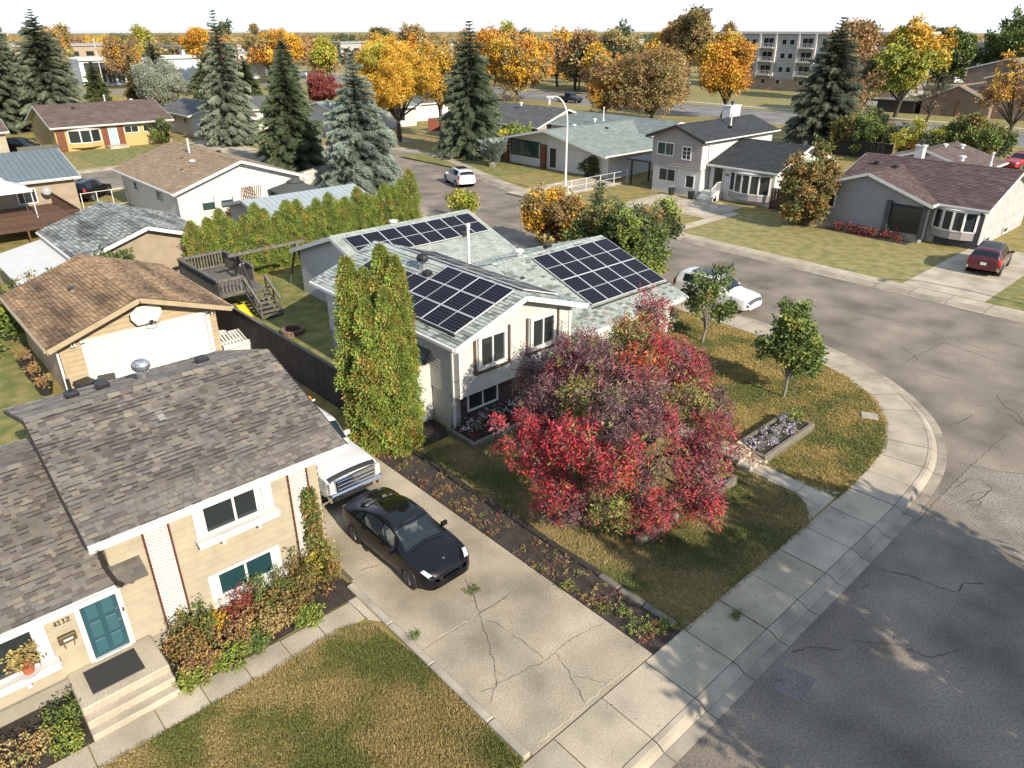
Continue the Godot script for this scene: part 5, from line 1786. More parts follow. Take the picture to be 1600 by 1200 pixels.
func ordinal(i: int) -> String:
	return ["first", "second", "third", "fourth", "fifth", "sixth", "seventh", "eighth", "ninth", "tenth", "eleventh", "twelfth", "thirteenth", "fourteenth", "fifteenth", "sixteenth", "seventeenth", "eighteenth", "nineteenth", "twentieth", "twenty-first", "twenty-second", "twenty-third", "twenty-fourth", "twenty-fifth", "twenty-sixth"][i] + " from the left"

# a small spray of folded leaves within a unit ball
func leaf_clump(k: int, ll: float, lw: float, flat: float, sd: int) -> ArrayMesh:
	var r := RandomNumberGenerator.new()
	r.seed = sd
	var mb := MB.new()
	for i in k:
		var o := Vector3(r.randf_range(-1, 1), r.randf_range(-1, 1) * 0.8, r.randf_range(-1, 1))
		o = o.normalized() * pow(r.randf(), 0.5)
		var d := (Vector3(r.randf_range(-1, 1), r.randf_range(-0.7, 0.5), r.randf_range(-1, 1)) + o * 0.8).normalized()
		var up := (Vector3.UP * flat + Vector3(r.randf_range(-1, 1), r.randf_range(-1, 1), r.randf_range(-1, 1))).normalized()
		var s := d.cross(up).normalized()
		var nn := s.cross(d)
		var l := ll * r.randf_range(0.7, 1.3)
		var w := lw * r.randf_range(0.7, 1.2)
		var t := r.randf_range(0.8, 1.15)
		mb.col = Color(t, t, t)
		var a := o; var b := o + d * l
		var p := o + d * l * 0.5 + s * w + nn * w * 0.3
		var q := o + d * l * 0.5 - s * w + nn * w * 0.3
		mb.tri(a, p, b)
		mb.tri(a, b, q)
	return mb.mesh()

# a needled frond along +x, drooping
func frond(sd: int) -> ArrayMesh:
	var r := RandomNumberGenerator.new()
	r.seed = sd
	var mb := MB.new()
	for i in 8:
		var f := (i + 0.5) / 8.0
		var p := Vector3(f, -0.22 * f * f, 0)
		var l := 0.36 * (1.1 - f) + 0.1
		for s in [-1, 1]:
			var t := r.randf_range(0.75, 1.15) * (0.85 + 0.3 * f)
			mb.col = Color(t, t, t)
			var e := p + Vector3(l * 0.8, r.randf_range(-0.1, 0.05) - 0.06, s * l)
			mb.tri(p + Vector3(-0.05, 0.02, 0), e, p + Vector3(0.09, 0.02, 0))
			var e2 := p + Vector3(l * 0.5, -r.randf_range(0.1, 0.24), s * l * 0.55)
			mb.tri(p + Vector3(-0.05, 0, 0), e2, p + Vector3(0.08, 0, 0))
		mb.col = Color(1.05, 1.05, 1.05)
		mb.tri(p + Vector3(-0.04, 0, -0.02), p + Vector3(0.14, 0.1, r.randf_range(-0.08, 0.08)), p + Vector3(0.07, 0, 0.03))
	return mb.mesh()

func spruce(called: String, label: String, x: float, z: float, h: float, r: float, col: Color, sd: int, group := "spruces along the streets", lean := 0.0) -> void:
	var t := thing(called, label, "spruce tree", Vector3(x, 0, z), group, 0.0, true)
	rng.seed = sd
	var mb := MB.new()
	mb.tube([Vector3.ZERO, Vector3(lean * 0.5, h * 0.5, 0), Vector3(lean, h * 0.97, 0)], [0.022 * h, 0.014 * h, 0.02], 8)
	part(t, "trunk", mb, M.bark)
	var xs := []
	var cs := []
	var y := 0.25
	while y < h:
		var f := y / h
		var R := r * pow(1.0 - f, 0.8) * rf(0.86, 1.1) + 0.12
		if f < 0.08:
			R *= 0.85
		var k := maxi(5, int(7 + 6 * (1 - f)))
		var a0 := rf(0, TAU)
		for i in k:
			var a := a0 + TAU * (i + rf(-0.3, 0.3)) / k
			var br := R * rf(0.72, 1.15)
			var shade := rf(0.75, 1.2)
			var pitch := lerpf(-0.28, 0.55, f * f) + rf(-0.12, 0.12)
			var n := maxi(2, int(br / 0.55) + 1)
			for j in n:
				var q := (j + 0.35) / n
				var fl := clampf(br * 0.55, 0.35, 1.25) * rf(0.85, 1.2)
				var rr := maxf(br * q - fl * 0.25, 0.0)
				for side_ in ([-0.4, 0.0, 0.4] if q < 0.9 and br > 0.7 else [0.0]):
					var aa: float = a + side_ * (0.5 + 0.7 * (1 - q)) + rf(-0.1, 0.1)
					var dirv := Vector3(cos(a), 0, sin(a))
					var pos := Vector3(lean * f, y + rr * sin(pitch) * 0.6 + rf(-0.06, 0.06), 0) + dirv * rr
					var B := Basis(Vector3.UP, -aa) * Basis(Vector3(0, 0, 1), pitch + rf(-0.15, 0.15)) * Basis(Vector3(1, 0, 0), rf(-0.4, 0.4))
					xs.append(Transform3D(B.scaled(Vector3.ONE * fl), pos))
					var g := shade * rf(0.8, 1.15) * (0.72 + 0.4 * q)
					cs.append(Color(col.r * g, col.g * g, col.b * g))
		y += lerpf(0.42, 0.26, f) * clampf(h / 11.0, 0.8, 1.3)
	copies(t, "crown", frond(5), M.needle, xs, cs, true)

# cedar: a column of upright sprays
func cedar(label: String, x: float, z: float, h: float, r: float, rusty: float, sd: int, group: String, density := 1.0) -> void:
	var t := thing("cedar_tree", label, "cedar tree", Vector3(x, 0, z), group, 0.0, true)
	rng.seed = sd
	var nz := noise(1.05, 2, sd)
	var prof := func(f: float) -> float: return r * (0.72 + 0.28 * sin(minf(f * 3.0, 1.57))) * pow(maxf(1.0 - pow(f, 2.6), 0.0), 0.62)
	var mb := MB.new()
	mb.tube([Vector3.ZERO, Vector3(0, h * 0.85, 0)], [0.09, 0.03], 6)
	part(t, "trunk", mb, M.bark)
	mb = MB.new()
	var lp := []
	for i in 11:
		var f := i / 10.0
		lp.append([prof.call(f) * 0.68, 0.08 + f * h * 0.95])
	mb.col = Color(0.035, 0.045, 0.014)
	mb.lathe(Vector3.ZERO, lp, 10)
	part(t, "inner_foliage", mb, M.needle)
	var xs := []
	var cs := []
	var n := int(h * r * 640 * density)
	for i in n:
		var f := pow(rf(0, 1), 1.15)
		var a := rf(0, TAU)
		var yy := f * h
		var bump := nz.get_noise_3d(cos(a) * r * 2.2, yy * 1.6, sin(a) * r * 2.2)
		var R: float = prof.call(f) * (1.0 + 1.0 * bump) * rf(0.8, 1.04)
		var s := rf(0.1, 0.18)
		var B := Basis(Vector3.UP, -a) * Basis(Vector3(0, 0, 1), rf(0.1, 1.1)) * Basis(Vector3(1, 0, 0), rf(-1.3, 1.3))
		xs.append(Transform3D(B.scaled(Vector3.ONE * s), Vector3(cos(a) * R, yy, sin(a) * R)))
		var rust := nz.get_noise_3d(cos(a) * 3 + 40, yy * 0.8, sin(a) * 3 + 40) + rf(-0.2, 0.2)
		var c := Color(0.185, 0.25, 0.04)
		if rust > 0.5 - rusty:
			c = Color(0.36, 0.2, 0.05).lerp(Color(0.27, 0.26, 0.045), rf(0, 0.7))
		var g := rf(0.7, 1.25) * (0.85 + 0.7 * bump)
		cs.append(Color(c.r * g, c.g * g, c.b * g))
	copies(t, "crown", leaf_clump(15, 0.6, 0.13, 0.2, 29), M.needle, xs, cs, true)

const LEAVES := {
	"gold": [[0.58, 0.32, 0.025], [0.66, 0.4, 0.04], [0.5, 0.25, 0.02], [0.45, 0.32, 0.04]],
	"orange": [[0.55, 0.22, 0.02], [0.6, 0.3, 0.03], [0.45, 0.16, 0.02], [0.4, 0.27, 0.04]],
	"rust": [[0.32, 0.17, 0.06], [0.25, 0.15, 0.07], [0.38, 0.24, 0.07], [0.2, 0.13, 0.08]],
	"straw": [[0.36, 0.28, 0.1], [0.3, 0.22, 0.1], [0.27, 0.24, 0.08], [0.33, 0.2, 0.08]],
	"lime": [[0.3, 0.3, 0.03], [0.38, 0.35, 0.04], [0.22, 0.25, 0.03], [0.42, 0.36, 0.05]],
	"green": [[0.12, 0.17, 0.03], [0.09, 0.14, 0.028], [0.16, 0.2, 0.04], [0.075, 0.11, 0.025]],
	"fresh": [[0.16, 0.22, 0.035], [0.22, 0.26, 0.04], [0.12, 0.19, 0.03], [0.28, 0.27, 0.045]],
	"darkgreen": [[0.055, 0.075, 0.024], [0.07, 0.09, 0.03], [0.042, 0.06, 0.02]],
	"mixed": [[0.13, 0.16, 0.035], [0.2, 0.18, 0.045], [0.1, 0.13, 0.03], [0.26, 0.15, 0.05]],
	"silver": [[0.3, 0.33, 0.26], [0.24, 0.27, 0.2], [0.36, 0.38, 0.31], [0.18, 0.21, 0.15]],
	"wine": [[0.22, 0.045, 0.035], [0.16, 0.035, 0.035], [0.28, 0.07, 0.05]],
	"red": [[0.44, 0.022, 0.04], [0.52, 0.04, 0.06], [0.28, 0.022, 0.035], [0.46, 0.06, 0.05], [0.2, 0.035, 0.045]],
	"scarlet": [[0.44, 0.06, 0.03], [0.5, 0.11, 0.03], [0.4, 0.05, 0.03], [0.45, 0.18, 0.04], [0.25, 0.06, 0.04]],
	"purple": [[0.13, 0.075, 0.085], [0.15, 0.075, 0.09], [0.075, 0.045, 0.05], [0.19, 0.11, 0.11], [0.16, 0.06, 0.075]],
	"crimson": [[0.3, 0.05, 0.06], [0.26, 0.05, 0.06], [0.42, 0.055, 0.05], [0.2, 0.06, 0.07]],
	"bronze": [[0.2, 0.14, 0.045], [0.26, 0.16, 0.05], [0.15, 0.13, 0.035], [0.3, 0.15, 0.05], [0.12, 0.12, 0.03]],
	"berrygreen": [[0.16, 0.19, 0.04], [0.22, 0.24, 0.06], [0.12, 0.15, 0.035], [0.3, 0.22, 0.05]],
}

# clusters: [position, radius, palette]. trunk limbs run to every cluster
func leafy(t: Node3D, clusters: Array, trunk_r: float, fork: Vector3, per: int, size: float, sd: int, bark := "bark", stems := 1, twigs := 0, narrow := false, hollow := 0.35) -> void:
	rng.seed = sd
	var mb := MB.new()
	for s in stems:
		var o := Vector3(rf(-0.1, 0.1), 0, rf(-0.1, 0.1)) * stems
		mb.tube([o, fork * 0.5 + o * 0.6 + Vector3(rf(-0.06, 0.06), 0, rf(-0.06, 0.06)), fork], [trunk_r * 1.25, trunk_r, trunk_r * 0.8], 8)
	var xs := []
	var cs := []
	for c in clusters:
		var p: Vector3 = c[0]
		var rr: float = c[1]
		var st := fork * rf(0.75, 1.0)
		var mid := st.lerp(p, 0.5) + Vector3(rf(-0.2, 0.2), rf(0.0, 0.35), rf(-0.2, 0.2))
		mb.tube([st, mid, p, p + (p - mid).normalized() * rr * 0.6], [trunk_r * 0.5, trunk_r * 0.3, trunk_r * 0.14, 0.008], 5)
		var subs := []
		for i in 5 + twigs:
			var e := p + rv() * rr * rf(0.6, 1.3)
			subs.append(e)
			mb.tube([p.lerp(mid, rf(0.0, 0.5)), p.lerp(e, 0.6) + rv() * 0.08 * rr, e], [trunk_r * 0.12, trunk_r * 0.07, 0.006], 3, false)
		var pal: Array = LEAVES[c[2]]
		var base := pick(pal)
		var n := int(per * rr * rr)
		for i in n:
			var q: Vector3
			if i % 3:
				q = p + rv() * rr * pow(rf(hollow, 1.0), 0.6) * Vector3(1, 0.85, 1)
			else:
				q = subs[rng.randi() % subs.size()] + rv() * rr * 0.3 * rf(0.2, 1)
			if q.y < 0.08:
				q.y = rf(0.05, 0.2)
			var k := pick(pal)
			if i % 2:
				k = k.lerp(base, 0.5)
			if clusters[0].size() > 3 and rng.randf() < 0.34:
				k = pick(LEAVES[["purple", "crimson", "berrygreen", "purple", "purple"][rng.randi() % 5]])
			var s := size * rf(0.65, 1.4)
			var jt := rf(0.72, 1.28)
			k = Color(k.r * jt, k.g * jt, k.b * jt)
			xs.append(Transform3D(Basis(rv(), rf(0, TAU)).scaled(Vector3.ONE * s), q))
			cs.append(k)
	part(t, "trunk", mb, M[bark])
	copies(t, "crown", leaf_clump(9, 0.75 if not narrow else 0.8, 0.26 if not narrow else 0.13, 0.5, 3 + (sd % 3)), M.leaf, xs, cs, true)

func tree(called: String, label: String, cat: String, x: float, z: float, h: float, r: float, pals: Array, o := {}) -> void:
	var t := thing(called, label, cat, Vector3(x, 0, z), o.get("group", ""), 0.0, true)
	var sd: int = o.get("seed", 1)
	rng.seed = sd
	var cb: float = o.get("from", 0.25)
	var k: int = o.get("k", 14)
	var cl := []
	var cy := h * (1 + cb) / 2
	var ry := h * (1 - cb) / 2
	var nz := noise(0.6, 2, sd)
	k = int(k * 1.35)
	for i in k:
		var d := rv()
		var f := pow(rf(0.15, 1.0), 0.45)
		var rr: float = r * rf(0.2, 0.38) * o.get("lump", 1.0)
		f *= 1.0 + 0.35 * nz.get_noise_3d(d.x * 2, d.y * 2, d.z * 2)
		var w := 1.0
		if o.get("cone", false):
			w = clampf(1.15 - 0.75 * (d.y * f * 0.5 + 0.5), 0.25, 1.0)
		cl.append([Vector3(d.x * (r - rr * 0.8) * f * w, cy + d.y * (ry - rr * 0.6) * f, d.z * (r - rr * 0.8) * f * w), rr, pals[rng.randi() % pals.size()]])
	leafy(t, cl, o.get("trunk", 0.022 * h), Vector3(rf(-0.1, 0.1) * r, h * maxf(cb * 0.9, 0.12), rf(-0.1, 0.1) * r), o.get("per", 90), o.get("size", 0.42), sd, o.get("bark", "bark"), o.get("stems", 1), o.get("twigs", 0), o.get("narrow", false), o.get("hollow", 0.35))

func flowers(called: String, label: String, p: Node3D, pos: Array, pal: Array, size: float) -> void:
	var xs := []
	var cs := []
	for q in pos:
		xs.append(Transform3D(Basis(rv(), rf(0, TAU)).scaled(Vector3.ONE * size * rf(0.7, 1.3)), q))
		cs.append(pick(pal))
	copies(p, called, leaf_clump(8, 0.7, 0.3, 0.9, 9), M.leaf, xs, cs, true)

# grass blades over an outline: stuff nobody could count
func blades(parent_name: String, outline: Array, n: int, hgt: float, sd: int, pal: Array, y := 0.0) -> void:
	var r := RandomNumberGenerator.new()
	r.seed = sd
	var mb := MB.new()
	for i in 7:
		var o := Vector3(r.randf_range(-0.07, 0.07), 0, r.randf_range(-0.07, 0.07))
		var e := o + Vector3(r.randf_range(-0.05, 0.05), r.randf_range(0.5, 1.0) * 0.11, r.randf_range(-0.05, 0.05))
		var a := r.randf_range(0, TAU)
		var s := Vector3(cos(a), 0, sin(a)) * 0.012
		var g := r.randf_range(0.8, 1.2)
		mb.col = Color(g, g, g)
		mb.tri(o - s, e, o + s)
	var lo := Vector2(1e9, 1e9)
	var hi := -lo
	var fl := PackedVector2Array()
	for p in outline:
		lo = lo.min(p); hi = hi.max(p)
		fl.append(p)
	var nz := noise(0.35, 4, sd)
	var xs := []
	var cs := []
	while xs.size() < n:
		var p := Vector2(r.randf_range(lo.x, hi.x), r.randf_range(lo.y, hi.y))
		if not Geometry2D.is_point_in_polygon(p, fl):
			n -= 0
			continue
		var g := clampf(nz.get_noise_2d(p.x, p.y) * 1.3 + 0.5 + r.randf_range(-0.25, 0.25), 0, 0.999)
		var k: Array = pal[int(g * pal.size())]
		var j := r.randf_range(0.8, 1.15)
		xs.append(Transform3D(Basis(Vector3.UP, r.randf_range(0, TAU)).scaled(Vector3(1.2, hgt * r.randf_range(0.6, 1.3), 1.2)), Vector3(p.x, y, p.y)))
		cs.append(Color(k[0] * j, k[1] * j, k[2] * j))
	var o := copies(self, numbered("grass"), mb.mesh(), M.leaf, xs, cs, true)
	tag(o, parent_name, "grass", "", "stuff")

func build_vegetation() -> void:
	var straw := [[0.15, 0.17, 0.045], [0.22, 0.2, 0.065], [0.3, 0.245, 0.095], [0.38, 0.29, 0.125]]
	var gold := [[0.14, 0.16, 0.036], [0.23, 0.2, 0.055], [0.32, 0.25, 0.075], [0.4, 0.3, 0.1]]
	blades("browning lawn before the cream house in the foreground", pts([-2, -13.0, 1.8, -13.0, 4.2, -12.99, 6.2, -13.08, 6.75, -12.6, 6.95, -10.8, 6.9, -7.2, -2, -7.2]), 46000, 0.8, 5, straw)
	blades("straw coloured lawn under the red tree", pts([12.45, -7.2, 19.2, -7.2, 20.15, -8.2, 20.15, -9.6, 20.0, -11.5, 18.5, -17.4, 12.6, -18.6]), 42000, 0.7, 6, straw)
	blades("golden lawn on the street corner round the young tree", pts([20.9, -7.18, 22.8, -7.26, 25.1, -7.46, 27.15, -8.2, 28.85, -9.35, 30.15, -11.2, 30.9, -13.9, 31.4, -17.2, 31.6, -22, 28, -22, 27.3, -18.6, 21, -17.6, 20.95, -10]), 50000, 0.7, 7, gold)
	# conifers
	var blue := Color(0.2, 0.25, 0.2)
	var dark := Color(0.1, 0.13, 0.075)
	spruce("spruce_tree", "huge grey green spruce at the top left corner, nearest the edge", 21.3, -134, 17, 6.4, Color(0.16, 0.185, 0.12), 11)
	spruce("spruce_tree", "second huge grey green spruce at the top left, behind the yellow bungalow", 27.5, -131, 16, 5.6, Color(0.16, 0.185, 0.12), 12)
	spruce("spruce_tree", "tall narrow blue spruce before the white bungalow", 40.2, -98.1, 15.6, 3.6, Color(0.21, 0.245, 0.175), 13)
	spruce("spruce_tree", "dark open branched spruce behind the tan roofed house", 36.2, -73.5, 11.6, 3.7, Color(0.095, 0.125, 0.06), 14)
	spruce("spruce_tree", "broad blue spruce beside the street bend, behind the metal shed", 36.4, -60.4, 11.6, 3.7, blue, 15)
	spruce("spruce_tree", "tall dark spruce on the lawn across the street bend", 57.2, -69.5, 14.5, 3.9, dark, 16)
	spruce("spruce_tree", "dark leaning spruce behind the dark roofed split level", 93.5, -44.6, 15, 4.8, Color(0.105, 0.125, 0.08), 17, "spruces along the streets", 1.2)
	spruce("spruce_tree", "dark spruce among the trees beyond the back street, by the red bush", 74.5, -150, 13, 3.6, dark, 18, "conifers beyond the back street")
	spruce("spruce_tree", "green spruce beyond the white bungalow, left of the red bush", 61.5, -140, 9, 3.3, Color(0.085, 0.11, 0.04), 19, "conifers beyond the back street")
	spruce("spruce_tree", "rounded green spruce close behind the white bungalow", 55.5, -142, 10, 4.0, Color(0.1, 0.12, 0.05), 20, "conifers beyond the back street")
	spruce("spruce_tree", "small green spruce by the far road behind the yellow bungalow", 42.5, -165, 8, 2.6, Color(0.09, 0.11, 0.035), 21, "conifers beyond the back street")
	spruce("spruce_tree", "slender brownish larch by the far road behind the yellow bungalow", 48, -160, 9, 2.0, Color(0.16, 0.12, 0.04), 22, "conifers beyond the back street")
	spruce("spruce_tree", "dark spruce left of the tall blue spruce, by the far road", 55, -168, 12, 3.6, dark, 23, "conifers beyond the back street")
	spruce("spruce_tree", "dark spruce in the park left of the apartment block", 150, -160, 12, 3.2, dark, 24, "conifers beyond the back street")
	# tall cedars beside the corner house
	var cols := [[11.6, -20.75, 6.9, 0.5, "back left"], [12.0, -20.4, 6.5, 0.46, "back middle"], [12.6, -20.2, 7.2, 0.52, "tallest, back right"], [12.8, -19.7, 6.9, 0.46, "front right"], [12.2, -19.5, 6.0, 0.5, "front middle"], [11.65, -19.85, 5.6, 0.48, "front left"], [12.3, -19.1, 4.4, 0.46, "shortest, nearest the driveway"]]
	for i in cols.size():
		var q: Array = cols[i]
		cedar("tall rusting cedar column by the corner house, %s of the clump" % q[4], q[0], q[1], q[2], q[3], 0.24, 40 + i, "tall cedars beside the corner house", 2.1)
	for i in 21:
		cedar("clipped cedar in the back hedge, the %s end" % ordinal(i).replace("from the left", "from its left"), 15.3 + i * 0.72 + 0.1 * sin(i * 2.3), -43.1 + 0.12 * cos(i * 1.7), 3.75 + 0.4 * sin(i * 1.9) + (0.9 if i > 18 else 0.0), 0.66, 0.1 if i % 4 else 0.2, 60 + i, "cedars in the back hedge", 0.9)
	cedar("rusty pointed cedar left of the deck, before the mossy garage", 14.3, -42.9, 3.7, 0.62, 0.22, 90, "cedars by the deck")
	cedar("second pointed cedar left of the deck, right of the rusty one", 15.05, -42.6, 3.3, 0.55, 0.12, 91, "cedars by the deck")
	# the red and purple tree
	var t := thing("autumn_tree", "spreading front yard tree with red, purple, orange and green leaves", "tree", Vector3(16.1, 0, -12.2), "", 0.0, true)
	var cl := []
	for q in [[19.0, 4.9, -13.9, 0.75, "crimson"], [18.5, 4.6, -13.6, 0.7, "purple"], [17.9, 4.2, -13.2, 0.8, "crimson"], [18.3, 4.3, -13.4, 0.7, "scarlet"], [17.2, 4.6, -13.1, 0.9, "berrygreen"], [17.6, 5.0, -13.5, 0.6, "scarlet"], [16.3, 3.9, -14.0, 0.85, "berrygreen"], [16.0, 3.0, -15.6, 1.15, "purple"], [15.0, 3.3, -15.4, 0.9, "purple"], [14.5, 2.7, -14.5, 1.0, "purple"], [12.95, 2.4, -13.0, 1.05, "red"], [13.0, 3.2, -11.6, 1.0, "red"], [12.8, 1.8, -12.1, 0.85, "red"], [13.3, 2.6, -10.4, 0.9, "scarlet"], [13.0, 3.0, -10.2, 0.6, "red"], [13.2, 1.5, -10.5, 0.7, "berrygreen"], [13.0, 1.4, -11.4, 0.7, "purple"], [15.4, 2.2, -9.4, 0.95, "crimson"], [15.9, 1.6, -9.1, 0.7, "red"], [16.7, 2.7, -9.9, 0.95, "crimson"], [18.7, 3.3, -11.6, 1.05, "crimson"], [14.3, 4.2, -10.8, 1.1, "purple"], [15.3, 4.3, -11.6, 1.1, "purple"], [14.2, 4.2, -12.3, 0.85, "berrygreen"], [13.8, 3.7, -13.2, 0.8, "purple"], [15.2, 4.7, -13.0, 0.8, "purple"], [19.2, 3.6, -12.8, 0.95, "crimson"], [18.2, 2.9, -10.8, 0.85, "purple"], [16.9, 3.4, -10.8, 0.75, "berrygreen"], [17.8, 3.8, -12.2, 0.9, "purple"], [14.2, 1.5, -9.8, 0.7, "red"], [14.6, 2.6, -10.0, 0.7, "purple"], [16.4, 4.6, -12.3, 0.8, "scarlet"], [15.7, 3.7, -10.4, 0.7, "crimson"], [17.3, 2.2, -9.9, 0.75, "purple"], [14.9, 2.0, -11.5, 0.8, "green"], [16.6, 3.4, -14.8, 0.85, "purple"], [14.8, 3.9, -13.8, 0.8, "crimson"], [16.0, 4.1, -12.9, 0.8, "berrygreen"], [17.6, 4.3, -12.4, 0.7, "red"], [18.9, 3.6, -12.2, 0.7, "red"], [15.6, 4.3, -11.4, 0.7, "crimson"]]:
		cl.append([Vector3(q[0] - 16.1, q[1], q[2] + 12.2) + rv() * 0.25, q[3] * rf(0.75, 1.1), q[4], true])
	leafy(t, cl, 0.13, Vector3(-0.1, 1.3, 0.1), 470, 0.15, 101, "bark", 3, 7, true, 0.1)
	# street corner and yard trees
	tree("young_tree", "round headed young green tree with slim white trunk on the corner lawn", "tree", 26.26, -12.1, 4.0, 1.3, ["fresh", "green", "green", "fresh", "green"], {"seed": 201, "k": 22, "from": 0.28, "per": 330, "size": 0.19, "trunk": 0.055, "bark": "pale_bark", "cone": true, "lump": 1.05})
	tree("small_tree", "thin leaved small tree beside the parked white car", "tree", 28.7, -17.6, 4.0, 1.4, ["green", "darkgreen", "mixed", "green"], {"seed": 202, "k": 16, "from": 0.2, "per": 150, "size": 0.17, "trunk": 0.06, "bark": "pale_bark", "lump": 0.85})
	tree("yellow_tree", "golden yellow leaved tree behind the solar roof", "tree", 34.7, -33.6, 4.5, 2.6, ["gold", "straw", "orange", "gold", "bronze"], {"seed": 203, "k": 20, "from": 0.08, "per": 150, "size": 0.24, "stems": 3})
	tree("leafy_tree", "green and bronze tree rising behind the right wing by the street", "tree", 32.0, -25.8, 6.0, 3.4, ["green", "green", "mixed", "darkgreen", "fresh"], {"seed": 204, "k": 32, "from": 0.06, "per": 190, "size": 0.2, "stems": 3, "lump": 0.95})
	tree("green_shrub", "green shrub right of the hedge end by the street", "shrub", 35.6, -45.0, 2.4, 1.7, ["fresh", "lime", "green"], {"seed": 205, "k": 10, "from": 0.05, "per": 90, "size": 0.25})
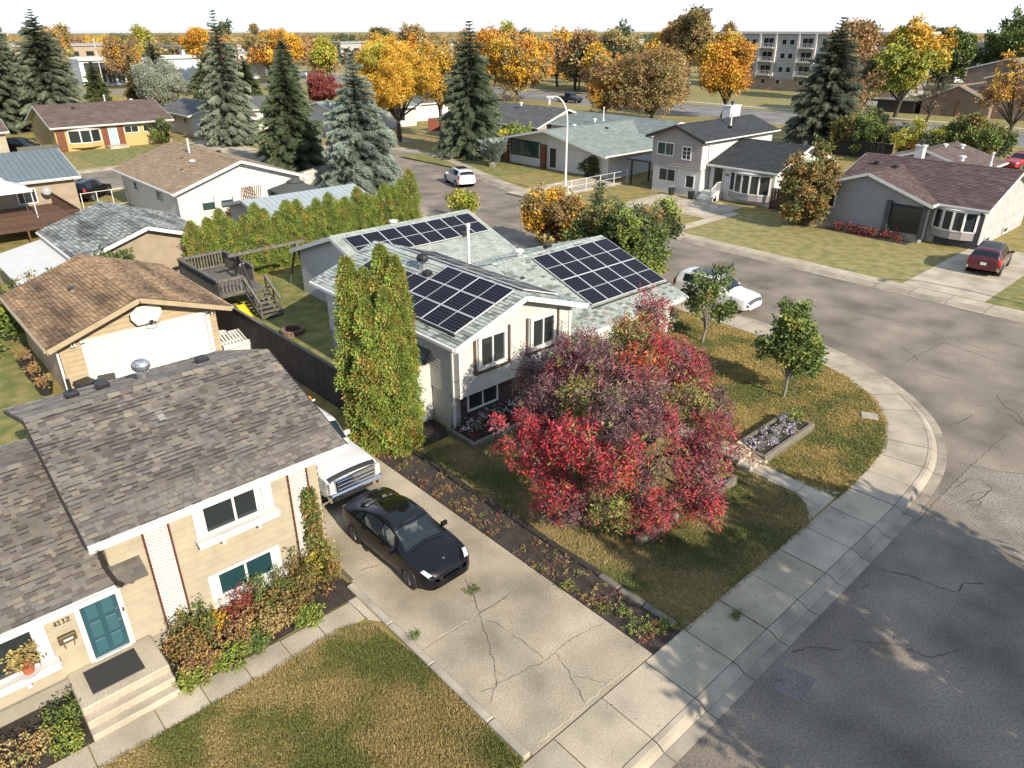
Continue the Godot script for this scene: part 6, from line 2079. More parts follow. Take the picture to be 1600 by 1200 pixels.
	# trees along the back street and the avenue
	var L := [
		["gold_tree", "large golden tree at the street bend", 57.5, -85, 13.0, 6.2, ["gold", "gold", "lime", "gold"], {"k": 30, "from": 0.28, "per": 42, "size": 0.5, "narrow": true}],
		["gold_tree", "thinner golden tree before the white garage", 63.2, -83, 12.2, 3.6, ["gold", "gold", "straw"], {"k": 14, "from": 0.38, "per": 26, "size": 0.45, "twigs": 6}],
		["gold_tree", "wide golden tree by the avenue, behind the cream gable", 111, -119, 13.5, 9.0, ["gold", "orange", "gold", "straw"], {"k": 32, "from": 0.18, "per": 16, "size": 0.75, "stems": 2, "twigs": 3}],
		["bronze_tree", "orange brown tree by the avenue, left of the bare crowned one", 98, -84, 11.0, 5.0, ["rust", "orange", "straw"], {"k": 18, "from": 0.1, "per": 26, "size": 0.55, "twigs": 5}],
		["bare_tree", "wide half bare greyish tree by the avenue", 101, -77, 11.0, 7.2, ["straw", "rust", "straw"], {"k": 26, "from": 0.08, "per": 13, "size": 0.5, "twigs": 16, "stems": 2}],
		["park_tree", "dark trunked orange tree in the park, left one of two", 156.3, -110.9, 17, 6.4, ["orange", "rust", "straw"], {"k": 18, "from": 0.45, "per": 14, "size": 0.8, "twigs": 4}],
		["park_tree", "dark trunked olive tree in the park, right one of two", 150, -104, 18, 6.6, ["bronze", "straw", "bronze"], {"k": 18, "from": 0.42, "per": 14, "size": 0.8, "twigs": 4}],
		["orange_tree", "orange leaved tree by the avenue, before the apartment block", 113.6, -71.7, 13, 5.6, ["orange", "orange", "gold"], {"k": 20, "from": 0.22, "per": 20, "size": 0.6, "twigs": 10}],
		["bare_tree", "slim half bare tree right of the leaning spruce", 101, -45.2, 11, 4.2, ["rust", "straw", "orange"], {"k": 14, "from": 0.2, "per": 14, "size": 0.4, "twigs": 18}],
		["lime_tree", "yellow green tree across the avenue, beside the townhouse", 137.2, -52.7, 14, 6.8, ["lime", "lime", "gold", "fresh"], {"k": 24, "from": 0.22, "per": 18, "size": 0.75, "twigs": 4}],
		["bare_tree", "small leafless tree before the low townhouse gable", 133, -46, 8.5, 4.4, ["rust"], {"k": 12, "from": 0.2, "per": 1, "size": 0.3, "twigs": 22}],
		["bare_tree", "leafless tree between the lime tree and the leaning spruce", 134, -60, 10, 4.4, ["rust"], {"k": 12, "from": 0.3, "per": 2, "size": 0.3, "twigs": 22}],
		["orange_tree", "sparse orange tree at the right edge by the avenue", 113.5, -29.4, 11.5, 5.0, ["orange", "rust", "gold"], {"k": 14, "from": 0.25, "per": 8, "size": 0.45, "twigs": 16}],
		["bare_tree", "bare brown tree before the shop building", 61, -206, 12.5, 6.0, ["rust", "rust", "gold"], {"k": 18, "from": 0.3, "per": 5, "size": 0.7, "twigs": 16}],
		["gold_tree", "yellow topped tree above the storage building", 80, -205, 14, 6, ["gold", "orange"], {"k": 16, "from": 0.45, "per": 18, "size": 0.8}],
		["gold_tree", "distant golden tree right of the storage building", 99, -200, 14, 6, ["gold", "orange"], {"k": 16, "from": 0.3, "per": 18, "size": 0.8}],
		["silver_tree", "round silvery green willow by the far road", 49.5, -150, 9.4, 5.6, ["silver"], {"k": 26, "from": 0.05, "per": 40, "size": 0.55, "narrow": true}],
		["red_bush", "dark red rounded bush behind the dark spruce", 75.3, -137, 6.6, 3.9, ["wine"], {"k": 18, "from": 0.05, "per": 50, "size": 0.45, "stems": 3}],
		["green_bush", "yellow green bush beside the tall dark spruce", 61.8, -67.0, 3.4, 2.5, ["lime", "green", "fresh"], {"k": 14, "from": 0.0, "per": 80, "size": 0.32, "stems": 2}],
		["green_bush", "dark round bush by the green roofed garage door", 57.0, -50.4, 2.3, 1.15, ["darkgreen", "green"], {"k": 12, "from": 0.0, "per": 260, "size": 0.2}],
		["green_bush", "bushy green tree behind the plum roofed house", 92, -38.5, 5.2, 4.0, ["green", "darkgreen", "mixed"], {"k": 20, "from": 0.0, "per": 60, "size": 0.42, "stems": 3}],
		["green_bush", "yellow mottled shrub behind the plum roof", 88, -30, 4.6, 3.4, ["lime", "gold", "darkgreen"], {"k": 16, "from": 0.0, "per": 60, "size": 0.42, "stems": 3}],
		["green_bush", "large green shrub right of the mottled one, by the red car", 89.5, -25.6, 5.4, 3.6, ["green", "mixed", "darkgreen"], {"k": 18, "from": 0.0, "per": 60, "size": 0.42, "stems": 3}],
		["bronze_bush", "tall rounded bronze green bush before the plum roofed house", 53.9, -25.6, 5.8, 2.45, ["bronze", "bronze", "mixed"], {"k": 30, "from": 0.02, "per": 160, "size": 0.27, "stems": 2, "lump": 0.9}],
		["green_bush", "round dark bush by the yellow bungalow", 33.4, -104.4, 3.0, 2.1, ["darkgreen", "green"], {"k": 12, "from": 0.0, "per": 80, "size": 0.3}],
		["white_shrub", "white flowered shrub between right wing and small tree", 27.6, -19.6, 1.7, 1.3, ["silver", "darkgreen", "silver"], {"k": 12, "from": 0.05, "per": 160, "size": 0.16}],
		["garden_shrub", "green shrub by the mossy garage wall", 9.9, -41.8, 3.4, 1.5, ["green", "darkgreen"], {"k": 12, "from": 0.1, "per": 100, "size": 0.24}],
		["garden_shrub", "wide green shrub by the back lawn at the left edge", 3.4, -40.2, 3.0, 2.0, ["green", "fresh", "darkgreen"], {"k": 16, "from": 0.05, "per": 90, "size": 0.24, "stems": 2}],
		["garden_shrub", "thin leaved shrub beside the tan garage roof", 5.6, -41.4, 3.2, 1.3, ["mixed", "green"], {"k": 10, "from": 0.3, "per": 40, "size": 0.18, "twigs": 6}],
		["garden_shrub", "small bronze shrub by the tan roofed house lattice", 22.6, -55.0, 1.9, 1.6, ["bronze", "rust"], {"k": 10, "from": 0.05, "per": 70, "size": 0.22}],
		["green_bush", "low yellow bush behind the yellow bungalow roof", 33.5, -124, 4.6, 2.6, ["gold"], {"k": 10, "from": 0.1, "per": 40, "size": 0.4}],
		["green_tree", "tall green tree at the top right corner", 215, -55, 17, 11, ["green", "darkgreen", "green"], {"k": 26, "from": 0.1, "per": 14, "size": 1.0}],
		["green_tree", "dark green tree at the top right, left of the corner one", 205, -70, 15, 8, ["darkgreen", "green"], {"k": 22, "from": 0.1, "per": 16, "size": 1.0}],
	]
	for i in L.size():
		var q: Array = L[i]
		var o: Dictionary = q[7]
		o["seed"] = 300 + i
		if o["size"] >= 0.4:
			o["size"] *= 0.68
			o["per"] *= 1.9
		tree(q[0], q[1], (q[0] as String).split("_")[1], q[2], q[3], q[4], q[5], q[6], o)
	# blue juniper: an upright fan of sprays
	t = thing("juniper_bush", "vase shaped blue grey juniper on the lawn by the tall dark spruce", "juniper", Vector3(54.2, 0, -62.2), "", 0.0, true)
	rng.seed = 7
	var xs := []
	var cs := []
	for i in 420:
		var a := rf(0, TAU)
		var f := rf(0, 1)
		var rr := f * 1.25 * rf(0.5, 1.0)
		xs.append(Transform3D((Basis(Vector3.UP, -a) * Basis(Vector3(0, 0, 1), rf(0.75, 1.3))).scaled(Vector3.ONE * rf(0.5, 0.9)), Vector3(cos(a) * rr, 0.15 + f * 2.4 * rf(0.6, 1.0), sin(a) * rr)))
		var g := rf(0.7, 1.2)
		cs.append(Color(0.2 * g, 0.25 * g, 0.22 * g))
	copies(t, "crown", frond(21), M.needle, xs, cs, true)
	# distant rows: trees one can still tell apart against the skyline
	var rr2 := RandomNumberGenerator.new()
	rr2.seed = 99
	var kinds := [["gold", "golden"], ["orange", "orange"], ["bronze", "bronze"], ["darkgreen", "dark green"], ["rust", "rusty"], ["lime", "yellow green"]]
	var far := [[140, -130], [146, -142], [158, -150], [170, -128], [138, -165], [150, -182], [166, -176], [180, -160], [136, -200], [152, -214], [176, -206], [190, -190], [120, -214], [105, -222], [134, -240], [160, -244], [200, -222], [214, -180], [226, -150], [240, -120], [60, -262], [84, -270], [110, -262], [40, -250], [22, -240], [210, -110], [236, -84], [250, -60], [30, -215], [12, -225], [205, -130], [262, -96], [128, -150], [122, -165], [141, -118], [165, -140], [172, -152], [146, -172], [184, -138], [132, -182], [196, -150], [158, -190], [205, -165], [176, -192], [148, -228], [112, -240], [95, -228], [70, -242], [52, -236], [190, -215], [222, -200], [235, -165], [215, -92], [232, -108], [88, -215], [30, -205], [134, -118], [139, -128], [136, -140], [133, -152], [143, -133], [138, -100], [148, -122], [162, -72], [168, -66]]
	far.sort_custom(func(p, q): return float(p[0]) / -p[1] < float(q[0]) / -q[1])
	var seen := {}
	for i in far.size():
		var k: Array = kinds[(i * 5 + i / 6) % 6]
		seen[k[1]] = seen.get(k[1], -1) + 1
		var hh := rr2.randf_range(9, 16)
		rr2.randf()
		tree("distant_tree", "%s %s leaved tree in the far park, counted from the left" % [ordinal(seen[k[1]]).split(" ")[0], k[1]], "tree", far[i][0], far[i][1], hh, hh * rr2.randf_range(0.3, 0.5), [k[0], k[0], "straw"], {"seed": 500 + i, "k": 10 + i % 7, "from": 0.08 + 0.05 * (i % 5), "lump": 0.8 + 0.15 * (i % 4), "cone": i % 5 == 0, "per": 16, "size": 0.75, "group": "trees in the park beyond the avenue", "twigs": 4})
	# woods that read as one mass towards the horizon
	rng.seed = 808
	xs = []
	cs = []
	for i in 12000:
		var a := rf(-0.25, 1.95)
		var dist := 330.0 + 700.0 * pow(rf(0, 1), 1.5)
		var o := Vector3(sin(a) * dist, 0, -cos(a) * dist)
		var s := rf(1.2, 2.8)
		o.y = rf(0.5, 7.0)
		xs.append(Transform3D(Basis(rv(), rf(0, TAU)).scaled(Vector3(s * 1.3, s, s * 1.3)), o))
		cs.append(pick(LEAVES[["rust", "gold", "mixed", "darkgreen", "straw", "bronze"][int(absf(sin(floorf(a * 40.0) * 12.9)) * 5.99)]]))
	var woods := copies(self, "distant_woods", leaf_clump(18, 0.55, 0.24, 0.6, 77), M.leaf, xs, cs, true)
	tag(woods, "distant autumn woods along the horizon", "woods", "", "stuff")
	# the row across the near street, behind the camera, whose shade falls on road and lawn
	for q in [[12.4, 8.6, 11.2, 3.9, 1], [18.0, 7.2, 10.0, 3.6, 2]]:
		tree("boulevard_tree", "%s boulevard tree on the near side of the street, out of the picture" % ordinal(q[4]).split(" ")[0], "tree", q[0], q[1], q[2], q[3], ["straw", "gold"], {"seed": 600 + q[4], "k": 22, "from": 0.2, "per": 40, "size": 0.4, "twigs": 4, "group": "boulevard trees"})
	# perennials along the cream house
	t = thing("perennial_bed", "mixed autumn perennials along the front of the cream house", "plants", Vector3(4.6, 0, -14.9), "", 0.0, true)
	rng.seed = 31
	var groups := [[3.0, -14.2, 0.4, 0.5, "rust"], [2.95, -14.9, 0.45, 0.9, "bronze"], [3.6, -14.0, 0.4, 0.35, "fresh"], [3.3, -15.1, 0.5, 1.0, "green"], [4.0, -14.6, 0.5, 0.75, "rust"], [4.3, -14.1, 0.35, 0.35, "green"], [4.4, -15.1, 0.5, 0.9, "wine"], [4.9, -14.4, 0.5, 0.65, "straw"], [5.1, -15.1, 0.5, 1.0, "green"], [5.5, -14.5, 0.5, 0.8, "bronze"], [5.9, -15.0, 0.55, 1.2, "mixed"], [6.4, -14.8, 0.6, 1.35, "bronze"], [6.7, -15.2, 0.5, 1.1, "lime"], [3.9, -15.2, 0.4, 0.7, "gold"], [5.6, -13.95, 0.3, 0.35, "fresh"], [2.75, -13.95, 0.25, 0.3, "fresh"]]
	for gq in groups:
		var pal: Array = LEAVES[gq[4]]
		xs = []
		cs = []
		var stems := MB.new()
		for i in 46:
			var a := rf(0, TAU)
			var rr: float = gq[2] * sqrt(rf(0, 1))
			var hh: float = gq[3] * rf(0.4, 1.0)
			var b := Vector3(gq[0] - 4.6 + cos(a) * rr, 0.03, gq[1] + 14.9 + sin(a) * rr)
			var e := b + Vector3(rf(-0.15, 0.15), hh, rf(-0.05, 0.18))
			stems.tube([b, e], [0.008, 0.005], 3, false)
			for k in 4:
				xs.append(Transform3D(Basis(rv(), rf(0, TAU)).scaled(Vector3.ONE * rf(0.07, 0.13)), b.lerp(e, rf(0.25, 1.05)) + rv() * 0.06))
				cs.append(pick(pal))
		part(t, "stems", stems, M.brown_wood)
		copies(t, "foliage", leaf_clump(8, 0.9, 0.2, 0.3, 17), M.leaf, xs, cs, true)
	for gq in [[-0.6, -14.3, 0.5, 0.4, "straw"], [0.2, -14.7, 0.35, 0.5, "green"], [-1.5, -14.5, 0.5, 0.5, "rust"], [0.1, -14.1, 0.3, 0.25, "fresh"]]:
		xs = []
		cs = []
		for i in 70:
			xs.append(Transform3D(Basis(rv(), rf(0, TAU)).scaled(Vector3.ONE * rf(0.07, 0.13)), Vector3(gq[0] - 4.6 + rf(-1, 1) * gq[2], 0.05 + rf(0, 1) * gq[3], gq[1] + 14.9 + rf(-0.4, 0.4))))
			cs.append(pick(LEAVES[gq[4]]))
		copies(t, "foliage", leaf_clump(8, 0.9, 0.2, 0.3, 17), M.leaf, xs, cs, true)
	# creeper climbing the right lattice
	t = thing("climbing_vine", "leafy vine climbing the right hand lattice of the cream house", "vine", Vector3(6.75, 0, -15.4), "", 0.0, true)
	xs = []
	cs = []
	for i in 520:
		var yy := 2.6 * pow(rf(0, 1), 0.8)
		xs.append(Transform3D(Basis(rv(), rf(0, TAU)).scaled(Vector3.ONE * rf(0.06, 0.12)), Vector3(rf(-0.2, 0.35) * (1.1 - yy * 0.25), yy + 0.1, rf(-0.1, 0.15))))
		cs.append(pick(LEAVES[["mixed", "green", "bronze"][i % 3]]))
	copies(t, "foliage", leaf_clump(8, 0.9, 0.3, 0.3, 18), M.leaf, xs, cs, true)
	# weeds in the mulch
	t = thing("weedy_plants", "dry weeds and tufts in the mulch bed beside the driveway", "weeds", Vector3(11.8, 0, -12), "", 0.0, true)
	xs = []
	cs = []
	for i in 900:
		var zz := rf(-19.8, -7.4)
		var xx := 11.3 + 1.0 * pow(rf(0, 1), 1.6)
		if noise(0.8, 2, 4).get_noise_2d(zz * 2, 1.0) < -0.1:
			continue
		xs.append(Transform3D(Basis(rv(), rf(0, TAU)).scaled(Vector3.ONE * rf(0.03, 0.09)), Vector3(xx - 11.8, rf(0.04, 0.12), zz + 12)))
		cs.append(pick(LEAVES[["rust", "rust", "green", "straw", "wine"][i % 5]]))
	for o in [[11.5, -9.0], [11.7, -8.6], [11.9, -7.8], [11.5, -8.0], [12.1, -7.6], [11.4, -10.2]]:
		for i in 26:
			xs.append(Transform3D(Basis(rv(), rf(0, TAU)).scaled(Vector3.ONE * rf(0.05, 0.1)), Vector3(o[0] - 11.8 + rf(-0.22, 0.22), rf(0.04, 0.2), o[1] + 12 + rf(-0.22, 0.22))))
			cs.append(pick(LEAVES[["fresh", "green", "mixed"][i % 3]]))
	copies(t, "foliage", leaf_clump(8, 1.0, 0.2, 0.3, 19), M.leaf, xs, cs, true)
	for q in [[9.42, -11.85, "on the driveway before the black car"], [13.9, -6.55, "in a sidewalk joint near the red tree"], [7.25, -11.6, "against the driveway edging"]]:
		t = thing("weed", "green weed growing %s" % q[2], "weed", Vector3(q[0], 0.03, q[1]), "", 0.0, true)
		xs = []
		cs = []
		for i in 34:
			xs.append(Transform3D(Basis(rv(), rf(0, TAU)).scaled(Vector3.ONE * rf(0.03, 0.07)), Vector3(rf(-0.18, 0.18), rf(0.0, 0.09), rf(-0.1, 0.1))))
			cs.append(pick(LEAVES.green))
		copies(t, "foliage", leaf_clump(8, 1.0, 0.25, 0.3, 23), M.leaf, xs, cs, true)

# ---- vehicles: one body surface S(t, v), t from tail to nose, v from under the sill over the roof's middle
var CAR := {}

func ctab(tab: Array, t: float, k: int) -> float:
	for i in tab.size() - 1:
		if t <= tab[i + 1][0] or i == tab.size() - 2:
			var a: float = tab[maxi(i - 1, 0)][k]; var b: float = tab[i][k]; var c: float = tab[i + 1][k]; var d: float = tab[mini(i + 2, tab.size() - 1)][k]
			var f: float = clampf((t - tab[i][0]) / (tab[i + 1][0] - tab[i][0]), 0, 1)
			var lo := minf(b, c)
			var hi := maxf(b, c)
			return clampf(cubic_interpolate(b, c, a, d, f), lo - 0.02, hi + 0.02)
	return tab[-1][k]

# columns of the table: t, roof or bonnet height, belt height, half width, half width of the roof, sill height
func S(tab: Array, L: float, t: float, v: float) -> Vector3:
	var top := ctab(tab, t, 1); var belt := ctab(tab, t, 2); var w := ctab(tab, t, 3); var rw := ctab(tab, t, 4); var sill := ctab(tab, t, 5)
	var p := [Vector2(0, sill), Vector2(w * 0.86, sill), Vector2(w * 0.985, sill + 0.12), Vector2(w, lerpf(sill, belt, 0.55)), Vector2(w * 0.965, belt), Vector2(rw, top - 0.05 - 0.02 * (top - belt)), Vector2(rw * 0.72, top - 0.008), Vector2(0, top + 0.018)]
	var i := clampi(int(v), 0, 6)
	var f := v - i
	var a: Vector2 = p[maxi(i - 1, 0)]; var b: Vector2 = p[i]; var c: Vector2 = p[i + 1]; var d: Vector2 = p[mini(i + 2, 7)]
	var q: Vector2
	if i == 0:
		q = b.lerp(c, f)
	elif i == 4:
		q = b.lerp(c, f)
	else:
		if i == 6:
			d = Vector2(-p[6].x, p[6].y)
		if i == 5:
			a = b + (b - a) * 0.2
		if i == 3:
			d = c + (c - b) * 0.3
		q = b.cubic_interpolate(c, a, d, f)
	return Vector3(q.x, q.y, (t - 0.5) * L)

func patch(mb: MB, tab: Array, L: float, t0: float, t1: float, v0: float, v1: float, nt: int, nv: int, sides := [1.0, -1.0], off := 0.0, slant := 0.0, slant1 := 0.0, holes := []) -> void:
	for s in sides:
		var g := []
		for i in nt + 1:
			var row := []
			for j in nv + 1:
				var v := lerpf(v0, v1, float(j) / nv)
				var ft := float(j) / nv
				var t := lerpf(t0 + slant * ft, t1 + slant1 * ft, float(i) / nt)
				var e := 0.004
				var p := S(tab, L, t, v)
				var du := S(tab, L, minf(t + e, 1), v) - S(tab, L, maxf(t - e, 0), v)
				var dv := S(tab, L, t, minf(v + 0.05, 6.999)) - S(tab, L, t, maxf(v - 0.05, 0))
				var nn := dv.cross(du)
				nn = -nn.normalized() if nn.length() > 1e-7 else Vector3.UP
				if nn.dot(Vector3(p.x, p.y - 0.6, 0)) < 0 and v > 1.5:
					nn = -nn
				p += nn * off
				p.x *= s
				nn.x *= s
				row.append([p, nn])
			g.append(row)
		for i in nt:
			for j in nv:
				if holes.size():
					var tc := t0 + (t1 - t0) * (i + 0.5) / nt
					var vc := v0 + (v1 - v0) * (j + 0.5) / nv
					var skip := false
					for w in holes:
						var fv := clampf((vc - w[3]) / (w[4] - w[3]), 0, 1)
						var lo: float = w[1] + (w[5] * fv if w.size() > 5 else 0.0)
						var hi: float = w[2] + (w[6] * fv if w.size() > 6 else 0.0)
						skip = skip or (vc > w[3] + 0.04 and vc < w[4] and tc > lo + 0.003 and tc < hi - 0.003)
					if skip:
						continue
				var a: Array = g[i][j]; var b: Array = g[i + 1][j]; var c: Array = g[i + 1][j + 1]; var d: Array = g[i][j + 1]
				if s < 0:
					mb.trin(a[0], c[0], b[0], a[1], c[1], b[1])
					mb.trin(a[0], d[0], c[0], a[1], d[1], c[1])
				else:
					mb.trin(a[0], b[0], c[0], a[1], b[1], c[1])
					mb.trin(a[0], c[0], d[0], a[1], c[1], d[1])

func wheel(t: Node3D, x: float, y: float, z: float, r: float, sgn: float, rimm: Material) -> void:
	var B := Basis(Vector3(0, 0, 1), -PI / 2 * sgn)
	var mb := MB.new()
	mb.lathe(Vector3(x, y, z), [[r * 0.64, 0.1], [r * 0.68, 0.112], [r * 0.94, 0.105], [r, 0.07], [r, -0.09], [r * 0.9, -0.11], [r * 0.5, -0.11], [0.0, -0.1]], 24, B)
	var ty := part(t, "wheel", mb, M.tyre)
	mb = MB.new()
	var o := Vector3(x, y, z)
	for k in 5:
		var a := TAU * k / 5 + 0.3
		for e in [-0.16, 0.16]:
			var p := o + B * Vector3(cos(a) * r * 0.1, 0.085, sin(a) * r * 0.1)
			var q := o + B * Vector3(cos(a + e) * r * 0.63, 0.1, sin(a + e) * r * 0.63)
			mb.beam(p, q, 0.035, 0.03)
	mb.lathe(o, [[r * 0.66, 0.112], [r * 0.6, 0.108], [r * 0.58, 0.04]], 24, B)
	mb.lathe(o, [[r * 0.16, 0.06], [r * 0.15, 0.105], [0.0, 0.115]], 12, B)
	part(ty, "rim", mb, rimm)
	mb = MB.new()
	mb.lathe(o, [[r * 0.62, 0.03], [0.0, 0.03]], 16, B)
	part(ty, "brake_disc", mb, M.black_plastic)

# cfg: L, tab, wheels [rear z, front z], r, paint, and the spans of the panes
func car(called: String, label: String, cat: String, at: Vector3, yaw: float, cfg: Dictionary) -> Node3D:
	var t := thing(called, label, cat, at, cfg.get("group", ""), yaw, true)
	var tab: Array = cfg.tab
	var L: float = cfg.L
	var mb := MB.new()
	if cfg.has("open"):
		patch(mb, tab, L, 0.0, 1.0, 0.0, 6.999, 130, 56, [1.0, -1.0], 0.0, 0.0, 0.0, cfg.panes)
	else:
		patch(mb, tab, L, 0.0, 1.0, 0.0, 6.999, 64, 28)
	for e in [0.0, 1.0]:
		var ring := []
		for j in 15:
			ring.append(S(tab, L, e, j * 0.4999))
		for j in 14:
			var a: Vector3 = ring[j]; var b: Vector3 = ring[j + 1]
			var a2 := Vector3(-a.x, a.y, a.z); var b2 := Vector3(-b.x, b.y, b.z)
			if e > 0.5:
				mb.quad(a2, b2, b, a)
			else:
				mb.quad(a, b, b2, a2)
	part(t, "body", mb, cfg.paint)
	var gl: Material = M.clear_glass if cfg.has("open") else M.car_glass
	for w in cfg.panes:
		for sides in ([[1.0, -1.0]] if w[4] > 6.9 else [[1.0], [-1.0]]):
			mb = MB.new()
			patch(mb, tab, L, w[1], w[2], w[3], w[4], 12, 8, sides, 0.006, w[5] if w.size() > 5 else 0.0, w[6] if w.size() > 6 else 0.0)
			part(t, w[0], mb, M.roof_glass if w[0] == "glass_roof" or (cfg.has("open") and w[0] == "rear_screen") else gl)
	for w in cfg.get("trims", []):
		for sides in ([[1.0, -1.0]] if w[4] > 6.9 else [[1.0], [-1.0]]):
			mb = MB.new()
			patch(mb, tab, L, w[1], w[2], w[3], w[4], 8, 6, sides, 0.008)
			part(t, w[0], mb, w[5])
	# seams between the doors
	for s in cfg.get("seams", []):
		mb = MB.new()
		patch(mb, tab, L, s, s + 0.0022, 1.7, 4.05, 1, 12, [1.0, -1.0], 0.003)
		part(t, "door_seam", mb, M.black_plastic)
	var r: float = cfg.r
	for z in cfg.wheels:
		var tt: float = z / L + 0.5
		var ww := ctab(tab, tt, 3)
		for s in [-1.0, 1.0]:
			# dark wheel well, then the wheel in it
			var well := MB.new()
			well.lathe(Vector3(s * (ww - 0.12), r, z), [[r * 1.13, -0.2], [r * 1.13, 0.128], [r * 1.06, 0.134], [0.0, 0.122]], 24, Basis(Vector3(0, 0, 1), -PI / 2 * s))
			part(t, "wheel_arch", well, M.black_plastic)
			wheel(t, s * (ww - 0.085), r, z, r, s, cfg.get("rim", M.steel))
	var mz: float = cfg.mirror
	for s in [-1.0, 1.0]:
		var p := S(tab, L, mz / L + 0.5, 4.15)
		mb = MB.new()
		mb.bevel(Vector3(s * (p.x + 0.13), p.y + 0.02, mz), Vector3(0.22, 0.15, 0.1), 0.03)
		part(t, "mirror", mb, cfg.get("mirror_paint", cfg.paint))
		for h in cfg.get("handles", []):
			var q := S(tab, L, h / L + 0.5, 3.62)
			mb = MB.new()
			mb.bevel(Vector3(s * (q.x + 0.012), q.y, h), Vector3(0.03, 0.03, 0.19), 0.01)
			part(t, "door_handle", mb, cfg.get("trim", cfg.paint))
	if cfg.has("plate"):
		mb = MB.new()
		mb.box(Vector3(0, cfg.plate, -L / 2 - 0.012), Vector3(0.32, 0.16, 0.02))
		part(t, "number_plate", mb, M.white_trim)
	return t

func paint(key: String, c: Color, coat := 1.0) -> StandardMaterial3D:
	if M.has(key):
		return M[key]
	var m := plain(key, c, 0.35)
	m.metallic_specular = 0.3
	m.clearcoat_enabled = true
	m.clearcoat = coat
	m.clearcoat_roughness = 0.03
	return m

func build_vehicles() -> void:
	plain("tyre", Color(0.018, 0.018, 0.018), 0.85)
	plain("car_glass", Color(0.012, 0.02, 0.026), 0.03).metallic_specular = 0.4
	var cg := plain("clear_glass", Color(0.02, 0.03, 0.035), 0.02)
	cg.albedo_color.a = 0.6
	cg.transparency = BaseMaterial3D.TRANSPARENCY_ALPHA
	plain("cabin_dark", Color(0.03, 0.03, 0.032), 0.8)
	plain("cabin_pale", Color(0.5, 0.5, 0.49), 0.7)
	plain("roof_glass", Color(0.006, 0.007, 0.008), 0.03)
	plain("lamp_clear", Color(0.6, 0.62, 0.65), 0.12, 0.3)
	plain("lamp_red", Color(0.35, 0.01, 0.012), 0.15)
	plain("chrome", Color(0.75, 0.75, 0.76), 0.14, 1.0)
	plain("dark_rim", Color(0.12, 0.12, 0.125), 0.35, 0.6)
	var black := paint("black_paint", Color(0.004, 0.004, 0.006), 0.45)
	var white := paint("white_car_paint", Color(0.6, 0.6, 0.6))
	var maroon := paint("maroon_paint", Color(0.07, 0.006, 0.012))
	var red := paint("red_car_paint", Color(0.36, 0.012, 0.02))
	# t, top, belt, half width, roof half width, sill
	var sedan := [[0.0, 0.86, 0.80, 0.70, 0.55, 0.36], [0.025, 0.98, 0.9, 0.8, 0.62, 0.28], [0.08, 1.06, 0.97, 0.87, 0.66, 0.23], [0.16, 1.14, 0.99, 0.905, 0.66, 0.2], [0.26, 1.30, 0.98, 0.92, 0.64, 0.19], [0.38, 1.45, 0.96, 0.925, 0.625, 0.19], [0.48, 1.475, 0.94, 0.925, 0.62, 0.19], [0.57, 1.43, 0.93, 0.925, 0.63, 0.19], [0.66, 1.22, 0.92, 0.92, 0.66, 0.19], [0.745, 0.995, 0.90, 0.92, 0.72, 0.19], [0.84, 0.915, 0.86, 0.91, 0.74, 0.2], [0.92, 0.85, 0.8, 0.885, 0.70, 0.21], [0.96, 0.77, 0.72, 0.82, 0.62, 0.22], [0.985, 0.67, 0.62, 0.7, 0.52, 0.23], [1.0, 0.54, 0.5, 0.54, 0.4, 0.27]]
	var c := {"L": 4.7, "tab": sedan, "paint": black, "r": 0.335, "wheels": [-1.42, 1.46], "rim": M.dark_rim, "open": true, "mirror": 0.78, "handles": [0.18, -0.85], "seams": [0.73, 0.5, 0.285], "plate": 0.72,
		"panes": [["windscreen", 0.6, 0.742, 5.25, 6.999, 0.012, -0.012], ["glass_roof", 0.47, 0.592, 5.35, 6.999], ["glass_roof", 0.255, 0.462, 5.35, 6.999], ["rear_screen", 0.105, 0.25, 5.4, 6.999], ["side_window", 0.5, 0.665, 4.1, 4.9, 0.0, -0.055], ["side_window", 0.29, 0.488, 4.1, 4.9, 0.02, 0.0], ["side_window", 0.215, 0.28, 4.15, 4.85, 0.03, 0.0]],
		"trims": [["headlight", 0.915, 0.968, 4.15, 5.05, M.lamp_clear], ["tail_light", 0.012, 0.05, 3.7, 4.6, M.lamp_red]]}
	var t := car("black_sedan", "glossy black sedan with dark glass roof parked on the cracked driveway", "car", Vector3(9.07, 0.03, -14.52), 0.02, c)
	t.scale = Vector3.ONE * 0.93
	var mb := MB.new()
	var e := S(sedan, 4.7, 0.925, 6.99) + Vector3(0, 0.012, 0)
	for q in [[-0.05, 0.0, 0.05, 0.0, 0.012], [-0.045, 0.012, 0.045, 0.012, 0.006]]:
		mb.beam(e + Vector3(q[0], 0.002, -0.04 + q[1] * 1.4), e + Vector3(q[2], 0.002, -0.04 + q[1] * 1.4), q[4], 0.006)
	mb.tri(e + Vector3(-0.013, 0.004, -0.022), e + Vector3(0.013, 0.004, -0.022), e + Vector3(0, 0.0, 0.06))
	part(t, "bonnet_emblem", mb, M.chrome)
	mb = MB.new()
	for s in [-1.0, 1.0]:
		mb.beam(Vector3(s * 0.55, 1.01, 1.22), Vector3(s * 0.05, 1.03, 1.16), 0.02, 0.015)
	part(t, "wipers", mb, M.black_plastic)
	# cabin: floor, dashboard with screen, wheel and pale seats
	mb = MB.new()
	mb.box(Vector3(0, 0.4, -0.1), Vector3(1.6, 0.06, 2.7))
	mb.bevel(Vector3(0, 0.8, 0.86), Vector3(1.5, 0.22, 0.42), 0.06)
	var cab := part(t, "dashboard", mb, M.cabin_dark)
	mb = MB.new()
	mb.box(Vector3(0, 0.97, 0.66), Vector3(0.38, 0.22, 0.025), Basis(Vector3.RIGHT, -0.15))
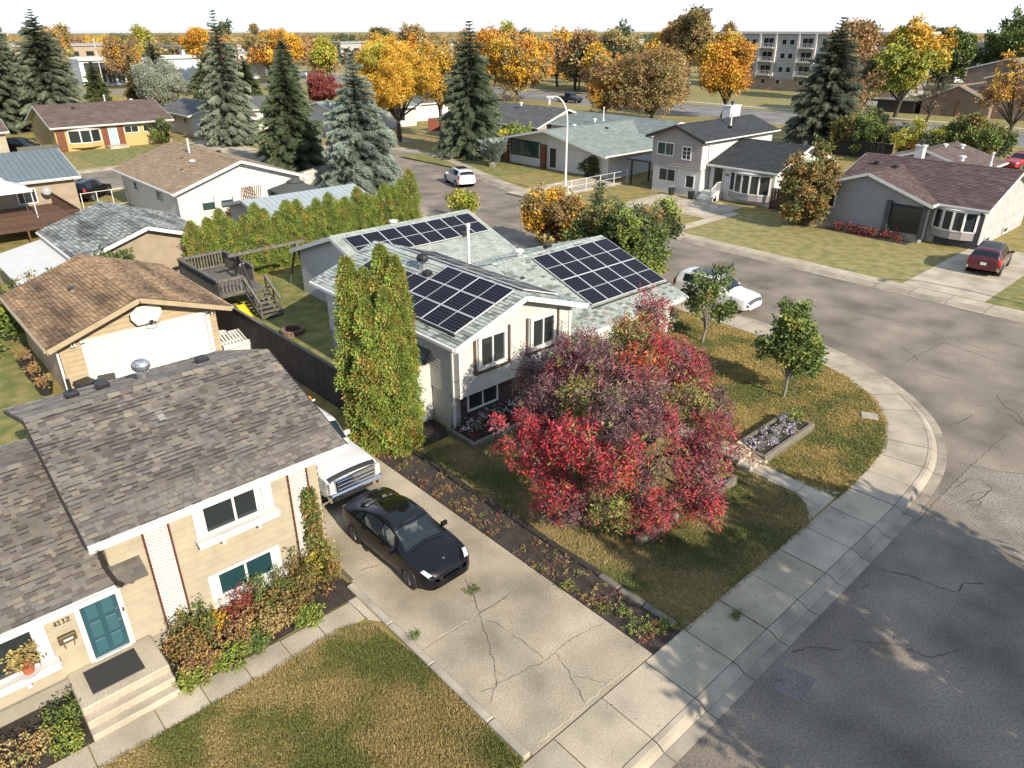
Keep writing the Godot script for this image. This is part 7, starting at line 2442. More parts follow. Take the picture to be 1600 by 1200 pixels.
	part(cab, "screen", mb, M.car_glass)
	mb = MB.new()
	var ring := []
	var rad := []
	for k in 17:
		ring.append(Vector3(0.38 + cos(TAU * k / 16) * 0.18, 0.92 + sin(TAU * k / 16) * 0.16, 0.52 - sin(TAU * k / 16) * 0.08))
		rad.append(0.016)
	mb.tube(ring, rad, 6, false)
	mb.beam(Vector3(0.38, 0.92, 0.52), Vector3(0.38, 0.84, 0.75), 0.05, 0.05)
	part(cab, "steering_wheel", mb, M.cabin_dark)
	for s in [-1.0, 1.0]:
		for z in [0.1, -0.85]:
			mb = MB.new()
			mb.bevel(Vector3(s * 0.38, 0.56, z), Vector3(0.52, 0.18, 0.5), 0.06)
			mb.bevel(Vector3(s * 0.38, 0.86, z - 0.3), Vector3(0.5, 0.56, 0.15), 0.06, Basis(Vector3.RIGHT, -0.25))
			mb.bevel(Vector3(s * 0.38, 1.19, z - 0.38), Vector3(0.27, 0.16, 0.1), 0.04, Basis(Vector3.RIGHT, -0.2))
			part(t, "seat", mb, M.cabin_pale)
	# pickup: cab, bed and a chrome face
	var pick_ := [[0.0, 1.12, 1.08, 0.93, 0.9, 0.5], [0.02, 1.16, 1.12, 0.98, 0.95, 0.45], [0.3, 1.18, 1.14, 1.0, 0.96, 0.42], [0.36, 1.2, 1.16, 1.0, 0.95, 0.42], [0.372, 1.88, 1.2, 1.0, 0.78, 0.42], [0.42, 1.95, 1.2, 1.0, 0.77, 0.42], [0.56, 1.95, 1.19, 1.0, 0.77, 0.42], [0.62, 1.88, 1.18, 1.0, 0.78, 0.42], [0.71, 1.34, 1.17, 0.99, 0.86, 0.42], [0.74, 1.28, 1.16, 0.99, 0.88, 0.42], [0.9, 1.22, 1.13, 0.98, 0.88, 0.42], [0.965, 1.14, 1.08, 0.96, 0.86, 0.42], [0.985, 1.05, 1.0, 0.94, 0.84, 0.44], [1.0, 0.96, 0.92, 0.9, 0.8, 0.5]]
	c = {"L": 5.9, "tab": pick_, "paint": white, "r": 0.41, "wheels": [-1.85, 1.95], "mirror": 0.85, "handles": [0.35, -0.4], "seams": [0.66, 0.52, 0.385], "trim": M.chrome,
		"panes": [["windscreen", 0.625, 0.708, 5.15, 6.999, 0.004, -0.006], ["side_window", 0.53, 0.66, 4.12, 4.88, 0.0, -0.04], ["side_window", 0.4, 0.515, 4.12, 4.88]],
		"trims": [["bug_deflector", 0.958, 0.982, 5.0, 6.999, M.black_plastic], ["headlight", 0.955, 0.995, 3.3, 4.3, M.lamp_clear]]}
	t = car("pickup_truck", "white pickup truck with chrome grille parked behind the black sedan", "pickup truck", Vector3(9.28, 0.03, -20.5), 0.02, c)
	var f := 2.97
	mb = MB.new()
	mb.bevel(Vector3(0, 0.56, f), Vector3(1.94, 0.24, 0.22), 0.05)
	part(t, "front_bumper", mb, M.chrome)
	mb = MB.new()
	mb.bevel(Vector3(0, 0.87, f - 0.03), Vector3(1.36, 0.4, 0.1), 0.03)
	var gr := part(t, "grille", mb, M.black_plastic)
	for k in 3:
		mb = MB.new()
		mb.bevel(Vector3(0, 0.74 + k * 0.135, f + 0.03), Vector3(1.34, 0.06, 0.05), 0.015)
		part(gr, "grille_bar", mb, M.chrome)
	mb = MB.new()
	for s in [-1, 1]:
		mb.box(Vector3(s * 0.69, 0.88, f + 0.02), Vector3(0.05, 0.42, 0.06))
	mb.box(Vector3(0, 1.08, f + 0.01), Vector3(1.42, 0.04, 0.07))
	part(gr, "grille_surround", mb, M.chrome)
	mb = MB.new()
	mb.lathe(Vector3(0, 0.87, f + 0.05), [[0.0, 0.03], [0.07, 0.026], [0.1, 0.015], [0.1, 0.0]], 20, Basis(Vector3(1.35, 0, 0), Vector3(0, 0, 1), Vector3(0, -0.75, 0)))
	part(gr, "badge", mb, plain("badge_grey", Color(0.35, 0.36, 0.38), 0.3, 0.8))
	mb = MB.new()
	for s in [-1, 1]:
		mb.bevel(Vector3(s * 0.83, 0.9, f - 0.02), Vector3(0.2, 0.34, 0.1), 0.03)
	part(t, "headlight", mb, M.lamp_clear)
	mb = MB.new()
	mb.box(Vector3(0, 0.52, f + 0.115), Vector3(1.1, 0.1, 0.01))
	for s in [-1, 1]:
		mb.lathe(Vector3(s * 0.72, 0.5, f + 0.105), [[0.06, 0.0], [0.05, 0.02], [0.0, 0.02]], 10, Basis(Vector3.RIGHT, PI / 2))
	part(t, "bumper_intake", mb, M.black_plastic)
	# headboard rack and tool boxes in the bed, amber beacon
	mb = MB.new()
	mb.bevel(Vector3(0.55, 1.32, -1.6), Vector3(0.5, 0.42, 2.3), 0.03)
	mb.bevel(Vector3(-0.55, 1.32, -1.6), Vector3(0.5, 0.42, 2.3), 0.03)
	part(t, "tool_box", mb, white)
	mb = MB.new()
	for k in 9:
		mb.box(Vector3(-0.8 + k * 0.2, 1.6, -0.83), Vector3(0.025, 0.7, 0.02))
	mb.box(Vector3(0, 1.95, -0.83), Vector3(1.8, 0.05, 0.05))
	part(t, "headboard_rack", mb, M.lamp_steel)
	mb = MB.new()
	mb.lathe(Vector3(0.72, 1.95, -0.9), [[0.09, 0.0], [0.09, 0.1], [0.05, 0.16], [0.0, 0.17]], 12)
	part(t, "beacon", mb, plain("amber", Color(0.7, 0.2, 0.01), 0.2))
	# crossover in white, twice, and the red one
	var suv := [[0.0, 1.04, 0.96, 0.76, 0.64, 0.42], [0.015, 1.26, 1.04, 0.86, 0.66, 0.34], [0.05, 1.52, 1.07, 0.91, 0.65, 0.28], [0.1, 1.63, 1.07, 0.92, 0.64, 0.26], [0.25, 1.69, 1.05, 0.93, 0.64, 0.25], [0.45, 1.71, 1.02, 0.93, 0.64, 0.25], [0.56, 1.62, 1.0, 0.93, 0.65, 0.25], [0.66, 1.32, 0.99, 0.925, 0.7, 0.25], [0.735, 1.1, 0.98, 0.92, 0.76, 0.25], [0.85, 1.02, 0.94, 0.91, 0.76, 0.26], [0.94, 0.92, 0.85, 0.87, 0.7, 0.27], [0.98, 0.8, 0.74, 0.78, 0.6, 0.3], [1.0, 0.66, 0.62, 0.68, 0.5, 0.34]]
	c = {"L": 4.75, "tab": suv, "paint": white, "r": 0.36, "wheels": [-1.4, 1.42], "mirror": 0.72, "handles": [0.15, -0.8], "seams": [0.7, 0.49, 0.29], "plate": 0.8,
		"panes": [["windscreen", 0.575, 0.725, 5.2, 6.999, 0.01, -0.01], ["sunroof", 0.2, 0.5, 5.75, 6.999], ["rear_screen", 0.014, 0.052, 4.9, 6.999], ["side_window", 0.49, 0.66, 4.12, 4.88, 0.0, -0.06], ["side_window", 0.29, 0.478, 4.12, 4.88], ["side_window", 0.14, 0.28, 4.14, 4.86, 0.0, 0.0]],
		"trims": [["headlight", 0.93, 0.972, 3.9, 4.9, M.lamp_clear], ["grille", 0.975, 0.998, 2.8, 6.999, M.dark_rim], ["tail_light", 0.01, 0.05, 3.4, 4.5, M.lamp_red], ["sill_trim", 0.12, 0.88, 0.95, 1.75, M.black_plastic]]}
	car("white_crossover", "white crossover with dark sunroof parked beside the right wing, facing the corner", "car", Vector3(34.3, -0.12, -20.6), 0.05, c)
	car("white_crossover", "white crossover seen from behind, parked alone on the side street", "car", Vector3(45.35, -0.12, -57.2), PI - 0.32, c)
	var c2: Dictionary = c.duplicate(true)
	c2.paint = maroon
	c2.trims = [["headlight", 0.93, 0.972, 3.9, 4.9, M.lamp_clear], ["tail_light", 0.008, 0.05, 3.3, 4.4, M.lamp_red], ["sill_trim", 0.12, 0.88, 0.95, 1.75, M.black_plastic], ["rear_guard", 0.0, 0.02, 1.2, 2.6, M.chrome]]
	c2.trims.append(["black_roof", 0.14, 0.56, 5.1, 6.999, M.black_plastic])
	c2.paint = paint("maroon_paint", Color(0.07, 0.006, 0.012))
	c2.rim = M.dark_rim
	car("maroon_crossover", "dark red crossover with black roof parked on the driveway at the right edge", "car", Vector3(52.4, 0.03, -12.45), PI / 2 + 0.12, c2)
	c2 = c.duplicate(true)
	c2.paint = red
	car("red_hatchback", "bright red car on the avenue at the right edge", "car", Vector3(95.5, 0, -22.6), -PI / 2 - 0.2, c2)
	c2 = c.duplicate(true)
	c2.paint = black
	car("black_car", "black car parked by the blue roofed house at the left edge", "car", Vector3(16.6, 0, -74.0), 2.4, c2)
	car("black_car", "black car under the side of the yellow bungalow", "car", Vector3(18.2, 0, -108.6), 0.6, c2)
	var c3 := {"L": 5.6, "tab": pick_, "paint": paint("navy_paint", Color(0.02, 0.022, 0.03)), "r": 0.41, "wheels": [-1.85, 1.9], "mirror": 0.85, "panes": c.panes.slice(0, 1), "trims": []}
	c3.panes = [["windscreen", 0.625, 0.708, 5.15, 6.999], ["side_window", 0.4, 0.66, 4.12, 4.88]]
	car("dark_pickup", "dark pickup driving on the avenue beside the golden tree", "pickup truck", Vector3(117, -0.12, -110), 0.0, c3)
	# plain vans and cars in the far lots
	for q in [[236, -76, "white", 0], [243, -72, "grey", 1], [152.5, -63, "pale grey", 2], [168, -35, "silver", 3], [176, -38, "light grey", 4]]:
		var c4: Dictionary = c.duplicate(true)
		c4.paint = white if q[3] % 2 == 0 else paint("silver_paint", Color(0.4, 0.41, 0.42))
		c4.trims = []
		c4.seams = []
		car("parked_car", "%s car in the lots beyond the avenue, %s" % [q[2], ordinal(q[3])], "car", Vector3(q[0], 0, q[1]), 1.2 + q[3], c4)

func board_fence(called: String, label: String, a: Vector3, b: Vector3, h: float, m: Material, w := 0.14) -> void:
	var t := thing(called, label, "fence", (a + b) / 2)
	var d := (b - a).normalized()
	var B := Basis(d, Vector3.UP, d.cross(Vector3.UP))
	var n := int((b - a).length() / w)
	var ms := []
	for k in 3:
		var bm := MB.new()
		var tn: float = [1.0, 0.75, 1.25][k]
		bm.col = Color(tn, tn, tn)
		bm.box(Vector3(0, h / 2, 0), Vector3(w - 0.012, h, 0.022))
		ms.append(bm.mesh())
	for i in n:
		piece(t, "board", ms[rng.randi() % 3], m, Transform3D(B * Basis(Vector3(0, 0, 1), rf(-0.008, 0.008)), a + d * ((i + 0.5) * w) + Vector3(0, rf(-0.03, 0.02), 0)))
	for k in int((b - a).length() / 2.4) + 1:
		var mb := MB.new()
		mb.box(a + d * k * 2.4 + Vector3(0, h / 2, 0) + B.z * 0.07, Vector3(0.1, h + 0.05, 0.1), B)
		part(t, "post", mb, m)
	for y in [0.35, h - 0.3]:
		var mb := MB.new()
		mb.box((a + b) / 2 + Vector3(0, y, 0) + B.z * 0.04, Vector3((b - a).length(), 0.09, 0.05), B)
		part(t, "rail", mb, m)
	var cp := MB.new()
	cp.box((a + b) / 2 + Vector3(0, h + 0.03, 0), Vector3((b - a).length(), 0.04, 0.13), B)
	part(t, "cap_rail", cp, M.grey_wood)

func build_small_things() -> void:
	var mb: MB
	board_fence("board_fence", "dark weathered board fence between the driveway and the back lawn", Vector3(12.25, 0, -20.9), Vector3(12.05, 0, -42), 1.8, M.dark_wood)
	board_fence("board_fence", "red brown board fence by the white garage across the bend", Vector3(67.0, 0, -91.3), Vector3(70.6, 0, -90.8), 1.8, mat("red_wood", Color(0.26, 0.07, 0.035), 0.8, 0.3, 1.5, 0.0))
	board_fence("board_fence", "brown board fence between the split level and the bronze bush", Vector3(57.6, 0, -30.6), Vector3(57.2, 0, -26.6), 1.7, M.brown_wood)
	board_fence("board_fence", "dark board fence behind the leaning spruce", Vector3(90, 0, -46), Vector3(90, 0, -34), 1.8, M.dark_wood, 0.2)
	board_fence("board_fence", "smooth white board fence beside the tan roofed house", Vector3(29.0, 0, -61.5), Vector3(36.2, 0, -65.5), 1.9, M.white_paint, 0.2)
	board_fence("board_fence", "grey picket fence left of the yellow bungalow", Vector3(16.8, 0, -103.5), Vector3(21.2, 0, -103.8), 1.2, M.grey_wood, 0.2)
	# wire fence before the split level's carport
	var t := thing("wire_fence", "white posted wire fence between two driveways across the street", "fence", Vector3(52.5, 0, -46))
	for k in 6:
		mb = MB.new()
		mb.tube([Vector3(47.5 + k * 2.0, 0, -46.0), Vector3(47.5 + k * 2.0, 1.25, -46.0)], [0.045, 0.045], 6)
		part(t, "post", mb, M.white_trim)
	for y in [0.15, 0.7, 1.22]:
		mb = MB.new()
		mb.beam(Vector3(47.5, y, -46), Vector3(57.5, y, -46), 0.03, 0.03)
		part(t, "rail", mb, M.white_trim)
	t = thing("wire_fence", "white framed wire fence behind the blue roofed house", "fence", Vector3(18, 0, -71))
	for k in 4:
		mb = MB.new()
		mb.tube([Vector3(14.6 + k * 1.2, 0, -68.5 - k * 0.1), Vector3(14.6 + k * 1.2, 1.5, -68.5 - k * 0.1)], [0.04, 0.04], 6)
		part(t, "post", mb, M.white_trim)
	mb = MB.new()
	mb.beam(Vector3(14.6, 1.45, -68.5), Vector3(18.2, 1.45, -68.8), 0.04, 0.04)
	mb.beam(Vector3(14.6, 0.2, -68.5), Vector3(18.2, 0.2, -68.8), 0.03, 0.03)
	part(t, "rail", mb, M.white_trim)
	# street lamp with its bent arm
	t = thing("street_lamp", "tall pale street lamp with curved arm over the side street", "street lamp", Vector3(48.7, 0, -46.0))
	mb = MB.new()
	var path := [Vector3(48.7, 0, -46.0), Vector3(48.7, 5.8, -46.0)]
	var rad := [0.13, 0.09]
	for k in 7:
		var a := k / 6.0 * 1.75
		path.append(Vector3(48.7, 6.4, -46.0) + Vector3(-0.5, 0, -0.87) * (1.15 * (1 - cos(a))) + Vector3(0, 2.0 * sin(a), 0))
		rad.append(0.08 - k * 0.004)
	mb.tube(path, rad, 8)
	part(t, "pole", mb, M.lamp_steel)
	mb = MB.new()
	var hd: Vector3 = path[-1]
	mb.bevel(hd + Vector3(-0.12, -0.03, -0.2), Vector3(0.3, 0.16, 0.62), 0.05, Basis(Vector3.UP, 0.52))
	mb.cyl(hd + Vector3(-0.15, -0.65, -0.26), 0.09, 0.11, 0.6, 8)
	part(t, "lamp_head", mb, M.lamp_steel)
	mb = MB.new()
	mb.bevel(Vector3(48.5, 0.45, -45.6), Vector3(0.5, 0.9, 0.4), 0.04)
	tag(part(self, "utility_box", mb, M.white_trim), "white utility box at the foot of the street lamp", "utility box")
	for q in [[73.4, -139, 5.6, "globe topped white lamp by the red bush"], [118, -150, 10, "tall pale lamp on the avenue behind the golden trees"], [56, -210, 11, "thin white lamp before the shop building"], [133.5, -100, 10, "pale lamp by the park beyond the avenue"]]:
		t = thing("street_lamp", q[3], "street lamp", Vector3(q[0], 0, q[1]))
		mb = MB.new()
		mb.tube([Vector3(q[0], 0, q[1]), Vector3(q[0], q[2], q[1])], [0.13, 0.08], 6)
		part(t, "pole", mb, M.lamp_steel)
		mb = MB.new()
		mb.lathe(Vector3(q[0], q[2], q[1]), [[0.05, -0.1], [0.28, 0.0], [0.3, 0.2], [0.15, 0.35], [0.0, 0.4]], 10)
		part(t, "lamp_head", mb, M.lamp_steel)
	for q in [[100.6, -170, 8.8, "brown utility pole with cross arm by the far road"], [85, -196, 10, "utility pole before the storage building"]]:
		t = thing("utility_pole", q[3], "utility pole", Vector3(q[0], 0, q[1]))
		mb = MB.new()
		mb.tube([Vector3(q[0], 0, q[1]), Vector3(q[0], q[2], q[1])], [0.2, 0.14], 6)
		part(t, "pole", mb, M.brown_wood)
		mb = MB.new()
		mb.box(Vector3(q[0] - 0.6, q[2] - 0.6, q[1]), Vector3(3.0, 0.16, 0.16))
		part(t, "cross_arm", mb, M.brown_wood)
	# lamp post outside the picture whose bent shadow crosses the lawn at right
	t = thing("street_lamp", "street lamp on the near side of the bend, out of the picture", "street lamp", Vector3(45.5, 0, 2.0))
	mb = MB.new()
	mb.tube([Vector3(45.5, 0, 2), Vector3(45.5, 8, 2), Vector3(45.0, 9.2, 1.6), Vector3(43.8, 9.6, 1.0)], [0.12, 0.08, 0.07, 0.06], 8)
	part(t, "pole", mb, M.lamp_steel)
	mb = MB.new()
	mb.bevel(Vector3(43.5, 9.55, 0.9), Vector3(0.6, 0.14, 0.3), 0.04)
	part(t, "lamp_head", mb, M.lamp_steel)
	# raised deck with stairs, swing frame, fire pit
	t = thing("raised_deck", "weathered grey raised play deck with railings and stairs by the hedge", "deck", Vector3(14.2, 0, -39))
	for k in 17:
		mb = MB.new()
		mb.box(Vector3(13.0 + k * 0.15, 1.1, -39.2), Vector3(0.138, 0.04, 5.4))
		part(t, "deck_board", mb, M.grey_wood)
	for e in [[12.95, -41.9, 12.95, -36.5], [12.95, -41.9, 15.5, -41.9], [15.5, -41.9, 15.5, -38.0], [12.95, -36.5, 14.3, -36.5]]:
		rail(t, Vector3(e[0], 1.12, e[1]), Vector3(e[2], 1.12, e[3]), 0.9, M.grey_wood, 0.17, "picket", 0.075)
	mb = MB.new()
	for x in [13, 15.4]:
		for z in [-41.8, -39.2, -36.6]:
			mb.box(Vector3(x, 0.55, z), Vector3(0.12, 1.1, 0.12))
	part(t, "post", mb, M.grey_wood)
	for k in 6:
		mb = MB.new()
		mb.box(Vector3(14.9, 0.95 - k * 0.17, -36.3 + k * 0.26), Vector3(1.1, 0.05, 0.26))
		part(t, "stair_tread", mb, M.grey_wood)
	for s in [-1, 1]:
		mb = MB.new()
		mb.beam(Vector3(14.9 + s * 0.57, 0.98, -36.5), Vector3(14.9 + s * 0.57, 0.02, -34.9), 0.05, 0.22)
		part(t, "stair_stringer", mb, M.grey_wood)
		rail(t, Vector3(14.9 + s * 0.57, 1.0, -36.5), Vector3(14.9 + s * 0.57, 0.05, -34.9), 0.85, M.grey_wood, 0.9, "picket", 0.06)
	mb = MB.new()
	mb.lathe(Vector3(15.1, 2.06, -38.4), [[0.13, 0.0], [0.15, 0.02], [0.13, 0.04]], 16, Basis(Vector3(0, 0, 1), 0.5))
	part(t, "ring_toy", mb, M.white_trim)
	mb = MB.new()
	mb.bevel(Vector3(13.75, 0.4, -35.7), Vector3(0.4, 0.05, 1.1), 0.02, Basis(Vector3.RIGHT, 0.45))
	for s in [-1, 1]:
		mb.box(Vector3(13.75 + s * 0.2, 0.44, -35.7), Vector3(0.03, 0.14, 1.1), Basis(Vector3.RIGHT, 0.45))
	tag(part(self, "toy_slide", mb, M.yellow_plastic), "yellow plastic slide below the grey deck railing", "slide")
	t = thing("swing_frame", "tall weathered timber swing frame over the back lawn", "swing", Vector3(16.6, 0, -38))
	mb = MB.new()
	mb.beam(Vector3(14.3, 2.75, -38.1), Vector3(18.9, 2.75, -38.3), 0.12, 0.14)
	part(t, "top_beam", mb, M.grey_wood)
	for q in [[14.9, -36.2, 14.9, -38.2], [14.9, -39.8, 14.9, -38.2], [18.3, -36.9, 18.3, -38.2], [18.3, -39.6, 18.3, -38.2]]:
		mb = MB.new()
		mb.beam(Vector3(q[0], 0, q[1]), Vector3(q[2], 2.75, q[3]), 0.1, 0.1)
		part(t, "leg", mb, M.grey_wood if q[0] > 16 else M.dark_wood)
	mb = MB.new()
	for x in [16.2, 16.65]:
		mb.tube([Vector3(x, 2.7, -38.2), Vector3(x, 0.55, -38.25)], [0.012, 0.012], 4)
	part(t, "chain", mb, M.dark_trim)
	mb = MB.new()
	mb.box(Vector3(16.42, 0.53, -38.25), Vector3(0.55, 0.04, 0.2))
	part(t, "seat", mb, M.black_plastic)
	t = thing("fire_pit", "round brick ringed fire pit on the shaded back lawn", "fire pit", Vector3(14.67, 0, -32.24))
	for k in 16:
		var a := TAU * k / 16
		mb = MB.new()
		mb.bevel(Vector3(14.67 + cos(a) * 0.5, 0.12, -32.24 + sin(a) * 0.5), Vector3(0.14, 0.24, 0.185), 0.02, Basis(Vector3.UP, -a))
		part(t, "brick", mb, mat("pit_brick", Color(0.27, 0.17, 0.12), 0.9, 0.4, 3, 0.0))
	mb = MB.new()
	mb.cyl(Vector3(14.67, 0, -32.24), 0.45, 0.45, 0.03, 16)
	part(t, "ash", mb, M.soil)
	# bins and odds and ends by the tan garage
	for q in [[5.0, -30.75, "open lidded", 0.3], [5.75, -30.55, "closed", -0.2]]:
		t = thing("wheelie_bin", "black wheeled bin, %s, before the tan garage door" % q[2], "bin", Vector3(q[0], 0, q[1]), "bins before the tan garage")
		mb = MB.new()
		mb.lathe(Vector3(q[0], 0.03, q[1]), [[0.3, 0.0], [0.4, 0.92], [0.43, 0.95]], 4, Basis(Vector3.UP, PI / 4 + q[3]))
		part(t, "body", mb, M.black_plastic)
		mb = MB.new()
		mb.bevel(Vector3(q[0], 1.01, q[1]), Vector3(0.64, 0.07, 0.68), 0.03, Basis(Vector3.UP, q[3]))
		part(t, "lid", mb, M.black_plastic)
		mb = MB.new()
		for s in [-1, 1]:
			mb.lathe(Vector3(q[0] + s * 0.26, 0.12, q[1] - 0.3), [[0.1, -0.03], [0.1, 0.03], [0.0, 0.03]], 10, Basis(Vector3(0, 0, 1), PI / 2))
		part(t, "wheel", mb, M.tyre)
	t = thing("stacked_slats", "white slatted bench leaning by the tan garage corner", "bench", Vector3(11.4, 0, -32.2))
	for k in 8:
		mb = MB.new()
		mb.box(Vector3(11.0 + k * 0.16, 0.6, -32.0), Vector3(0.1, 0.03, 1.3), Basis(Vector3.RIGHT, 0.3))
		part(t, "slat", mb, M.white_paint)
	for s in [-1, 1]:
		mb = MB.new()
		mb.box(Vector3(11.55, 0.3, -32.0 + s * 0.5), Vector3(1.3, 0.6, 0.06))
		part(t, "leg", mb, M.white_paint)
	for q in [[11.95, -33.0], [11.6, -33.35]]:
		mb = MB.new()
		mb.lathe(Vector3(q[0], 0.0, q[1]), [[0.17, 0.0], [0.21, 0.55], [0.22, 0.57], [0.0, 0.5]], 14)
		tag(part(self, "plastic_bucket", mb, M.white_trim), "white plastic bucket by the fence, %s the tan garage corner" % ("right of" if q[0] > 11.8 else "close to"), "bucket", "buckets by the tan garage")
	# flower pots along the garage's shaded side
	for k in 3:
		var z := -33.0 - k * 1.7
		t = thing("flower_pot", "dark pot with dying plants beside the tan garage, %s" % ["nearest the driveway", "middle one", "farthest back"][k], "flower pot", Vector3(3.9, 0, z), "pots beside the tan garage")
		mb = MB.new()
		mb.lathe(Vector3(3.9, 0, z), [[0.22, 0.0], [0.32, 0.42], [0.34, 0.45], [0.3, 0.45], [0.28, 0.36], [0.0, 0.36]], 14)
		part(t, "pot", mb, M.black_plastic)
		var ps := []
		for i in 26:
			ps.append(Vector3(rf(-0.25, 0.25), rf(0.42, 0.8), rf(-0.25, 0.25)))
		flowers("plant", "", t, ps, LEAVES.rust, 0.12)
	for q in [[57.0 - 1.0, -39.6], [55.9, -37.4]]:
		mb = MB.new()
		mb.lathe(Vector3(q[0], 0.02, q[1]), [[0.22, 0.0], [0.32, 0.6], [0.34, 0.62], [0.28, 0.55], [0.0, 0.55]], 14)
		tag(part(self, "patio_pot", mb, M.black_plastic), "black patio pot against the white brick, %s" % ("under the wide window" if q[1] < -38 else "nearer the steps"), "flower pot", "pots on the split level's patio")
	# plant in the front window
	t = thing("potted_plant", "terracotta potted plant on a white dish in the cream house window", "potted plant", Vector3(-0.05, 1.0, -15.44))
	mb = MB.new()
	mb.lathe(Vector3(-0.05, 1.18, -15.43), [[0.1, 0.0], [0.15, 0.2], [0.16, 0.22], [0.0, 0.2]], 14)
	part(t, "pot", mb, M.terracotta)
	mb = MB.new()
	mb.lathe(Vector3(-0.05, 1.06, -15.43), [[0.1, 0.0], [0.22, 0.1], [0.23, 0.12], [0.0, 0.09]], 14)
	part(t, "dish", mb, M.white_trim)
	var pp := []
	for i in 60:
		pp.append(Vector3(rf(-0.28, 0.28), rf(0.4, 0.85), rf(-0.06, 0.1)))
	flowers("foliage", "", t, pp, LEAVES.straw, 0.1)
	# timber planters either side of the front steps
	for q in [[20.95, -11.1, 24.5, -9.85, "timber planter with lilac flowers right of the front steps", 0.0], [16.9, -10.6, 19.2, -9.85, "low block planter with lilac flowers under the red tree", 0.0]]:
		t = thing("planter_box", q[4], "planter", Vector3((q[0] + q[2]) / 2, 0, (q[1] + q[3]) / 2))
		for k in 2:
			for e in [[(q[0] + q[2]) / 2, q[1] + 0.07, q[2] - q[0], 0.14], [(q[0] + q[2]) / 2, q[3] - 0.07, q[2] - q[0], 0.14], [q[0] + 0.07, (q[1] + q[3]) / 2, 0.14, q[3] - q[1] - 0.29], [q[2] - 0.07, (q[1] + q[3]) / 2, 0.14, q[3] - q[1] - 0.29]]:
				mb = MB.new()
				var tn := rf(0.85, 1.1)
				mb.col = Color(tn, tn, tn)
				mb.bevel(Vector3(e[0], 0.09 + k * 0.17, e[1]), Vector3(e[2], 0.165, e[3]), 0.015)
				part(t, "timber", mb, M.timber_edge)
		mb = MB.new()
		mb.flat(PackedVector2Array(rect(q[0] + 0.1, q[1] + 0.1, q[2] - 0.1, q[3] - 0.1)), 0.28)
		part(t, "soil", mb, M.soil)
		for k in 5:
			var ps := []
			var cx: float = lerpf(q[0] + 0.45, q[2] - 0.6, k / 4.0) - (q[0] + q[2]) / 2
			for i in 60:
				var a := rf(0, TAU)
				var rr := 0.36 * sqrt(rf(0, 1))
				ps.append(Vector3(cx + cos(a) * rr, 0.33 + 0.16 * (1 - rr / 0.4) + rf(0, 0.04), sin(a) * rr + (0.12 if k % 2 else -0.12)))
			flowers("leaves", "", t, ps.slice(0, 24), LEAVES.green, 0.09)
			flowers("lilac_flowers", "", t, ps, [[0.5, 0.36, 0.55], [0.62, 0.5, 0.66], [0.32, 0.2, 0.42], [0.7, 0.62, 0.72]], 0.06)
		var gp := []
		for i in 26:
			gp.append(Vector3((q[2] - q[0]) / 2 - 0.35 + rf(-0.18, 0.18), rf(0.35, 0.75), rf(-0.2, 0.2)))
		flowers("tall_leaves", "", t, gp, LEAVES.fresh, 0.13)
	t = thing("flower_bed", "kerbed bed of white and dark red flowers under the low window", "flower bed", Vector3(16.2, 0, -18.2))
	for e in [[16.6, -17.55, 5.0, 0.16], [14.22, -18.3, 0.16, 1.6]]:
		mb = MB.new()
		mb.bevel(Vector3(e[0], 0.13, e[1]), Vector3(e[2], 0.26, e[3]), 0.03)
		part(t, "edging", mb, M.stone)
	mb = MB.new()
	mb.flat(PackedVector2Array(rect(14.25, -19.1, 19, -17.6)), 0.18)
	part(t, "soil", mb, M.soil)
	var wp := []
	var rp := []
	for i in 520:
		var x := rf(14.35, 18.8) - 16.2
		var z := rf(-18.95, -17.7) + 18.2
		if z > 0.15 or (i % 3 == 0):
			rp.append(Vector3(x, rf(0.24, 0.42), z))
		else:
			wp.append(Vector3(x, rf(0.28, 0.5), z))
	flowers("dark_red_flowers", "", t, rp, [[0.2, 0.012, 0.03], [0.12, 0.01, 0.025], [0.3, 0.02, 0.05]], 0.075)
	flowers("white_flowers", "", t, wp, [[0.75, 0.72, 0.72], [0.65, 0.6, 0.62]], 0.05)
	var lp := []
	for i in 300:
		lp.append(Vector3(rf(-1.9, 2.6), rf(0.2, 0.34), rf(-0.8, 0.5)))
	flowers("leaves", "", t, lp, LEAVES.darkgreen, 0.09)
	# red flowers before the plum roofed house
	t = thing("flower_bed", "strip of red flowers and shrubs before the plum roofed house", "flower bed", Vector3(54.8, 0, -21))
	rp = []
	for i in 160:
		rp.append(Vector3(rf(-0.4, 0.4), rf(0.1, 0.6), rf(-2.6, 2.2)))
	flowers("red_flowers", "", t, rp, [[0.3, 0.02, 0.03], [0.2, 0.03, 0.03], [0.08, 0.1, 0.03]], 0.16)
	# front steps of the corner house
	t = thing("garden_steps", "concrete garden steps with a sloping side slab beside the lilac planter", "steps", Vector3(20.55, 0, -10.6))
	for k in 2:
		mb = MB.new()
		mb.bevel(Vector3(20.5, 0.09 + k * 0.16, -10.2 - k * 0.42), Vector3(0.85, 0.18, 0.5), 0.02)
		part(t, "step", mb, M.concrete)
	mb = MB.new()
	mb.box(Vector3(20.5, 0.26, -12.1), Vector3(0.85, 0.14, 2.3))
	part(t, "upper_walk", mb, M.concrete)
	mb = MB.new()
	mb.beam(Vector3(20.99, 0.42, -11.0), Vector3(20.99, 0.1, -9.8), 0.14, 0.12)
	part(t, "side_slab", mb, M.concrete)
	# stone blocks edging the lawn along the mulch bed
	t = thing("stone_edging", "line of low stone and timber edging between mulch bed and lawn", "edging", Vector3(12.4, 0, -13))
	var z := -19.6
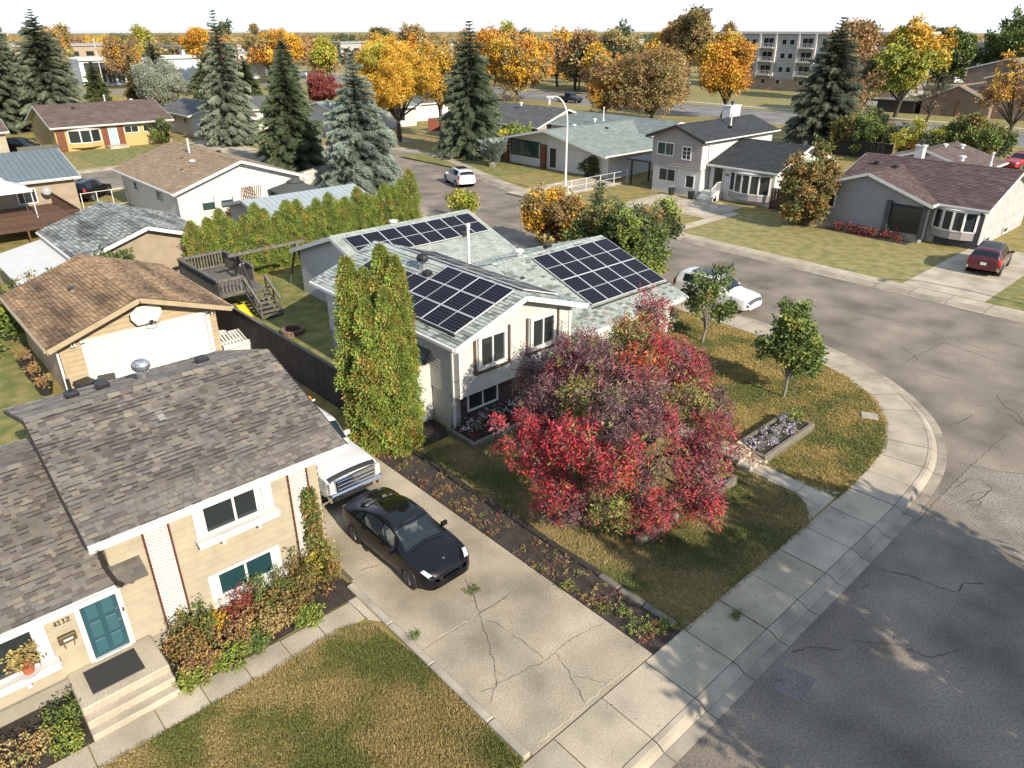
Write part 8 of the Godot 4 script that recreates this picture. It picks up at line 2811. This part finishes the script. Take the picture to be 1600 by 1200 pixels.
	while z < -7.5:
		var l := rf(0.6, 1.0) if z > -11.5 else rf(1.6, 2.2)
		mb = MB.new()
		mb.bevel(Vector3(12.42 + rf(-0.03, 0.03), 0.06, z + l / 2), Vector3(0.2, 0.15, l - 0.03), 0.04, Basis(Vector3.UP, rf(-0.04, 0.04)))
		part(t, "stone" if z > -11.5 else "timber", mb, M.stone if z > -11.5 else M.dark_wood)
		z += l
	t = thing("block_wall", "short run of grey blocks showing under the red tree", "blocks", Vector3(15.6, 0, -9.9))
	for k in 4:
		mb = MB.new()
		mb.bevel(Vector3(14.5 + k * 0.47, 0.14, -10.1), Vector3(0.45, 0.28, 0.28), 0.03)
		part(t, "block", mb, M.timber_edge)
	# pale lid in the corner lawn
	mb = MB.new()
	mb.bevel(Vector3(27.17, 0.05, -8.92), Vector3(0.5, 0.08, 0.62), 0.03, Basis(Vector3.UP, 0.5))
	tag(part(self, "utility_cover", mb, M.kerb_concrete), "pale utility cover set in the corner lawn", "utility cover")
	mb = MB.new()
	mb.bevel(Vector3(53.9, 0.25, -62.0), Vector3(0.9, 0.55, 0.7), 0.2, Basis(Vector3.UP, 0.6))
	tag(part(self, "boulder", mb, M.stone), "pale boulder at the foot of the blue juniper", "boulder")
	# yard shed lid of sheet metal behind the tan garage
	t = thing("lean_to_roof", "white sheet roofed lean to beside the mossy garage", "lean-to", Vector3(6.8, 0, -47))
	mb = MB.new()
	slab_quad(mb, Vector3(5.4, 1.7, -43.5), Vector3(5.4, 1.7, -51), Vector3(8.6, 2.35, -51), Vector3(8.6, 2.35, -43.5), 0.08)
	part(t, "roof", mb, M.white_paint)
	mb = MB.new()
	for q in [[5.5, -43.7], [5.5, -50.8]]:
		mb.box(Vector3(q[0], 0.82, q[1]), Vector3(0.12, 1.7, 0.12))
	part(t, "post", mb, M.grey_wood)
	# small fallen leaves on walk, road and lawn
	var xs := []
	var cs := []
	rng.seed = 909
	for i in 1500:
		var p := Vector3(rf(8, 26), 0.03, rf(-18, -2))
		if p.z > -5.4:
			p.y = -0.12
		if i % 3:
			p = Vector3(15.5 + rng.randfn() * 2.6, 0.035, -10.5 + rng.randfn() * 2.2)
			p.y = -0.11 if p.z > -5.4 else 0.035
		xs.append(Transform3D(Basis(Vector3.UP, rf(0, TAU)).scaled(Vector3.ONE * rf(0.015, 0.035)), p))
		cs.append(pick(LEAVES[["rust", "crimson", "purple", "straw"][i % 4]]))
	for i in 2600:
		var k := rng.randi_range(104, 200)
		if k >= kerb_west.size() - 1:
			continue
		var q: Vector2 = (kerb_west[k] as Vector2).lerp(kerb_west[k + 1], rf(0, 1)) - side(kerb_west, k) * -1.0 * rf(0.02, 0.42)
		xs.append(Transform3D(Basis(Vector3.UP, rf(0, TAU)).scaled(Vector3.ONE * rf(0.008, 0.024)), v3(q, -0.108)))
		cs.append(pick(LEAVES[["rust", "bronze", "purple"][i % 3]]))
	var o := copies(self, "fallen_leaves", leaf_clump(2, 1.2, 0.5, 3.0, 41), M.leaf, xs, cs, true)
	tag(o, "fallen leaves scattered round the red tree, walk and road", "leaves", "", "stuff")
